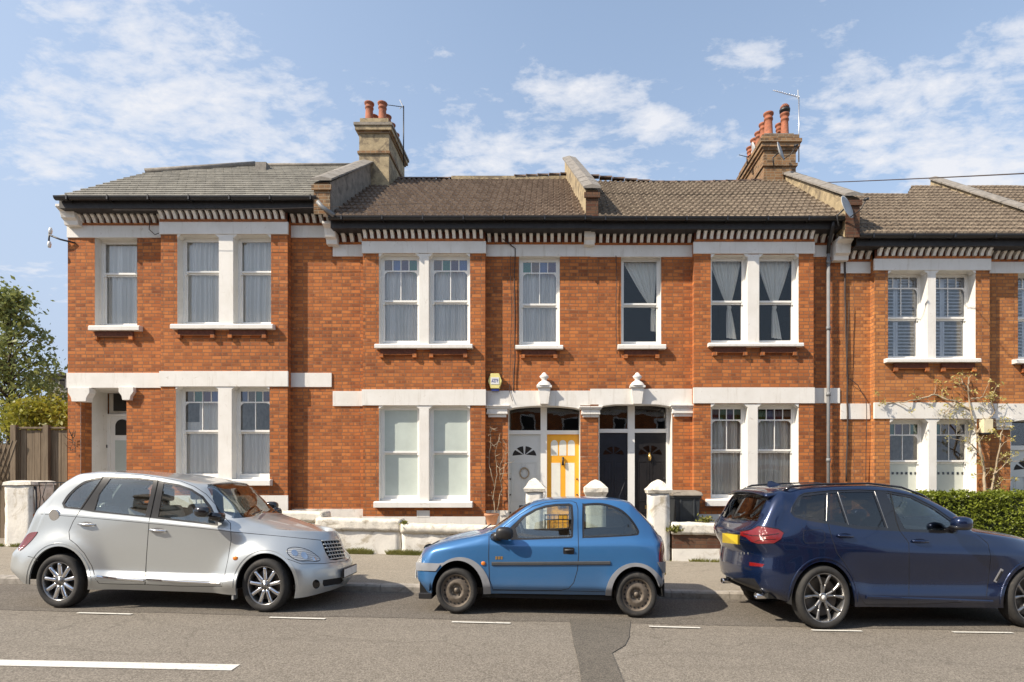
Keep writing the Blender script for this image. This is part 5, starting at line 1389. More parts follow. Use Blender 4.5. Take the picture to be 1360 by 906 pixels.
class Car:
    def __init__(s, origin, yaw):
        s.o = origin; s.yaw = yaw; s.c, s.s = math.cos(yaw), math.sin(yaw)
        s.campos = s.to_local(Vector((0, 0, CZ)))
    def to_local(s, w):
        X_, Y_ = w[0] - s.o[0], w[1] - s.o[1]
        return Vector((X_ * s.c + Y_ * s.s, -X_ * s.s + Y_ * s.c, w[2] + SLOPE * w[0]))
    def W(s, p):
        X_ = s.o[0] + p[0] * s.c - p[1] * s.s; Y_ = s.o[1] + p[0] * s.s + p[1] * s.c
        return Vector((X_, Y_, p[2] - SLOPE * X_))
    def T(s, px, py, yl):
        dx, dz = (px - VX) / F, -(py - VY) / F
        t = (yl - s.o[0] * s.s + s.o[1] * s.c) / (-dx * s.s + s.c)
        l = s.to_local(Vector((dx * t, t, CZ + dz * t))); return (l.x, l.z)
    def TL(s, pts, yl):
        r = sorted(s.T(a, b, yl) for a, b in pts); return r
    def proj(s, l):
        w = s.W(l); return (VX + F * w.x / w.y, VY - F * (w.z - CZ) / w.y)

    def surface(s, rails, ns=190, sub=7, bulge=None, caps=(.07, .07), pw=2.4):
        """rails: dicts x=(x0,x1), z=[(x,z)], y=[(x,y)], bottom to top centre (y=0)"""
        t = np.linspace(0, 1, ns)
        st = .5 - .5 * np.cos(np.pi * t); st = .45 * st + .55 * t
        st = st.copy()
        # extra density at both ends
        e = np.array([.0015, .004, .008, .013, .02]); st = np.unique(np.concatenate([st, e, 1 - e]))
        C = []
        for r in rails:
            x = r['x'][0] + st * (r['x'][1] - r['x'][0])
            z = pchip(*zip(*r['z']), x) if len(r['z']) > 1 else np.full_like(x, r['z'][0][1])
            y = pchip(*zip(*r['y']), x) if len(r['y']) > 1 else np.full_like(x, r['y'][0][1])
            c0, c1 = r.get('caps', caps)
            L = abs(r['x'][1] - r['x'][0])
            def cap(d, e):
                u = np.clip(d / (e * 4.3), 0, 1); return (1 - (1 - u) ** pw) ** (1 / pw)
            y = y * cap(st * 4.3, c0) * cap((1 - st) * 4.3, c1)
            C.append(np.stack([x, y, z], 1))
        C = np.stack(C, 1)           # stations, rails, 3
        out = []
        for row in C:
            d = np.linalg.norm(np.diff(row, axis=0), axis=1); d = np.maximum(d, 1e-4)
            u = np.concatenate([[0], np.cumsum(d ** .8)])
            q = []
            for k in range(len(u) - 1): q += list(np.linspace(u[k], u[k + 1], sub, endpoint=False))
            q.append(u[-1]); out.append(np.stack([pchip(u, row[:, a], q) for a in range(3)], 1))
        G_ = np.stack(out)
        if bulge: G_ = bulge(G_)
        bm = bmesh.new(); n, m, _ = G_.shape
        near = [[bm.verts.new((p[0], -p[1], p[2])) for p in row] for row in G_]
        far = [[bm.verts.new((p[0], p[1], p[2])) for p in row] for row in G_]
        for A, flip in ((near, False), (far, True)):
            for i in range(n - 1):
                for j in range(m - 1):
                    f = [A[i][j], A[i + 1][j], A[i + 1][j + 1], A[i][j + 1]]
                    if flip: f.reverse()
                    try: bm.faces.new(f)
                    except ValueError: pass
        bmesh.ops.remove_doubles(bm, verts=bm.verts[:], dist=.0008)
        bmesh.ops.recalc_face_normals(bm, faces=bm.faces[:])
        # normals outward
        c = Vector((float(np.mean(G_[:, :, 0])), 0, .8))
        s_ = sum((1 if f.normal.dot(f.calc_center_median() - c) > 0 else -1) * f.calc_area() for f in bm.faces)
        if s_ < 0: bmesh.ops.reverse_faces(bm, faces=bm.faces[:])
        s.bm = bm; s.lay = bm.faces.layers.int.new('tag'); s.tags = {}
        s.bvh0 = BVHTree.FromBMesh(bm)
        bm.normal_update()
        s.vn0 = None
        return bm

    def fnormal(s, p):
        loc, nrm, idx, d = s.bvh0.find_nearest(p); return nrm

    def hit(s, px, py):
        d = s.to_local(Vector(((px - VX) / F * 10, 10, CZ - (py - VY) / F * 10))) - s.campos
        r = s.bvh0.ray_cast(s.campos, d.normalized())
        return r[0]

    def cut(s, poly, tagname, mirror=True, want=None, over=None, ns=None, side_only=None):
        """mark the surface inside a closed outline (photo pixels as seen from the camera; mirrored for the far side).
        want(normal, centre) filters faces; over = set of tags that may be replaced"""
        tid = s.tags.setdefault(tagname, len(s.tags) + 1)
        bm = s.bm
        for sgn in ((-1, 1) if mirror else (0,)):
            cam_ = Vector(s.campos)
            def mir(v): return Vector((v.x, -v.y if sgn == 1 else v.y, v.z))
            cm = mir(cam_)
            def pj(v): return s.proj(mir(v))
            rays = [mir(s.to_local(Vector(((px - VX) / F * 8, 8, CZ - (py - VY) / F * 8)))) for px, py in poly]
            xs = [p[0] for p in poly]; ys = [p[1] for p in poly]
            bb = (min(xs) - 4, max(xs) + 4, min(ys) - 4, max(ys) + 4)
            def okface(f):
                c = f.calc_center_median()
                if sgn == -1 and c.y > 0.02: return False
                if sgn == 1 and c.y < -0.02: return False
                cc = mir(c) if sgn == 1 else c
                nn = Vector(f.normal); 
                if sgn == 1: nn.y = -nn.y
                if want and not want(nn, cc): return False
                q = pj(c); return bb[0] < q[0] < bb[1] and bb[2] < q[1] < bb[3]
            cand = [f for f in bm.faces if okface(f)]
            n = len(poly)
            for k in range(n):
                a, b = poly[k], poly[(k + 1) % n]
                if abs(a[0] - b[0]) + abs(a[1] - b[1]) < .05: continue
                x0, x1 = min(a[0], b[0]) - .6, max(a[0], b[0]) + .6; y0, y1 = min(a[1], b[1]) - .6, max(a[1], b[1]) + .6
                sel = []
                for f in cand:
                    if not f.is_valid: continue
                    P = [pj(v.co) for v in f.verts]
                    if max(p[0] for p in P) < x0 or min(p[0] for p in P) > x1 or max(p[1] for p in P) < y0 or min(p[1] for p in P) > y1: continue
                    sel.append(f)
                if not sel: continue
                no = (rays[k] - cm).cross(rays[(k + 1) % n] - cm)
                if no.length < 1e-9: continue
                es = {e for f in sel for e in f.edges}; vs = {v for f in sel for v in f.verts}
                r = bmesh.ops.bisect_plane(bm, geom=sel + list(es) + list(vs), plane_co=cm, plane_no=no.normalized(), dist=1e-5)
                new = {g for g in r['geom'] if isinstance(g, bmesh.types.BMFace)}
                ed = [g for g in r['geom_cut'] if isinstance(g, bmesh.types.BMEdge)]
                extra = {f for e in ed for f in e.link_faces}
                cand = list({f for f in cand if f.is_valid} | new | {f for f in extra if f.is_valid})
            for f in cand:
                if not f.is_valid: continue
                c = f.calc_center_median()
                if sgn == -1 and c.y > 0.0: continue
                if sgn == 1 and c.y < 0.0: continue
                cc = mir(c) if sgn == 1 else c; nn = Vector(f.normal)
                if sgn == 1: nn.y = -nn.y
                if want and not want(nn, cc): continue
                q = pj(c)
                if inside(q, poly) and (f[s.lay] == 0 or (over and f[s.lay] in [s.tags.get(o) for o in over])): f[s.lay] = tid

    def part(s, name, tagname, mat, parent, inner=None, thick=.022, off=0.0, side=None, delete=False, back=True, xr=None):
        """the faces with this tag become one object: outer skin, inner skin, joining edge"""
        tid = 0 if tagname is None else s.tags.get(tagname, -1)
        fs = [f for f in s.bm.faces if f[s.lay] == tid]
        if side is not None: fs = [f for f in fs if (f.calc_center_median().y * side) > 0]
        if xr: fs = [f for f in fs if xr[0] < f.calc_center_median().x < xr[1]]
        if not fs: return None
        vn = {}
        for f in fs:
            for v in f.verts: vn.setdefault(v, None)
        for v in vn:
            acc = Vector()
            for f in v.link_faces:
                try: i = [q for q in f.loops if q.vert == v][0].calc_angle()
                except Exception: i = 1
                acc += f.normal * i
            vn[v] = acc.normalized() if acc.length > 1e-9 else s.fnormal(v.co)
        idx = {v: k for k, v in enumerate(vn)}; N = len(idx)
        outer = [v.co + vn[v] * off for v in idx]; vs = [s.W(p) for p in outer]; rot = lambda n_: (s.W(n_ + Vector((0, 0, 0))) - s.W(Vector((0, 0, 0)))).normalized()
        faces = [[idx[v] for v in f.verts] for f in fs]; mi = [0] * len(faces)
        normals = [rot(vn[v]) for v in idx]
        if back:
            vs += [s.W(p - vn[v] * thick) for p, v in zip(outer, idx)]
            faces += [[N + idx[v] for v in reversed(f.verts)] for f in fs]; mi += [1] * len(fs)
            normals += [-n_ for n_ in normals[:N]]
            fset = set(fs)
            for f in fs:
                for l in f.loops:
                    e = l.edge
                    if sum(1 for g in e.link_faces if g in fset) == 1:
                        a, b = l.vert, l.link_loop_next.vert; k = len(vs)
                        P = [vs[idx[a]], vs[idx[b]], vs[N + idx[b]], vs[N + idx[a]]]
                        fn = (P[1] - P[0]).cross(P[3] - P[0]); fn = -fn.normalized() if fn.length > 0 else Vector((0, 0, 1))
                        vs += P; normals += [fn] * 4; faces.append([k + 1, k, k + 3, k + 2]); mi.append(0)
        me = bpy.data.meshes.new(name); me.from_pydata([tuple(v) for v in vs], [], faces); me.materials.append(MATS[mat]); me.materials.append(MATS[inner or mat])
        me.polygons.foreach_set('material_index', mi); me.polygons.foreach_set('use_smooth', [True] * len(faces)); me.update()
        me.normals_split_custom_set_from_vertices([tuple(n_) for n_ in normals])
        o = bpy.data.objects.new(name, me); COL.objects.link(o); o.parent = parent; o.matrix_parent_inverse = pmat(parent).inverted()
        if delete: pass
        return o

    def line(s, pts, r, mat, name, parent, mirror=True, off=.002, flat_=.35, closed=False, step=3.0, shape='round'):
        """a narrow bead or moulding that follows the surface through points traced in the photo"""
        P = []
        n = len(pts)
        for i in range(n if closed else n - 1):
            a, b = pts[i], pts[(i + 1) % n]; L = math.hypot(b[0] - a[0], b[1] - a[1]); k = max(1, int(L / step))
            for q in range(k): P.append((a[0] + (b[0] - a[0]) * q / k, a[1] + (b[1] - a[1]) * q / k))
        if not closed: P.append(pts[-1])
        L3 = []
        for p in P:
            h = s.hit(*p)
            if h is None: continue
            if L3 and (h - L3[-1][0]).length > .35: continue
            L3.append((h, s.fnormal(h)))
        if closed and L3: L3.append(L3[0])
        if len(L3) < 2: return
        for sg in ((1, -1) if mirror else (1,)):
            m = MB(); vs = []; fs = []; k = len(L3)
            for i, (h, nn) in enumerate(L3):
                d = (L3[min(i + 1, k - 1)][0] - L3[max(i - 1, 0)][0]).normalized(); side = d.cross(nn).normalized()
                for (u, v) in ((-r, -.004), (-r, off * .3), (-r * .6, off), (r * .6, off), (r, off * .3), (r, -.004)):
                    q = h + side * u + nn * v; vs.append(s.W(Vector((q.x, q.y * sg, q.z))))
            for i in range(k - 1):
                for j in range(5):
                    a = i * 6 + j; fs.append((a, a + 1, a + 7, a + 6))
            fs.append((0, 1, 2, 3, 4, 5)); fs.append(tuple((k - 1) * 6 + j for j in range(6)))
            m.add(vs, fs, mat, False); o = m.build(name, parent)
        return o

def inside(q, poly):
    x, y = q; r = False; n = len(poly)
    for i in range(n):
        x1, y1 = poly[i]; x2, y2 = poly[(i + 1) % n]
        if (y1 > y) != (y2 > y) and x < (x2 - x1) * (y - y1) / (y2 - y1) + x1: r = not r
    return r
def smoothpoly(pts, k=5, closed=True):
    out = []; n = len(pts)
    for i in range(n if closed else n - 1):
        p0, p1, p2, p3 = pts[(i - 1) % n], pts[i], pts[(i + 1) % n], pts[(i + 2) % n]
        if not closed: p0 = pts[max(i - 1, 0)]; p3 = pts[min(i + 2, n - 1)]
        for q in range(k):
            t = q / k; out.append(tuple(.5 * (2 * p1[a] + (p2[a] - p0[a]) * t + (2 * p0[a] - 5 * p1[a] + 4 * p2[a] - p3[a]) * t * t + (3 * p1[a] - p0[a] - 3 * p2[a] + p3[a]) * t ** 3) for a in (0, 1)))
    if not closed: out.append(tuple(pts[-1]))
    return out
def arcpoly(cx, cy, rx, ry, a0=0, a1=360, n=30): return [(cx + rx * math.cos(R(a0 + (a1 - a0) * i / n)), cy - ry * math.sin(R(a0 + (a1 - a0) * i / n))) for i in range(n + 1)]

def wheel(car, parent, x, yf, zc, rx, rz, w, style, far=False, steer=0.0, rim_fr=.70):
    """tyre and rim; yf = outer face. Built in a unit frame: radius 1 -> (rx, rz)"""
    sg = 1 if far else -1
    def place(v):      # v: (a, depth outward, b) with radius units for a,b
        a, d, b = v; dx = a * rx; dy = d
        cs, sn = math.cos(steer), math.sin(steer)
        return car.W(Vector((x + dx * cs - dy * sg * sn * 1.0, yf + sg * dy * cs + dx * sn * (1 if True else 0), zc + b * rz)))
    def add(m, prof, mat, seg=48, sm=True):
        vs = []; fs = []
        for (r, h) in prof:
            for k in range(seg):
                t = 2 * math.pi * k / seg; vs.append(place((r * math.cos(t), h, r * math.sin(t))))
        for i in range(len(prof) - 1):
            for k in range(seg): fs.append((i * seg + k, i * seg + (k + 1) % seg, (i + 1) * seg + (k + 1) % seg, (i + 1) * seg + k))
        m.add(vs, fs, mat, sm)
    ctr = place((0, -w / 2, 0))
    e = bpy.data.objects.new('wheel', None)
    tm = MB(); R_ = rim_fr
    add(tm, [(R_ - .01, -.03), (R_, -.008), (R_ + .03, .002), (R_ + (1 - R_) * .45, .010), (R_ + (1 - R_) * .72, .004), (.965, -.012), (.992, -.032), (1.0, -.05), (1.0, -w + .05), (.965, -w + .012), (R_ + .03, -w), (R_, -w + .01)], 'tyre_rubber', 64)
    tread = MB()
    for k in range(72):
        t = 2 * math.pi * k / 72
        for (h0, h1, tw) in ((-.050, -.085, .35), (-.10, -w * .48, -.2), (-w * .53, -w + .1, .2)):
            a0 = t; a1 = t + .045
            q = [place((1.006 * math.cos(a0), h0, 1.006 * math.sin(a0))), place((1.006 * math.cos(a1), h0, 1.006 * math.sin(a1))), place((1.006 * math.cos(a1 + tw * .1), h1, 1.006 * math.sin(a1 + tw * .1))), place((1.006 * math.cos(a0 + tw * .1), h1, 1.006 * math.sin(a0 + tw * .1)))]
            q2 = [place((.995 * math.cos(a0), h0, .995 * math.sin(a0))), place((.995 * math.cos(a1), h0, .995 * math.sin(a1))), place((.995 * math.cos(a1 + tw * .1), h1, .995 * math.sin(a1 + tw * .1))), place((.995 * math.cos(a0 + tw * .1), h1, .995 * math.sin(a0 + tw * .1)))]
            tm.add(q + q2, [(0, 1, 2, 3), (0, 1, 5, 4), (1, 2, 6, 5), (2, 3, 7, 6), (3, 0, 4, 7)], 'tyre_rubber')
    wh = MB()
    add(wh, [(R_, -.006), (R_ - .02, -.004), (R_ - .035, -.018), (R_ - .05, -.03), (R_ - .07, -.05), (R_ - .08, -w + .03)], 'rim_alloy' if style != 'steel' else 'rim_steel', 48)
    back = MB(); add(back, [(R_ - .075, -.13), (.0, -.13)], 'well_black', 32); add(back, [(R_ * .78, -.10), (R_ * .78, -.115), (.18, -.10), (.18, -.09), (R_ * .78, -.10)], 'brake_disc', 36)
    ro = R_ - .035
    def spoke(t, w0, w1, r0, r1, d0, d1, th, mat, bowl=0.0, skew=0.0):
        vs = []; N = 6
        for i in range(N + 1):
            u = i / N; r = r0 + (r1 - r0) * u; ww = w0 + (w1 - w0) * u; d = d0 + (d1 - d0) * u + bowl * math.sin(math.pi * u); tt = t + skew * u
            for (sx, dd) in ((-1, -th), (-.75, 0), (0, .006), (.75, 0), (1, -th)):
                a = r * math.cos(tt) - sx * ww * math.sin(tt); b = r * math.sin(tt) + sx * ww * math.cos(tt); vs.append(place((a, d + dd, b)))
        fs = [(i * 5 + j, i * 5 + j + 1, i * 5 + j + 6, i * 5 + j + 5) for i in range(N) for j in range(4)] + [(0, 1, 2, 3, 4), tuple(N * 5 + j for j in (4, 3, 2, 1, 0))]
        wh.add(vs, fs, mat, True)
    if style == 'nine':
        for k in range(9): spoke(2 * math.pi * k / 9 + .2, .070, .082, .16, ro, -.030, -.018, .028, 'chrome', .006)
        add(wh, [(.20, -.045), (.20, -.03), (.17, -.022), (.09, -.022), (.085, -.016), (.0, -.014)], 'rim_alloy', 30)
        for k in range(5):
            t = 2 * math.pi * k / 5; add2 = [(0.03 * math.cos(a), 0, .03 * math.sin(a)) for a in np.linspace(0, 6.28, 9)[:-1]]
            c_ = (.125 * math.cos(t), .125 * math.sin(t)); wh.add([place((c_[0] + p[0], -.019, c_[1] + p[2])) for p in add2], [tuple(range(8))], 'seam_dark')
    elif style == 'split':
        for k in range(5):
            t = 2 * math.pi * k / 5 + .31
            for sk in (-1, 1):
                spoke(t + sk * .10, .060, .034, .12, .42, -.05, -.03, .022, 'rim_alloy', .0, sk * .10)
                spoke(t + sk * .20, .036, .062, .40, ro, -.03, -.014, .02, 'rim_alloy', .0, sk * .12)
                spoke(t + sk * .155, .030, .02, .14, ro * .93, -.062, -.035, .015, 'rim_dark', .0, sk * .16)
        add(wh, [(.15, -.06), (.15, -.04), (.12, -.032), (.0, -.03)], 'rim_alloy', 30)
        add(wh, [(.075, -.031), (.07, -.022), (.0, -.020)], 'plastic_white', 24)
    else:
        add(wh, [(ro + .0, -.03), (R_ * .88, -.045), (R_ * .80, -.040), (R_ * .55, -.020), (R_ * .45, -.018), (R_ * .36, -.045), (R_ * .25, -.055), (R_ * .17, -.05), (R_ * .15, -.03), (0, -.028)], 'rim_steel', 48)
        for k in range(18):
            t = 2 * math.pi * k / 18; r = R_ * .80; 
            add2 = [(r + .05 * math.cos(a), .05 * math.sin(a)) for a in np.linspace(0, 6.28, 9)[:-1]]
            wh.add([place((p[0] * math.cos(t) - p[1] * math.sin(t), -.0365, p[0] * math.sin(t) + p[1] * math.cos(t))) for p in add2], [tuple(range(8))], 'seam_dark')
        for k in range(4):
            t = 2 * math.pi * k / 4 + .5; c_ = (R_ * .29 * math.cos(t), R_ * .29 * math.sin(t)); ring = [(c_[0] + .045 * math.cos(a), c_[1] + .045 * math.sin(a)) for a in np.linspace(0, 6.28, 9)[:-1]]
            wh.add([place((p[0], -.03, p[1])) for p in ring] + [place((p[0], -.055, p[1])) for p in ring], [tuple(range(8))] + [(i, (i + 1) % 8, (i + 1) % 8 + 8, i + 8) for i in range(8)], 'brake_disc')
    we = bpy.data.objects.new('wheel', None); COL.objects.link(we); we.location = ctr; we.parent = parent; we.matrix_parent_inverse = pmat(parent).inverted(); we.empty_display_size = .1
    tm.build('tyre', we, fixn=True); wh.build('rim', we, fixn=True); back.build('brake_disc', we)
    return we

def lbox(car, m, x0, x1, y0, y1, z0, z1, mat, rx=0):
    v = [(a, b, c) for c in (z0, z1) for (a, b) in ((x0, y0), (x1, y0), (x1, y1), (x0, y1))]
    m.add([car.W(Vector(p)) for p in v], [(0, 3, 2, 1), (4, 5, 6, 7), (0, 1, 5, 4), (1, 2, 6, 5), (2, 3, 7, 6), (3, 0, 4, 7)], mat)
def seat(car, parent, x, y, z, mat, d=1, w=.46, h=.62, head=True):
    """d = +1 when the car faces +x"""
    m = MB()
    pr = [(x + d * .25, z + .12), (x + d * .28, z + .02), (x + d * .20, z - .06), (x - d * .22, z - .06), (x - d * .26, z + .05), (x - d * .40, z + h * .9), (x - d * .37, z + h), (x - d * .28, z + h), (x - d * .25, z + h * .9), (x - d * .14, z + .16), (x, z + .11)]
    A = [car.W(Vector((p[0], y - w / 2, p[1]))) for p in pr]; B = [car.W(Vector((p[0], y + w / 2, p[1]))) for p in pr]; n = len(pr)
    m.add(A + B, [tuple(range(n)), tuple(range(2 * n - 1, n - 1, -1))] + [(i, i + n, (i + 1) % n + n, (i + 1) % n) for i in range(n)], mat)
    o = m.build('seat', parent, bevel=.025)
    if head:
        hm = MB(); lbox(car, hm, x - d * .42, x - d * .31, y - .13, y + .13, z + h + .06, z + h + .24, mat); hd = hm.build('headrest', o, bevel=.03)
        pm = MB()
        for yy in (y - .06, y + .06): pm.tube([car.W(Vector((x - d * .36, yy, z + h - .02))), car.W(Vector((x - d * .365, yy, z + h + .08)))], .007, 'chrome', 6)
        pm.build('headrest_post', o)
def steering(car, parent, x, y, z, d, r=.18):
    m = MB(); P = []
    for k in range(25):
        t = 2 * math.pi * k / 24; P.append(car.W(Vector((x + d * .35 * r * math.sin(t) * 1.0, y + r * math.cos(t), z + r * math.sin(t)))))
    m.tube(P, .013, 'dash_dark', 8, cap=False)
    for a in (0, math.pi, -math.pi / 2): m.tube([car.W(Vector((x, y, z))), car.W(Vector((x + d * .35 * r * math.sin(a), y + r * math.cos(a), z + r * math.sin(a))))], .014, 'dash_dark', 6)
    m.build('steering_wheel', parent)
def wells(car, parent, specs, floor):
    m = MB()
    for (x, z, rx, rz, w, *zm) in specs:
        for sg in (-1, 1):
            n = 20; A = []; B = []
            for i in range(n + 1):
                t = math.pi * (-.06 + 1.12 * i / n); zz = max(zm[0] if zm else .30, z + rz * math.sin(t)); A.append(Vector((x + rx * math.cos(t), sg * w, zz))); B.append(Vector((x + rx * math.cos(t), sg * (w - .36), zz)))
            vs = [car.W(v) for v in A + B]; m.add(vs, [(i, i + 1, i + n + 2, i + n + 1) for i in range(n)] + [tuple(range(n + 1, 2 * n + 2))], 'well_black')
    for (x0, x1, y, z0, z1) in floor: lbox(car, m, x0, x1, -y, y, z0, z1, 'well_black')
    m.build('underbody', parent, fixn=False)
def blob(car, m, c, rx, ry, rz, mat, seg=16):
    vs = []; fs = []; n = 10
    for i in range(n + 1):
        a = -math.pi / 2 + math.pi * i / n
        for k in range(seg):
            t = 2 * math.pi * k / seg
            sp = lambda v, e: math.copysign(abs(v) ** e, v)
            vs.append(car.W(Vector((c[0] + rx * sp(math.cos(a), .7) * sp(math.cos(t), .8), c[1] + ry * sp(math.cos(a), .7) * sp(math.sin(t), .8), c[2] + rz * sp(math.sin(a), .8)))))
    for i in range(n):
        for k in range(seg): fs.append((i * seg + k, i * seg + (k + 1) % seg, (i + 1) * seg + (k + 1) % seg, (i + 1) * seg + k))
    m.add(vs, fs, mat, True)
def handle(car, px0, py0, px1, py1, parent, mat, cup='seam_dark', out=.035, r=.013, mirror=True):
    a, b = car.hit(px0, py0), car.hit(px1, py1)
    if a is None or b is None: return
    m = MB()
    for sg in ((1, -1) if mirror else (1,)):
        def q(p, o): return car.W(Vector((p.x, (p.y - o) * sg, p.z)))
        if cup:
            c = (a + b) / 2; L = (b - a).length; P = [Vector((c.x + L * .42 * math.cos(t), c.y - .003, c.z + .034 * math.sin(t))) for t in np.linspace(0, 6.283, 17)[:-1]]
            m.add([car.W(Vector((p.x, p.y * sg, p.z))) for p in P], [tuple(range(16))], cup)
        m.tube([q(a, 0), q(a.lerp(b, .08), out * .8), q(a.lerp(b, .5), out), q(a.lerp(b, .92), out * .8), q(b, 0)], [r * .9, r, r * 1.1, r, r * .9], mat, 8)
    return m.build('handle', parent)

side_want = lambda n, c: n.y < -.10
def bulge_fn(specs):
    """specs: (x, z, rx, rz, amount, falloff, ylim)"""
    def f(G_):
        G_ = G_.copy()
        for (x, z, rx, rz, amt, fall, zmax) in specs:
            d = np.sqrt(((G_[:, :, 0] - x) / rx) ** 2 + ((G_[:, :, 2] - z) / rz) ** 2)
            wgt = 1 / (1 + np.exp((d - 1 - fall) / (fall * .28)))
            m = (G_[:, :, 1] > .45) & (G_[:, :, 2] < zmax)
            G_[:, :, 1] += np.where(m, wgt * amt * np.clip((zmax - G_[:, :, 2]) / .25, 0, 1), 0)
        return G_
    return f
# ================================================================== small blue hatchback (faces left)
def blue_car():
    C = Car((0, 8.33), 0.0); T = C.T; TL = C.TL
    t = thing('parked_car', 'small blue three door hatchback with grey wheel arches parked between the other cars', 'car', C.W(Vector((0, 0, 0))), 'cars parked along the kerb')
    Y_ = lambda *a: list(a)
    rails = [
        dict(x=(-1.84, 1.50), z=TL([(546, 782), (560, 787), (575, 788.5), (650, 788), (805, 790), (866, 788), (886, 780)], -.72), y=[(-1.8, .66), (-1.3, .73), (1.2, .73), (1.5, .68)]),
        dict(x=(-1.925, 1.56), z=[(-2, .45), (-1.3, .42), (1.2, .42), (1.6, .50)], y=[(-1.9, .72), (-1.3, .79), (0, .80), (1.2, .79), (1.56, .74)]),
        dict(x=(-1.93, 1.57), z=[(-2, .60), (-1.3, .64), (1.2, .66), (1.6, .70)], y=[(-1.9, .73), (-1.3, .795), (0, .80), (1.2, .795), (1.56, .74)]),
        dict(x=(-1.87, 1.555), z=TL([(548, 742), (582, 732), (650, 726), (770, 727), (884, 727)], -.77), y=[(-1.87, .70), (-1.3, .775), (0, .785), (1.1, .78), (1.5, .70)]),
        dict(x=(-1.83, 1.53), z=TL([(556, 733), (582, 724.5), (603, 720.5), (630, 716.5), (651, 714), (690, 718.5), (770, 717), (848, 714), (880, 717)], -.74), y=[(-1.82, .62), (-1.3, .70), (-.85, .735), (0, .745), (1.0, .73), (1.5, .62)]),
        dict(x=(-1.83, 1.50), z=TL([(557, 731), (582, 721.5), (603, 716.5), (630, 711.5), (650, 706.5), (662, 700.5), (683, 684.5), (706, 670), (720, 666.3), (743, 664), (773, 663.4), (815, 665), (834, 668.5), (848, 680), (862, 695.5), (879, 714)], -.60), y=[(-1.82, .50), (-1.3, .60), (-.85, .64), (-.3, .57), (.2, .565), (.9, .555), (1.1, .56), (1.5, .58)]),
        dict(x=(-1.85, 1.48), z=TL([(558, 731), (582, 720.5), (603.4, 715), (630.6, 710), (648, 705), (672, 689), (704, 668), (718.7, 663.8), (730, 662.6), (773, 661), (815, 662.6), (834, 666.5), (848, 678.5), (865, 696), (877, 710)], -.38), y=[(-1.82, .34), (-1.3, .40), (-.85, .42), (-.3, .38), (.9, .38), (1.5, .38)]),
        dict(x=(-1.87, 1.47), z=TL([(560, 731.5), (582, 720), (603.4, 714), (630.6, 709), (645, 705.5), (668, 690), (702, 667), (718.7, 662.2), (730, 661.2), (773, 660), (815, 661.5), (834, 666), (848, 678), (865, 695), (876, 708)], 0), y=[(0, 0)]),
    ]
    C.surface(rails, bulge=bulge_fn([(-1.28, .315, .30, .33, .018, .45, .80), (1.10, .315, .30, .33, .018, .45, .80)]), caps=(.085, .065), pw=2.3)
    sw = lambda n, c: n.y < -.05 and c.z < .9
    A1 = arcpoly(607.5, 786, 34.5, 41.5, -20, 200, 26); A2 = arcpoly(844.5, 790, 32.5, 37.5, -20, 200, 26)
    C.cut(A1, 'hole', want=sw); C.cut(A2, 'hole', want=sw)
    # grey arch trims and bumper corners
    C.cut(arcpoly(611, 788, 41, 48, -6, 122, 22) + [(584, 748)] + [(607, 786)], 'flare', want=sw)
    C.cut(arcpoly(844, 792, 40, 44.5, 2, 180, 22), 'flare', want=sw)
    C.cut([(536, 745), (560, 747.5), (586, 748.5), (579, 758.5), (536, 757)], 'bump', mirror=True, want=lambda n, c: c.x < -1.3)
    C.cut([(873, 747), (897, 744), (897, 760), (880, 761)], 'bump', mirror=True, want=lambda n, c: c.x > 1.2)
    qw = smoothpoly([(773.5, 671), (776, 669), (800, 668.3), (823, 675.4), (838, 688), (848, 703), (848.5, 709), (843, 711.5), (808, 713.6), (776.5, 714.6), (773.5, 712)], 4)
    dw = [(674.5, 716.8), (676, 702), (693.5, 685.6), (710, 676), (724, 671.2), (738, 669.2), (756, 668.6), (760.6, 670.5), (762, 690), (761, 713), (759, 715), (700, 717.2)]
    ew = side_want
    C.cut(qw, 'trim', want=ew); C.cut(dw, 'trim', want=ew)
    C.cut(smoothpoly([(776, 673), (778, 671), (800, 670.3), (821.5, 677), (836, 689), (845.6, 703), (845.8, 707.5), (841, 709.6), (808, 711.6), (778.5, 712.6), (776, 710)], 4), 'pane_b', want=ew, over=['trim'])
    C.cut([(688, 714), (684.5, 701), (697, 686.5), (712, 677.8), (726, 673.2), (740, 671.2), (755, 670.8), (758, 672.5), (759, 690), (758.3, 711), (757, 712.5), (700, 714.6)], 'pane_a', want=ew, over=['trim'])
    # windscreen and rear screen
    up = lambda n, c: n.z > .2 and c.x < -.2 and abs(c.y) < .66
    C.cut_front([(-.60, 1.105), (-.535, 1.47), (-.3, 1.50), (.3, 1.50), (.535, 1.47), (.60, 1.105), (.3, 1.085), (-.3, 1.085)], 'screen', lambda n, c: c.x < -.20 and n.x < -.2 and n.z > .15)
    C.cut_front([(-.56, 1.08), (-.50, 1.44), (.50, 1.44), (.56, 1.08)], 'rear_screen', lambda n, c: c.x > .9 and n.x > .2)
    C.cut([(547.5, 750), (550, 737), (554.5, 731.5), (559.5, 730.5), (560.5, 738), (559.8, 747)], 'headlight', want=lambda n, c: c.x < -1.5)
    C.cut(smoothpoly([(875.5, 746), (876.5, 728), (879, 719.5), (884, 719), (890, 722), (890, 751), (881, 751.5)], 3), 'tail', want=lambda n, c: c.x > 1.2)
    door = [(649.6, 707), (649, 740), (650, 770), (654.5, 783), (700, 784), (745, 784), (755, 782), (762, 774), (767, 757), (768.6, 735), (767.6, 700), (767.6, 676), (765.5, 668), (759, 665.4), (742, 665.6), (724, 667.8), (708, 672.5), (690, 683.5), (672, 697.5), (660, 707)]
    C.cut(door, 'door', want=ew)
    C.part('body', None, 'paint_blue', t, 'lining_dark')
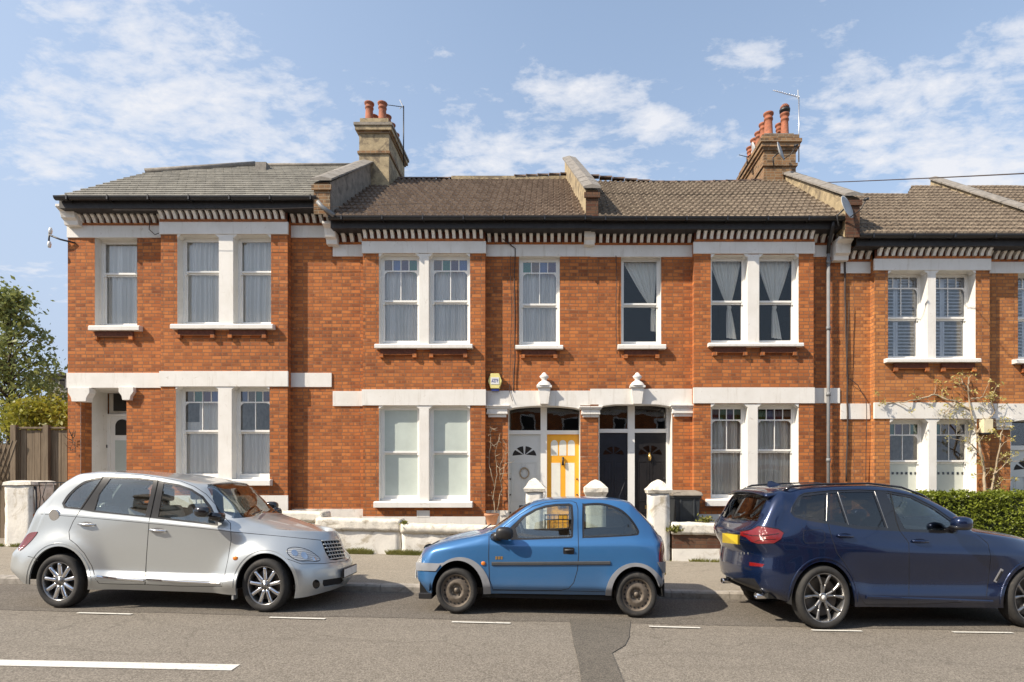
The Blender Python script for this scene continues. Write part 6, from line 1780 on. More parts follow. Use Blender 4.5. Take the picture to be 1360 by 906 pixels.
    for sd in (-1, 1):
        dr = C.part('door', 'door', 'paint_blue', t, 'lining_dark', side=sd, off=-.001)
        if sd < 0: near = dr
        C.part('pane', 'pane_a', 'glass_car_clear', dr, side=sd, off=-.010, thick=.004)
        C.part('side_window', 'pane_b', 'glass_car', t, side=sd, off=-.010, thick=.004)
        C.part('wheel_arch_trim', 'flare', 'trim_grey', t, 'well_black', side=sd, off=.010, xr=(-9, 0)); C.part('wheel_arch_trim', 'flare', 'trim_grey', t, 'well_black', side=sd, off=.010, xr=(0, 9))
        C.part('headlight', 'headlight', 'lamp_clear', t, side=sd, off=.002)
        C.part('tail_light', 'tail', 'lamp_red_dark', t, side=sd, off=.006)
    C.part('window_trim', 'trim', 'trim_black', t, off=-.004); C.part('bumper_strip', 'bump', 'trim_grey', t, off=.012)
    C.part('windscreen', 'screen', 'glass_car_clear', t, off=-.008, thick=.004); C.part('rear_window', 'rear_screen', 'glass_car', t, off=-.008, thick=.004)
    C.line(door, .0045, 'seam_dark', 'door_gap', t, off=.0012, closed=True)
    C.line([(653, 748.8), (700, 748.6), (810.5, 747.8)], .024, 'trim_darkgrey', 'rub_strip', t, off=.016)
    C.line([(654, 784.2), (700, 785), (756, 785), (804, 786)], .004, 'seam_dark', 'sill_line', t, off=.001)
    C.line([(551, 757.5), (579, 759.3)], .004, 'seam_dark', 'bumper_line', t, off=.001)
    C.line([(556, 731), (582, 722.3), (603, 717.6), (630, 713.5), (649, 710.5)], .003, 'seam_dark', 'bonnet_line', t, off=.001)
    C.line([(836, 667), (849, 681), (866, 700), (880, 717.5)], .008, 'trim_black', 'tailgate_gap', t, off=.002)
    C.line([(568, 790), (588, 790.5)], .03, 'trim_black', 'air_dam', t, off=.01) if False else None
    # handle: black recess
    m = MB(); h0 = C.hit(748, 731.5); h1 = C.hit(762.5, 731.5)
    for sg in (1, -1):
        P = [C.W(Vector((h0.x + (h1.x - h0.x) * u, (h0.y - .003) * sg, h0.z + v))) for u, v in ((0, -.035), (.05, -.045), (.95, -.045), (1, -.035), (1, .035), (.95, .045), (.05, .045), (0, .035))]
        m.add(P, [tuple(range(8))], 'trim_black'); m.tube([C.W(Vector((h0.x + .02, (h0.y - .02) * sg, h0.z + .01))), C.W(Vector((h1.x - .02, (h1.y - .02) * sg, h1.z + .01)))], .013, 'trim_darkgrey', 8)
    m.build('handle', near)
    # mirrors
    for sg in (1, -1):
        m = MB(); c = Vector((-.735, .0, 1.065)); cx = T(668, 709, -.88)
        blob(C, m, (cx[0] + .02, -.87 * sg, cx[1] + .005), .115, .075, .085, 'trim_black')
        m.tube([C.W(Vector((cx[0] - .14, -.72 * sg, cx[1] - .06))), C.W(Vector((cx[0] - .05, -.84 * sg, cx[1] - .04)))], [.055, .06], 'trim_black', 8)
        mo = m.build('wing_mirror', t)
    # indicator, repeater, little badge
    m = MB(); h = C.hit(642, 748.3); blob(C, m, (h.x, h.y - .004, h.z), .028, .014, .026, 'lamp_orange'); blob(C, m, (h.x, -h.y + .004, h.z), .028, .014, .026, 'lamp_orange'); m.build('side_indicator', t)
    m = MB()
    for px in (659, 662.5, 666): h = C.hit(px, 741); m.add([C.W(Vector((h.x + a, h.y - .003, h.z + b))) for a, b in ((-.012, -.02), (.014, -.02), (.016, .02), (-.010, .02))], [(0, 1, 2, 3)], 'brass')
    m.build('badge', t)
    m = MB(); a = T(838, 662, .1); b = T(838, 643, .1)
    p = T(821, 662, -.1); q = T(829.5, 641, -.1); m.tube([C.W(Vector((p[0], -.1, p[1] - .02))), C.W(Vector((q[0], -.1, q[1])))], .005, 'trim_black', 5); m.build('aerial', t)
    # wipers
    m = MB()
    for y in (-.35, .15): m.tube([C.W(Vector((-.98, y, 1.095))), C.W(Vector((-.90, y - .22, 1.15)))], .008, 'trim_black', 5)
    m.build('wiper', t)
    # number plates
    m = MB(); lbox(C, m, 1.575, 1.585, -.26, .26, .50, .62, 'plate_yellow'); m.build('rear_number_plate', t)
    m = MB(); lbox(C, m, -1.945, -1.935, -.26, .26, .38, .50, 'plate_white'); m.build('front_number_plate', t)
    rx, rz = .272, .302
    for far in (False, True):
        y = .795 if far else -.785
        wheel(C, t, -1.285, y, .315, rx, rz, .17, 'steel', far, rim_fr=.72); wheel(C, t, 1.10, y, .311, rx, rz, .17, 'steel', far, rim_fr=.72)
    wells(C, t, [(-1.28, .31, .36, .43, .775), (1.10, .31, .34, .40, .775)], [(-1.80, -1.62, .62, .20, .45), (-.95, .78, .70, .22, .34), (1.43, 1.5, .6, .26, .5), (-1.75, -.75, .40, .30, .85)])
    m = MB(); lbox(C, m, -1.80, -1.62, -.70, .70, .18, .26, 'trim_black'); m.build('air_dam', t, bevel=.01)
    # inside
    for y in (-.33, .33): seat(C, t, .02, y, .62, 'seat_dark', -1, h=.58)
    seat(C, t, .85, 0, .60, 'seat_dark', -1, w=1.05, h=.55, head=False)
    m = MB(); lbox(C, m, -.82, -.55, -.62, .62, .70, 1.03, 'dash_dark'); m.build('dashboard', t, bevel=.04)
    steering(C, t, -.46, .33, 1.02, -1)
    m = MB(); lbox(C, m, 1.05, 1.32, -.55, .55, .95, .98, 'seat_dark'); m.build('parcel_shelf', t)
    return t

# ================================================================== silver retro estate (faces right)
def silver_car():
    C = Car((0, 8.25), 0.0); T = C.T; TL = C.TL
    t = thing('parked_car', 'silver retro styled five door car with chrome wheels parked beside the end house', 'car', C.W(Vector((-5.1, 0, 0))), 'cars parked along the kerb')
    top = TL([(150, 623.8), (180, 624.4), (211, 626.6), (240, 629.2), (264, 632.8), (292, 638.5)], 0)
    cen = [(-6.93, 1.05), (-6.83, 1.30), (-6.70, 1.50), (-6.56, 1.66), (-6.42, 1.765)] + [(x, z) for x, z in top if x > -6.35] + [(-4.66, 1.675), (-4.45, 1.50), (-4.20, 1.265), (-4.10, 1.222), (-3.95, 1.185), (-3.70, 1.115), (-3.43, 1.02), (-3.29, .94), (-3.20, .86)]
    rails = [
        dict(caps=(.06, .11), x=(-7.20, -3.03), z=[(-7.20, .40), (-6.9, .30), (-6.4, .26), (-6.0, .255), (-4.4, .235), (-3.8, .22), (-3.35, .19), (-3.03, .22)], y=[(-7.0, .70), (-6.4, .77), (-5, .77), (-3.75, .77), (-3.0, .66)]),
        dict(caps=(.06, .11), x=(-7.31, -2.95), z=[(-7.15, .50), (-6.4, .44), (-5.8, .41), (-4.4, .39), (-3.75, .40), (-2.95, .36)], y=[(-7.1, .76), (-6.42, .80), (-5.9, .84), (-4.4, .84), (-3.75, .80), (-3.0, .68)]),
        dict(caps=(.06, .11), x=(-7.29, -2.97), z=[(-7.15, .66), (-6.6, .62), (-5.9, .52), (-4.4, .50), (-3.75, .58), (-2.95, .53)], y=[(-7.1, .76), (-6.42, .795), (-5.9, .78), (-5.2, .775), (-4.4, .775), (-3.75, .79), (-3.0, .68)]),
        dict(caps=(.06, .11), x=(-7.19, -3.05), z=[(-7.15, .80), (-6.4, .84), (-5.2, .84), (-3.75, .80), (-3.1, .69)], y=[(-7.0, .73), (-6.42, .79), (-5.2, .785), (-3.75, .75), (-3.1, .58)]),
        dict(caps=(.06, .11), x=(-7.03, -3.13), z=TL([(50, 688), (54, 682.5), (120, 688), (192, 694.5), (260, 701), (306, 706.3), (370, 712), (431, 718.5)], -.79), y=[(-6.9, .71), (-6.42, .76), (-5.2, .785), (-4.25, .76), (-3.75, .60), (-3.4, .44), (-3.1, .32)]),
        dict(caps=(.06, .11), x=(-6.99, -3.17), z=TL([(57, 676), (85, 677), (124, 681), (192, 687.5), (260, 695), (292, 699), (308, 701.5), (340, 704), (380, 707.5), (410, 711), (431, 716)], -.76), y=[(-6.9, .67), (-6.42, .735), (-5.2, .765), (-4.35, .745), (-4.2, .72), (-3.75, .54), (-3.4, .39), (-3.1, .26)]),
        dict(x=(-6.88, -3.20), z=sorted(TL([(62, 668), (72, 654), (90, 638.5), (109, 629.5), (128, 628.5), (150, 627.5), (180, 628.8), (216, 633), (248, 640), (268, 648.5), (284, 666), (297, 683.5)], -.60) + [(-4.20, 1.19), (-4.1, 1.155), (-3.9, 1.12), (-3.7, 1.07), (-3.43, .98), (-3.28, .90), (-3.18, .83)]), y=[(-6.9, .60), (-6.6, .60), (-6.2, .60), (-5.2, .61), (-4.7, .60), (-4.3, .63), (-4.1, .58), (-3.75, .44), (-3.4, .31), (-3.1, .22)]),
        dict(x=(-6.90, -3.20), z=[(x, z - .018) for x, z in cen], y=[(-6.9, .40), (-5.2, .42), (-4.4, .42), (-4.1, .38), (-3.75, .28), (-3.4, .20), (-3.1, .15)]),
        dict(x=(-6.91, -3.19), z=cen, y=[(0, 0)]),
    ]
    # fenders standing out from the narrower cabin
    def bulge(G_):
        G_ = G_.copy()
        for (x, rx, rz, amt) in ((-6.42, .58, .62, .075), (-3.75, .60, .56, .085)):
            d = np.sqrt(((G_[:, :, 0] - x) / rx) ** 2 + (np.maximum(G_[:, :, 2] - .33, -.1) / rz) ** 2)
            w = 1 / (1 + np.exp((d - .98) / .085)); m = (G_[:, :, 1] > .34) & (G_[:, :, 2] < 1.15)
            G_[:, :, 1] += np.where(m, w * amt, 0)
        return G_
    C.surface(rails, bulge=bulge, caps=(.09, .11), pw=2.2)
    sw = lambda n, c: n.y < -.05 and c.z < 1.0 and c.y < -.45
    C.cut(arcpoly(77.5, 774, 39.5, 48.5, -20, 200, 28), 'hole', want=sw); C.cut(arcpoly(352.5, 781, 40, 46.5, -20, 200, 28), 'hole', want=sw)
    ew = lambda n, c: n.y < -.10 and c.z > 1.0
    dlo = smoothpoly([(82.3, 668.5), (89, 658), (99.8, 647.5), (110, 640.5), (122, 636), (137, 633.4)], 4, False) + [(180, 633.8), (209, 638), (216, 639.6), (238, 643.5), (255, 649.5), (270, 659), (281, 673), (289, 690), (290, 698.5), (260, 695), (192, 687), (124, 680.2), (106, 677), (85, 675)]
    C.cut(dlo, 'trim', want=ew)
    C.cut(smoothpoly([(85, 669), (92, 658.5), (101.5, 649), (111, 642.5), (123, 637.8)], 4, False) + [(134.6, 635.6), (119, 656), (106.4, 674.6), (87, 673)], 'pane_c', want=ew, over=['trim'])
    C.cut([(146.5, 635.4), (175, 635.6), (203.5, 638.8), (192.6, 685), (160, 682), (125, 677.8), (131.5, 656)], 'pane_b', want=ew, over=['trim'])
    C.cut([(217, 642), (238, 646), (253, 651.6), (267, 661), (277.5, 675), (284.5, 689), (286, 695.6), (260, 692.6), (209.6, 686.6)], 'pane_a', want=ew, over=['trim'])
    C.cut_front([(-.655, 1.20), (-.60, 1.45), (-.555, 1.60), (-.48, 1.655), (0, 1.70), (.48, 1.655), (.555, 1.60), (.60, 1.45), (.655, 1.20), (.4, 1.215), (0, 1.25), (-.4, 1.215)], 'screen', lambda n, c: c.x > -4.9 and c.x < -4.05 and n.x > .25)
    C.cut_front([(-.50, 1.26), (-.46, 1.62), (.46, 1.62), (.50, 1.26)], 'rear_screen', lambda n, c: c.x < -6.4 and n.x < -.25)
    C.cut(smoothpoly([(381.5, 730), (386, 727.5), (396, 727.2), (410, 731), (421, 738.5), (425, 743.5), (421, 745.6), (410, 745), (398, 745), (388, 741), (382, 735)], 4), 'headlight', want=lambda n, c: c.x > -4 and c.y < 0)
    C.cut(smoothpoly([(25, 728), (31, 718), (39, 708.5), (48.5, 706.5), (50, 707.5), (43, 717), (34, 726), (26.5, 731.5)], 3), 'tail', want=lambda n, c: c.x < -6.4)
    # grille opening
    C.cut([(426.5, 718), (436, 717), (449, 716.4), (454, 726), (458.5, 741), (446, 744.2), (438, 743.5), (432, 733)], 'grille', mirror=False, want=lambda n, c: c.x > -3.6)
    C.cut([(429, 770.5), (455, 766.5), (457, 772), (454, 776.5), (431, 780), (428.5, 776)], 'intake', mirror=False, want=lambda n, c: c.x > -3.3)
    C.cut(arcpoly(420, 776, 5, 6.2, 0, 360, 16), 'fog', want=lambda n, c: c.x > -3.6)
    d1 = [(216, 634.8), (240, 639), (258, 646), (274, 656.5), (286, 670), (296, 685), (306, 695), (307, 717), (303, 742), (297.5, 768), (294.6, 779), (240, 778.6), (193, 776.5), (194.5, 740), (198, 692), (206, 655), (210.5, 635)]
    d2 = [(210.5, 635), (206, 655), (198, 692), (194.5, 740), (192.3, 776.5), (160, 776), (131.5, 775), (127, 769), (122, 752), (112, 735), (101, 723), (92.5, 716.5), (91.5, 706), (97, 693), (106, 678.5), (122, 655), (138, 631.5), (160, 629.8), (190, 631)]
    C.cut(d1, 'door_a', want=lambda n, c: n.y < -.05); C.cut(d2, 'door_b', want=lambda n, c: n.y < -.05)
    C.part('body', None, 'paint_silver', t, 'lining_light')
    for sd in (-1, 1):
        da = C.part('door', 'door_a', 'paint_silver', t, 'lining_light', side=sd); db = C.part('door', 'door_b', 'paint_silver', t, 'lining_light', side=sd)
        if sd < 0: na, nb = da, db
        C.part('pane', 'pane_a', 'glass_car_clear', da, side=sd, off=-.010, thick=.004); C.part('pane', 'pane_b', 'glass_car_clear', db, side=sd, off=-.010, thick=.004)
        C.part('side_window', 'pane_c', 'glass_car_clear', t, side=sd, off=-.010, thick=.004)
        C.part('headlight', 'headlight', 'lamp_clear', t, side=sd, off=.004); C.part('tail_light', 'tail', 'lamp_red', t, side=sd, off=.006); C.part('fog_light', 'fog', 'trim_gloss', t, side=sd, off=-.004)
    C.line(smoothpoly([(381.5, 730), (386, 727.5), (396, 727.2), (410, 731), (421, 738.5), (425, 743.5), (421, 745.6), (410, 745), (398, 745), (388, 741), (382, 735)], 3), .005, 'trim_gloss', 'headlight_rim', t, off=.006, closed=True)
    for sg in (1, -1):
        m = MB()
        for (px, py, r_) in ((391, 734.5, .05), (404, 738, .055), (417, 742.5, .032)):
            h = C.hit(px, py); nn = C.fnormal(h); a_ = nn.cross(Vector((0, 0, 1))).normalized(); b_ = a_.cross(nn)
            P = [h + nn * .006 + a_ * (r_ * .8 * math.cos(q)) + b_ * (r_ * math.sin(q)) for q in np.linspace(0, 6.283, 15)[:-1]]; c_ = h + nn * .016
            P = [Vector((p.x, p.y * sg, p.z)) for p in P + [c_]]
            m.add([C.W(p) for p in P], [(i, (i + 1) % 14, 14) for i in range(14)], 'chrome', True)
        m.build('headlight_bowl', t)
    C.part('window_trim', 'trim', 'trim_black', t, off=-.004)
    C.part('windscreen', 'screen', 'glass_car_clear', t, off=-.008, thick=.004); C.part('rear_window', 'rear_screen', 'glass_car', t, off=-.008, thick=.004)
    C.part('grille', 'grille', 'seam_dark', t, off=-.03); C.part('air_intake', 'intake', 'seam_dark', t, off=-.02)
    g = MB()
    for k in range(6):
        u = k / 5; a = (426.8 + 11 * u, 718.6 + 24 * u); b = (449.4 + 8.6 * u, 717 + 23 * u)
        P = []
        for q in range(9):
            h = C.hit(a[0] + (b[0] - a[0]) * q / 8, a[1] + (b[1] - a[1]) * q / 8)
            if h is not None: P.append(C.W(h + C.fnormal(h) * .006))
        if len(P) > 1: g.tube(P, .010, 'paint_silver', 6)
    for k in range(1, 6):
        u = k / 6; P = []
        for q in range(7):
            v = q / 6; a = (426.8 + 11 * v, 718.6 + 24 * v); b = (449.4 + 8.6 * v, 717 + 23 * v); h = C.hit(a[0] + (b[0] - a[0]) * u, a[1] + (b[1] - a[1]) * u)
            if h is not None: P.append(C.W(h))
        if len(P) > 1: g.tube(P, .005, 'paint_silver', 5)
    g.build('grille_bars', t)
    C.line(d1, .004, 'seam_dark', 'door_gap', t, off=.001, closed=True); C.line(d2, .004, 'seam_dark', 'door_gap', t, off=.001, closed=True)
    C.line([(54, 682.8), (120, 688), (192, 694.7), (260, 701), (306, 706.3)], .003, 'seam_dark', 'waist_line', t, off=.0006)
    C.line([(306, 706.3), (370, 712), (431, 718)], .0045, 'seam_dark', 'bonnet_line', t, off=.001)
    C.line([(128.5, 765.5), (160, 769), (191, 771.5)], .014, 'chrome', 'side_moulding', t, off=.012); C.line([(195, 769.5), (245, 773), (292, 775.2)], .014, 'chrome', 'side_moulding', t, off=.012)
    C.line([(37, 739), (46, 741), (50, 745)], .004, 'seam_dark', 'bumper_line', t, off=.001)
    C.line([(379, 741.5), (400, 749), (430, 748.5), (460, 745)], .004, 'seam_dark', 'bumper_line', t, off=.001)
    for arch in (arcpoly(77.5, 774, 43, 52.5, -5, 185, 26), arcpoly(352.5, 781, 44, 50.5, -5, 180, 26)): C.line(arch, .006, 'paint_silver', 'arch_lip', t, off=.006)
    # fuel cap, handles, indicator
    m = MB(); h = C.hit(72.6, 684); vs = []
    P = [Vector((h.x + .068 * math.cos(a), h.y - .012, h.z + .078 * math.sin(a))) for a in np.linspace(0, 6.283, 21)[:-1]]; Q = [Vector((p.x, h.y + .01, p.z)) for p in P]
    m.add([C.W(p) for p in P + Q], [tuple(range(20))] + [(i, (i + 1) % 20, (i + 1) % 20 + 20, i + 20) for i in range(20)], 'chrome'); m.build('fuel_cap', t, bevel=.006)
    handle(C, 105, 696, 126, 697, nb, 'chrome', 'rim_alloy'); handle(C, 199, 703.5, 221, 705.5, na, 'chrome', 'rim_alloy')
    m = MB(); h = C.hit(313, 741.5); blob(C, m, (h.x, h.y - .004, h.z), .034, .014, .026, 'lamp_orange'); blob(C, m, (h.x, -h.y + .004, h.z), .034, .014, .026, 'lamp_orange'); m.build('side_indicator', t)
    for sg in (1, -1):
        m = MB(); cx = T(268, 681, -.92); blob(C, m, (cx[0], -.90 * sg, cx[1] + .01), .10, .08, .072, 'trim_gloss'); m.tube([C.W(Vector((cx[0] + .06, -.86 * sg, cx[1] - .04))), C.W(Vector((cx[0] + .17, -.74 * sg, cx[1] - .08)))], [.05, .07], 'trim_gloss', 10); m.build('wing_mirror', t)
    m = MB(); lbox(C, m, -2.945, -2.925, -.26, .26, .37, .50, 'trim_black'); lbox(C, m, -2.924, -2.920, -.25, .25, .385, .488, 'plate_white'); m.build('front_number_plate', t)
    m = MB()
    for y in (-.45, .1): m.tube([C.W(Vector((-4.10, y, 1.25))), C.W(Vector((-4.20, y + .45, 1.28)))], .008, 'trim_black', 5)
    m.build('wiper', t)
    m = MB()
    for sg in (-1, 1): lbox(C, m, -4.17, -4.14, sg * .74, sg * .84 , .16, .44, 'paint_silver')
    m.build('mud_flap', t, bevel=.008)
    rx, rz = .30, .352
    for far in (False, True):
        y = .835 if far else -.835
        wheel(C, t, -6.42, y, .352, rx, rz, .20, 'nine', far, rim_fr=.72); wheel(C, t, -3.75, y, .352, rx, rz, .20, 'nine', far, steer=0.0 if far else 0.0, rim_fr=.72)
    wells(C, t, [(-6.42, .35, .385, .47, .80, .42), (-3.75, .35, .385, .455, .80)], [(-6.95, -6.8, .66, .34, .5), (-6.0, -4.2, .72, .27, .36), (-3.35, -3.12, .50, .24, .40), (-4.1, -3.30, .38, .3, .85), (-6.8, -6.0, .40, .3, .6)])
    for y in (-.37, .37): seat(C, t, -4.98, y, .72, 'seat_grey', 1, h=.62)
    for y in (-.37, .37): seat(C, t, -5.85, y, .72, 'seat_grey', 1, h=.58)
    m = MB(); lbox(C, m, -4.42, -4.12, -.66, .66, .80, 1.13, 'dash_dark'); m.build('dashboard', t, bevel=.05)
    steering(C, t, -4.55, .37, 1.14, 1)
    return t

# ================================================================== dark blue crossover (faces right, cut by the photo's edge)
def navy_car():
    C = Car((3.304, 8.075), R(5.7)); T = C.T; TL = C.TL
    t = thing('parked_car', 'dark blue crossover with red tail lights parked in front of the hedge', 'car', C.W(Vector((1.4, 0, 0))), 'cars parked along the kerb')
    rails = [
        dict(x=(-.62, 3.62), z=[(-.70, .42), (-.5, .34), (-.05, .30), (.45, .275), (2.4, .26), (3.2, .27), (3.6, .30)], y=[(-.6, .74), (-.1, .84), (2.6, .84), (3.6, .70)]),
        dict(x=(-.80, 3.74), z=[(-.8, .50), (0, .50), (.6, .42), (2.3, .41), (2.8, .48), (3.7, .50)], y=[(-.75, .82), (0, .90), (.7, .915), (2.2, .91), (2.86, .90), (3.7, .76)]),
        dict(x=(-.82, 3.76), z=[(-.8, .68), (0, .70), (.7, .58), (2.2, .57), (2.8, .68), (3.7, .66)], y=[(-.75, .84), (0, .91), (.7, .875), (2.2, .87), (2.86, .905), (3.7, .76)]),
        dict(x=(-.80, 3.72), z=[(-.8, .88), (0, .97), (2.8, .93), (3.7, .80)], y=[(-.75, .83), (0, .915), (1.4, .92), (2.86, .90), (3.7, .72)]),
        dict(x=(-.90, 3.68), z=[(-.9, 1.06), (0, 1.16), (1.4, 1.08), (2.5, 1.06), (3.2, .99), (3.7, .90)], y=[(-.8, .80), (-.3, .87), (0, .885), (1.4, .888), (2.5, .87), (3.6, .68)]),
        dict(x=(-.92, 3.58), z=[(-.92, 1.15), (-.5, 1.24), (-.2, 1.32)] + TL([(1072, 692.5), (1100, 697), (1140, 703.5), (1201, 707)], -.89) + [(1.85, 1.225), (2.2, 1.205), (2.7, 1.165), (3.2, 1.07), (3.6, .96)], y=[(-.85, .76), (-.4, .82), (0, .845), (1.4, .865), (2.2, .84), (3.5, .62)]),
        dict(x=(-.80, 3.50), z=sorted([(-.85, 1.22), (-.70, 1.39), (-.58, 1.55), (-.47, 1.66), (-.40, 1.70)] + TL([(1054, 656), (1064.4, 652), (1100, 648.5), (1155, 647), (1190, 650), (1221, 658), (1249, 672), (1270, 686.5)], -.68) + [(2.12, 1.285), (2.3, 1.255), (2.8, 1.19), (3.3, 1.08), (3.5, 1.0)]), y=[(-.8, .70), (-.5, .67), (-.2, .66), (.8, .68), (1.5, .68), (2.1, .72), (2.8, .66), (3.4, .56)]),
        dict(x=(-.81, 3.50), z=sorted([(-.86, 1.23), (-.73, 1.42), (-.62, 1.58), (-.52, 1.70), (-.40, 1.755), (-.15, 1.785), (.1, 1.81), (.8, 1.84), (1.2, 1.80), (1.6, 1.67), (1.9, 1.50), (2.15, 1.34), (2.3, 1.29), (2.8, 1.22), (3.3, 1.11), (3.5, 1.02)]), y=[(-.8, .48), (-.5, .46), (.8, .48), (2.1, .50), (3.4, .36)]),
        dict(x=(-.82, 3.50), z=[(-.87, 1.24), (-.75, 1.43), (-.64, 1.59), (-.55, 1.71), (-.40, 1.775), (-.15, 1.805), (.1, 1.825), (.8, 1.85), (1.2, 1.81), (1.65, 1.67), (1.95, 1.50), (2.2, 1.35), (2.35, 1.30), (2.8, 1.235), (3.3, 1.13), (3.5, 1.03)], y=[(0, 0)]),
    ]
    C.surface(rails, bulge=bulge_fn([(0, .39, .42, .45, .022, .35, .98), (2.86, .39, .42, .45, .022, .35, .98)]), caps=(.075, .09), pw=2.6)
    sw = lambda n, c: n.y < -.05 and c.z < 1.05
    C.cut(arcpoly(1093.5, 799, 42, 53, -22, 202, 28), 'hole', want=sw); C.cut(arcpoly(1377, 802, 44.5, 54, -22, 202, 28), 'hole', want=sw)
    ew = lambda n, c: n.y < -.10 and c.z > 1.1
    dlo = smoothpoly([(1050.3, 681), (1052, 674), (1056.5, 666), (1061, 659), (1068, 655)], 3, False) + [(1100, 651.6), (1140, 650.2), (1178, 651.8), (1211, 658), (1241.5, 673.6), (1268, 692.6), (1274, 701), (1270, 709), (1201, 706.2), (1140, 702.8), (1100, 696.2), (1067, 690.6), (1055, 687)]
    C.cut(dlo, 'trim', want=ew)
    C.cut(smoothpoly([(1054.5, 681), (1056.5, 673), (1061, 665), (1066, 659.5)], 3, False) + [(1096.5, 655.5), (1095.8, 691.5), (1068, 686.5), (1058, 684.5)], 'pane_c', want=ew, over=['trim'])
    C.cut([(1101.5, 655.3), (1111, 654.6), (1124, 694.8), (1101, 691.8)], 'pane_d', want=ew, over=['trim'])
    C.cut([(1116, 654.2), (1140, 653.2), (1159.5, 653.6), (1176, 700), (1140, 698), (1129, 695.8)], 'pane_b', want=ew, over=['trim'])
    C.cut([(1176.5, 654.5), (1210, 661), (1240, 676), (1262, 691.5), (1266, 697), (1254, 704.5), (1202, 702.2)], 'pane_a', want=ew, over=['trim'])
    C.cut_rear([(-.60, 1.33), (-.56, 1.62), (-.40, 1.66), (.40, 1.66), (.56, 1.62), (.60, 1.33), (.3, 1.315), (-.3, 1.315)], 'rear_screen', lambda n, c: c.x < -.40 and n.x < -.25)
    C.cut_front([(-.70, 1.36), (-.62, 1.66), (0, 1.74), (.62, 1.66), (.70, 1.36), (0, 1.40)], 'screen', lambda n, c: 1.2 < c.x < 2.4 and n.x > .15 and n.z > .2)
    C.cut([(984, 706.5), (998, 704.5), (1007, 699.5), (1014, 700), (1034, 703.5), (1040.5, 708), (1037, 716), (1028, 721.5), (1007, 722), (998, 719.5), (991, 713.5), (983.5, 711)], 'tail', want=lambda n, c: c.x < -.2)
    C.cut([(995.5, 746.5), (1015.5, 749.5), (1012.5, 753), (995.5, 751.5)], 'reflector', want=lambda n, c: c.x < -.3)
    lowr = lambda n, c: c.x < -.3 and c.z < .62
    C.cut([(944, 758), (953, 763), (970, 769), (984, 767.5), (1002, 768.5), (1012, 784), (1016, 800), (940, 800)], 'diffuser', mirror=False, want=lowr)
    C.cut([(1080, 803.5), (1140, 799), (1330, 803), (1330, 812), (1080, 812)], 'sill', want=lambda n, c: c.z < .40 and .35 < c.x < 2.5) if False else None
    d1 = [(1183, 652.5), (1211, 658.5), (1241.5, 674), (1268, 692), (1300, 712), (1312, 722), (1316, 740), (1312, 775), (1309.5, 798), (1207, 803.5), (1207.5, 740), (1207, 721), (1195, 705), (1190, 690)]
    d2 = [(1100, 695), (1101, 650), (1140, 648.6), (1183, 652.5), (1190, 690), (1195, 705), (1207, 721), (1207.5, 740), (1207, 803.5), (1150, 803), (1139, 790), (1134, 768), (1122, 748), (1112, 735), (1105, 715)]
    wd = lambda n, c: n.y < -.05
    C.cut(d1, 'door_a', want=wd); C.cut(d2, 'door_b', want=wd)
    C.part('body', None, 'paint_navy', t, 'lining_dark')
    for sd in (-1, 1):
        da = C.part('door', 'door_a', 'paint_navy', t, 'lining_dark', side=sd); db = C.part('door', 'door_b', 'paint_navy', t, 'lining_dark', side=sd)
        if sd < 0: na, nb = da, db
        C.part('pane', 'pane_a', 'glass_car', da, side=sd, off=-.010, thick=.004); C.part('pane', 'pane_b', 'glass_car_dark', db, side=sd, off=-.010, thick=.004); C.part('pane', 'pane_d', 'glass_car_dark', db, side=sd, off=-.010, thick=.004)
        C.part('side_window', 'pane_c', 'glass_car_dark', t, side=sd, off=-.010, thick=.004)
        C.part('tail_light', 'tail', 'lamp_red', t, side=sd, off=.008); C.part('reflector', 'reflector', 'lamp_red', t, side=sd, off=.004)
    C.part('window_trim', 'trim', 'trim_gloss', t, off=-.003); C.part('windscreen', 'screen', 'glass_car_clear', t, off=-.008, thick=.004); C.part('rear_window', 'rear_screen', 'glass_car_dark', t, off=-.008, thick=.004)
    C.part('diffuser', 'diffuser', 'trim_black', t, off=.003)
    C.line([(1050.5, 681), (1052, 674), (1056.5, 666), (1061, 659), (1068, 655), (1100, 651.6), (1140, 650.2), (1178, 651.8), (1211, 658), (1241.5, 673.6), (1268, 692.6)], .006, 'trim_gloss', 'window_surround', t, off=.003)
    for a, b in (((1098.8, 655), (1097.8, 692)), ((1112.7, 653.5), (1127, 697)), ((1161.6, 652.5), (1179, 701.5))): C.line([a, b], .005, 'rim_alloy', 'pillar_trim', t, off=.003)
    for ar in (arcpoly(1093.5, 799, 46, 58, 0, 180, 26), arcpoly(1377, 802, 48.5, 59, 20, 180, 26)): C.line(ar, .012, 'paint_navy', 'arch_lip', t, off=.012)
    C.line([(988, 709), (1000, 711.5), (1012, 712), (1034, 709)], .006, 'trim_gloss', 'lamp_bar', t, off=.012); C.line([(1003, 719), (1012, 716.5), (1030, 716.5)], .004, 'trim_gloss', 'lamp_bar', t, off=.012)
    C.line([(984, 705.5), (998, 703.5), (1007, 698.5), (1014, 699.2), (1034, 702.5), (1042, 708)], .005, 'trim_gloss', 'lamp_edge', t, off=.006)
    C.line(d1, .004, 'seam_dark', 'door_gap', t, off=.0008, closed=True); C.line([(1100, 696), (1105, 715), (1112, 735), (1122, 748), (1134, 768), (1139, 790), (1150, 803), (1207, 803.5)], .004, 'seam_dark', 'door_gap', t, off=.0008)
    C.line([(1067.5, 704.5), (1090, 703.5), (1095, 707), (1096, 716), (1093, 721), (1070, 721.5), (1067, 717), (1067.5, 704.5)], .0028, 'seam_dark', 'fuel_flap', t, off=.0006)
    C.line([(1150, 793), (1200, 795), (1262, 797), (1318, 799)], .022, 'paint_navy', 'sill_moulding', t, off=.016)
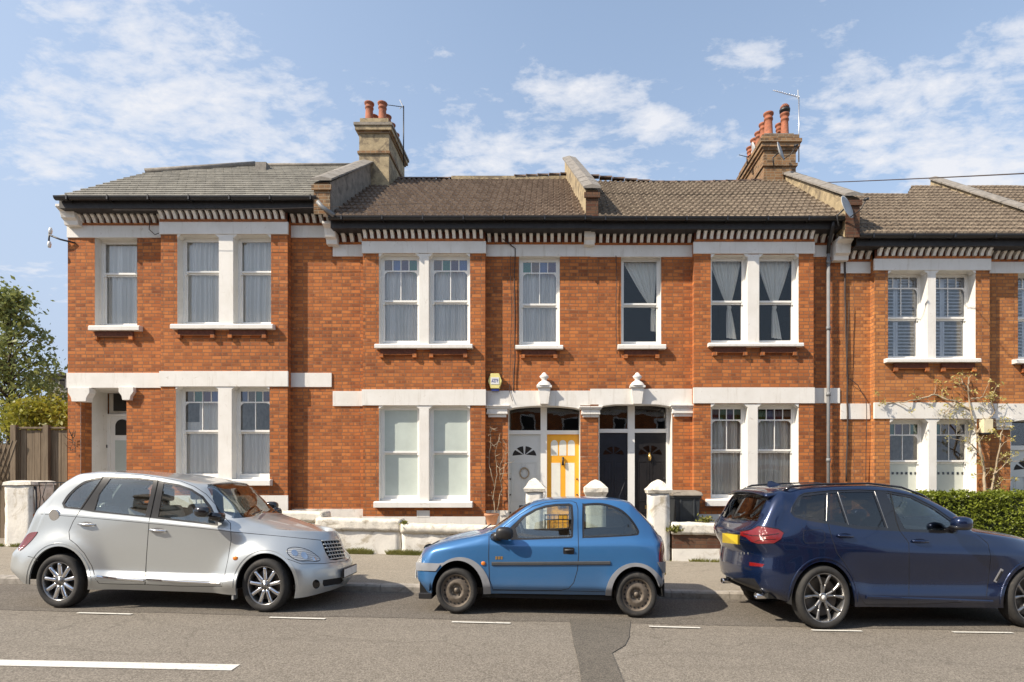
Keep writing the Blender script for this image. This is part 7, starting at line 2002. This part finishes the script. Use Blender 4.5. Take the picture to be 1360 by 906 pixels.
    C.line([(1018, 706), (1060, 707), (1110, 722), (1207, 733), (1312, 736)], .004, 'paint_navy', 'body_crease', t, off=.003) if False else None
    # tailgate outline and roof spoiler
    sp = MB(); 
    S0 = [(-.36, 1.765), (-.62, 1.725), (-.655, 1.700), (-.60, 1.690), (-.50, 1.70)]
    ys = np.linspace(-.62, .62, 17); vs = []; fs = []
    for y in ys:
        k = 1 - (abs(y) / .62) ** 4 * .10; dz = -.055 * (abs(y) / .62) ** 2.5
        for (x, z) in S0: vs.append(C.W(Vector((-.36 + (x + .36) * k, y, z + dz))))
    for i in range(16):
        for j in range(5): a = i * 5 + j; b = i * 5 + (j + 1) % 5; fs.append((a, b, b + 5, a + 5))
    fs += [(0, 1, 2, 3, 4), (80, 81, 82, 83, 84)]
    sp.add(vs, fs, 'paint_navy', True); sp.build('roof_spoiler', t)
    rr = MB()
    for sg in (-1, 1):
        P = [C.W(Vector((x, sg * (.60 + .02 * math.sin(x)), z))) for x, z in ((-.36, 1.755), (-.25, 1.80), (.1, 1.835), (.8, 1.86), (1.25, 1.82), (1.55, 1.72), (1.65, 1.66))]; rr.tube([p - Vector((0, 0, .012)) for p in P], .014, 'trim_gloss', 8)
    rr.build('roof_rail', t)
    f = MB(); f.add([C.W(Vector(p)) for p in ((-.30, -.02, 1.79), (-.30, .02, 1.79), (-.08, .02, 1.80), (-.08, -.02, 1.80), (-.29, 0, 1.85), (-.24, 0, 1.86))], [(0, 1, 4), (1, 2, 5, 4), (2, 3, 5), (3, 0, 4, 5)], 'paint_navy'); f.build('roof_aerial', t)
    # number plate in its recess, badge, exhausts
    m = MB(); 
    P = [C.hit(*p) for p in ((962.5, 708.5), (983, 711), (983, 723.5), (962.5, 721))]
    if all(P):
        n = Vector((-1, 0, .12)); m.add([C.W(p + n * .035) for p in P] + [C.W(p + n * .0) for p in P], [(0, 1, 2, 3), (0, 1, 5, 4), (1, 2, 6, 5), (2, 3, 7, 6), (3, 0, 4, 7)], 'plate_yellow'); m.build('rear_number_plate', t)
    m = MB(); h = C.hit(968, 699)
    if h: P = [h + Vector((-.012, .04 * math.cos(a), .045 * math.sin(a))) for a in np.linspace(0, 6.283, 19)[:-1]]; m.add([C.W(p) for p in P], [tuple(range(18))], 'alu'); m.build('badge', t)
    m = MB()
    for px in (985, 989, 994): h = C.hit(px, 735); m.add([C.W(h + Vector((-.006, a, b))) for a, b in ((-.012, -.014), (.012, -.014), (.012, .014), (-.012, .014))], [(0, 1, 2, 3)], 'alu') if h else None
    if m.v: m.build('lettering', t)
    for sg in (-1, 1):
        m = MB(); vs = []; fs = []
        for (r, x) in ((.030, -.55), (.040, -.62), (.042, -.73), (.036, -.735), (.034, -.65)):
            for k in range(18): a = 2 * math.pi * k / 18; vs.append(C.W(Vector((x, sg * .56 + r * 1.15 * math.cos(a), .355 + r * math.sin(a)))))
        for i in range(4):
            for k in range(18): fs.append((i * 18 + k, i * 18 + (k + 1) % 18, (i + 1) * 18 + (k + 1) % 18, (i + 1) * 18 + k))
        m.add(vs, fs, 'chrome', True); m.build('exhaust_pipe', t)
    handle(C, 1111.5, 711, 1132.5, 712.5, nb, 'paint_navy', 'paint_navy', r=.016); handle(C, 1211, 718.5, 1232, 719.5, na, 'paint_navy', 'paint_navy', r=.016)
    # vent behind the front wheel
    C.line([(1331, 756), (1321.5, 773)], .022, 'alu', 'side_vent', t, off=.005); C.line([(1330.5, 758.5), (1323, 771.5)], .015, 'seam_dark', 'side_vent_slot', t, off=.007)
    for sg in (1, -1):
        m = MB(); cx = T(1278, 696, -1.04); blob(C, m, (cx[0], -1.03 * sg, cx[1] + .01), .12, .105, .085, 'paint_navy'); mo = m.build('wing_mirror', t)
        m2 = MB(); blob(C, m2, (cx[0] - .01, -1.02 * sg, cx[1] - .045), .125, .10, .035, 'trim_gloss'); m2.tube([C.W(Vector((cx[0], -.95 * sg, cx[1] - .05))), C.W(Vector((cx[0] + .03, -.84 * sg, cx[1] - .09)))], [.03, .05], 'trim_gloss', 8); m2.build('mirror_base', mo)
    rx, rz = .352, .402
    for far in (False, True):
        y = .92 if far else -.925
        wheel(C, t, 0.0, y, .400, rx, rz, .24, 'split', far, rim_fr=.775); wheel(C, t, 2.87, y, .400, rx, rz, .24, 'split', far, rim_fr=.775)
    wells(C, t, [(0, .40, .42, .52, .885), (2.87, .40, .42, .52, .885)], [(-.62, -.45, .68, .34, .6), (.45, 2.42, .80, .27, .40), (3.3, 3.6, .66, .28, .5), (2.4, 3.4, .45, .3, .9), (-.5, .5, .5, .35, .6)])
    for y in (-.38, .38): seat(C, t, 1.45, y, .78, 'seat_dark', 1, h=.62); seat(C, t, .45, y, .78, 'seat_dark', 1, h=.6)
    m = MB(); lbox(C, m, 1.85, 2.2, -.72, .72, .85, 1.24, 'dash_dark'); m.build('dashboard', t, bevel=.05); steering(C, t, 1.78, .38, 1.2, 1)
    return t

def cut_plane(self, poly, tagname, want, axis):
    """outline given in the car's own y-z plane (windscreens)"""
    tid = self.tags.setdefault(tagname, len(self.tags) + 1); bm = self.bm
    cand = [f for f in bm.faces if want(f.normal, f.calc_center_median())]
    n = len(poly)
    for k in range(n):
        a, b = poly[k], poly[(k + 1) % n]
        x0, x1 = min(a[0], b[0]) - .01, max(a[0], b[0]) + .01; y0, y1 = min(a[1], b[1]) - .01, max(a[1], b[1]) + .01
        sel = [f for f in cand if f.is_valid and not (max(v.co.y for v in f.verts) < x0 or min(v.co.y for v in f.verts) > x1 or max(v.co.z for v in f.verts) < y0 or min(v.co.z for v in f.verts) > y1)]
        if not sel: continue
        no = Vector((0, b[1] - a[1], -(b[0] - a[0]))).normalized()
        r = bmesh.ops.bisect_plane(bm, geom=sel + list({e for f in sel for e in f.edges}) + list({v for f in sel for v in f.verts}), plane_co=Vector((0, a[0], a[1])), plane_no=no, dist=1e-5)
        new = {g for g in r['geom'] if isinstance(g, bmesh.types.BMFace)}
        extra = {f for g in r['geom_cut'] if isinstance(g, bmesh.types.BMEdge) for f in g.link_faces}
        cand = list({f for f in cand if f.is_valid} | new | extra)
    for f in cand:
        if f.is_valid:
            c = f.calc_center_median()
            if f[self.lay] == 0 and want(f.normal, c) and inside((c.y, c.z), poly): f[self.lay] = tid
Car.cut_front = lambda s, p, t_, w: cut_plane(s, p, t_, w, 1)
Car.cut_rear = lambda s, p, t_, w: cut_plane(s, p, t_, w, -1)
blue_car(); silver_car(); navy_car()
# ------------------------------------------------------------------ sky, sun, camera
def world():
    W = bpy.data.worlds.new('World'); SC.world = W; W.use_nodes = True; nt = W.node_tree; nt.nodes.clear()
    class T(NT):
        def __init__(s): s.t = nt
    t = T()
    out = nt.nodes.new('ShaderNodeOutputWorld'); bg = nt.nodes.new('ShaderNodeBackground')
    sky = nt.nodes.new('ShaderNodeTexSky'); sky.sky_type = 'NISHITA'; sky.sun_disc = False
    sky.sun_elevation = SUN_EL; sky.sun_rotation = SUN_ROT; sky.altitude = 0; sky.air_density = 1.0; sky.dust_density = 1.4; sky.ozone_density = 1.0
    bg.inputs['Strength'].default_value = SKY_STR
    d = t.n('TexCoord').outputs['Generated']
    sp = t.n('SeparateXYZ', i={'Vector': d})
    ay = t.math('MAXIMUM', t.math('ABSOLUTE', sp.outputs[1]), .08)
    u = t.math('DIVIDE', sp.outputs[0], ay); v = t.math('DIVIDE', sp.outputs[2], ay)
    zz = t.math('ADD', t.math('MAXIMUM', sp.outputs[2], 0.0), .18)
    pv = t.n('CombineXYZ', i={'X': t.math('DIVIDE', sp.outputs[0], zz), 'Y': t.math('DIVIDE', sp.outputs[1], zz), 'Z': 0.0}).outputs[0]
    rot = t.n('Mapping', i={'Vector': pv, 'Rotation': (0, 0, R(25)), 'Scale': (1.0, 1.5, 1.0)}).outputs[0]
    n1 = t.noise(3.6, 12, .66, rot, .3); n2 = t.noise(15.0, 8, .62, rot, .25); n3 = t.noise(.8, 3, .5, rot, .1)
    # cloud masses: centre u, v and radii in direction space
    blobs = [(230, 130, 170, 85, .95), (70, 130, 130, 60, .7), (150, 200, 150, 35, .65), (330, 205, 130, 40, .8), (450, 190, 90, 40, .5), (640, 200, 130, 45, .85), (780, 122, 85, 26, 1.15), (870, 165, 45, 30, .9), (760, 215, 110, 30, .5),
             (1090, 200, 80, 50, .6), (1000, 76, 60, 16, .65), (1220, 110, 130, 60, .8), (1330, 60, 90, 60, .75), (1280, 215, 140, 55, .95), (180, 40, 90, 22, .45), (1130, 170, 100, 60, .5), (980, 190, 60, 40, .45)]
    acc = None
    for (px, py, rx, ry, s) in blobs:
        cu, cv = (px - VX) / F, (VY - py) / F
        du = t.math('DIVIDE', t.math('SUBTRACT', u, cu), rx / F); dv = t.math('DIVIDE', t.math('SUBTRACT', v, cv), ry / F)
        r2 = t.math('ADD', t.math('MULTIPLY', du, du), t.math('MULTIPLY', dv, dv))
        g = t.math('MULTIPLY', t.math('POWER', 2.718, t.math('MULTIPLY', r2, -.9)), s)
        acc = g if acc is None else t.math('MAXIMUM', acc, g)
    nz = t.math('ADD', t.math('MULTIPLY', n1, .62), t.math('MULTIPLY', n2, .38))
    raw = t.math('ADD', t.math('MULTIPLY', acc, .50), t.math('MULTIPLY', t.math('SUBTRACT', nz, .5), 2.5))
    cl = t.ramp(raw, [(.15, 0), (.34, .5), (.58, .92)])
    haze = t.math('POWER', t.math('SUBTRACT', 1.0, t.math('MINIMUM', t.math('MAXIMUM', sp.outputs[2], 0.0), 1.0)), 2.0)
    hz = t.math('ADD', t.math('MULTIPLY', haze, .85), .17)
    hz = t.math('ADD', hz, t.math('MULTIPLY', t.math('MINIMUM', t.math('MAXIMUM', t.math('MULTIPLY', u, -1.0), 0.0), 1.2), .22)); hz = t.math('MINIMUM', hz, .92)
    c0 = t.mix(1.0, sky.outputs[0], (SKYTINT[0], SKYTINT[1], SKYTINT[2]), 'MULTIPLY')
    c1 = t.mix(hz, c0, HAZE)
    c2 = t.mix(cl, c1, CLOUD)
    nt.links.new(c2, bg.inputs['Color']); nt.links.new(bg.outputs[0], out.inputs[0])
SUN_DIR = Vector((1.0, .5, -1.0)).normalized()     # light travels right, into the street front, down
SUN_EL = math.asin(-SUN_DIR.z)
src = -SUN_DIR
SUN_ROT = math.atan2(src.x, src.y)
SKY_STR = .15
SKYTINT = (1.18, 1.16, 1.08); HAZE = (2.3, 2.75, 3.55); CLOUD = (3.9, 3.95, 4.15)
world()
L = bpy.data.lights.new('sun', 'SUN'); L.energy = 4.6; L.angle = R(.53); L.color = (1.0, .89, .74)
lo = bpy.data.objects.new('sun', L); COL.objects.link(lo); lo.rotation_euler = SUN_DIR.to_track_quat('-Z', 'Y').to_euler(); lo.location = (-20, -10, 20)
cam = bpy.data.cameras.new('camera'); co = bpy.data.objects.new('camera', cam); COL.objects.link(co)
co.location = (0, 0, CZ); co.rotation_euler = (R(90), 0, 0)
cam.sensor_width = 36; cam.sensor_fit = 'HORIZONTAL'; cam.lens = 36 * F / 1360; cam.shift_x = (680 - VX) / 1360; cam.shift_y = (VY - 453) / 1360
cam.clip_start = .05; cam.clip_end = 3000
SC.camera = co
SC.view_settings.view_transform = 'Standard'; SC.view_settings.look = 'None'; SC.view_settings.gamma = 1; SC.view_settings.exposure = 0.6; SC.view_settings.use_curve_mapping = False
SC.render.engine = 'CYCLES'; SC.cycles.use_denoising = True; SC.cycles.max_bounces = 8; SC.cycles.transparent_max_bounces = 16; SC.cycles.glossy_bounces = 4; SC.cycles.transmission_bounces = 6
SC.cycles.sample_clamp_indirect = 6; SC.cycles.caustics_reflective = False; SC.cycles.caustics_refractive = False
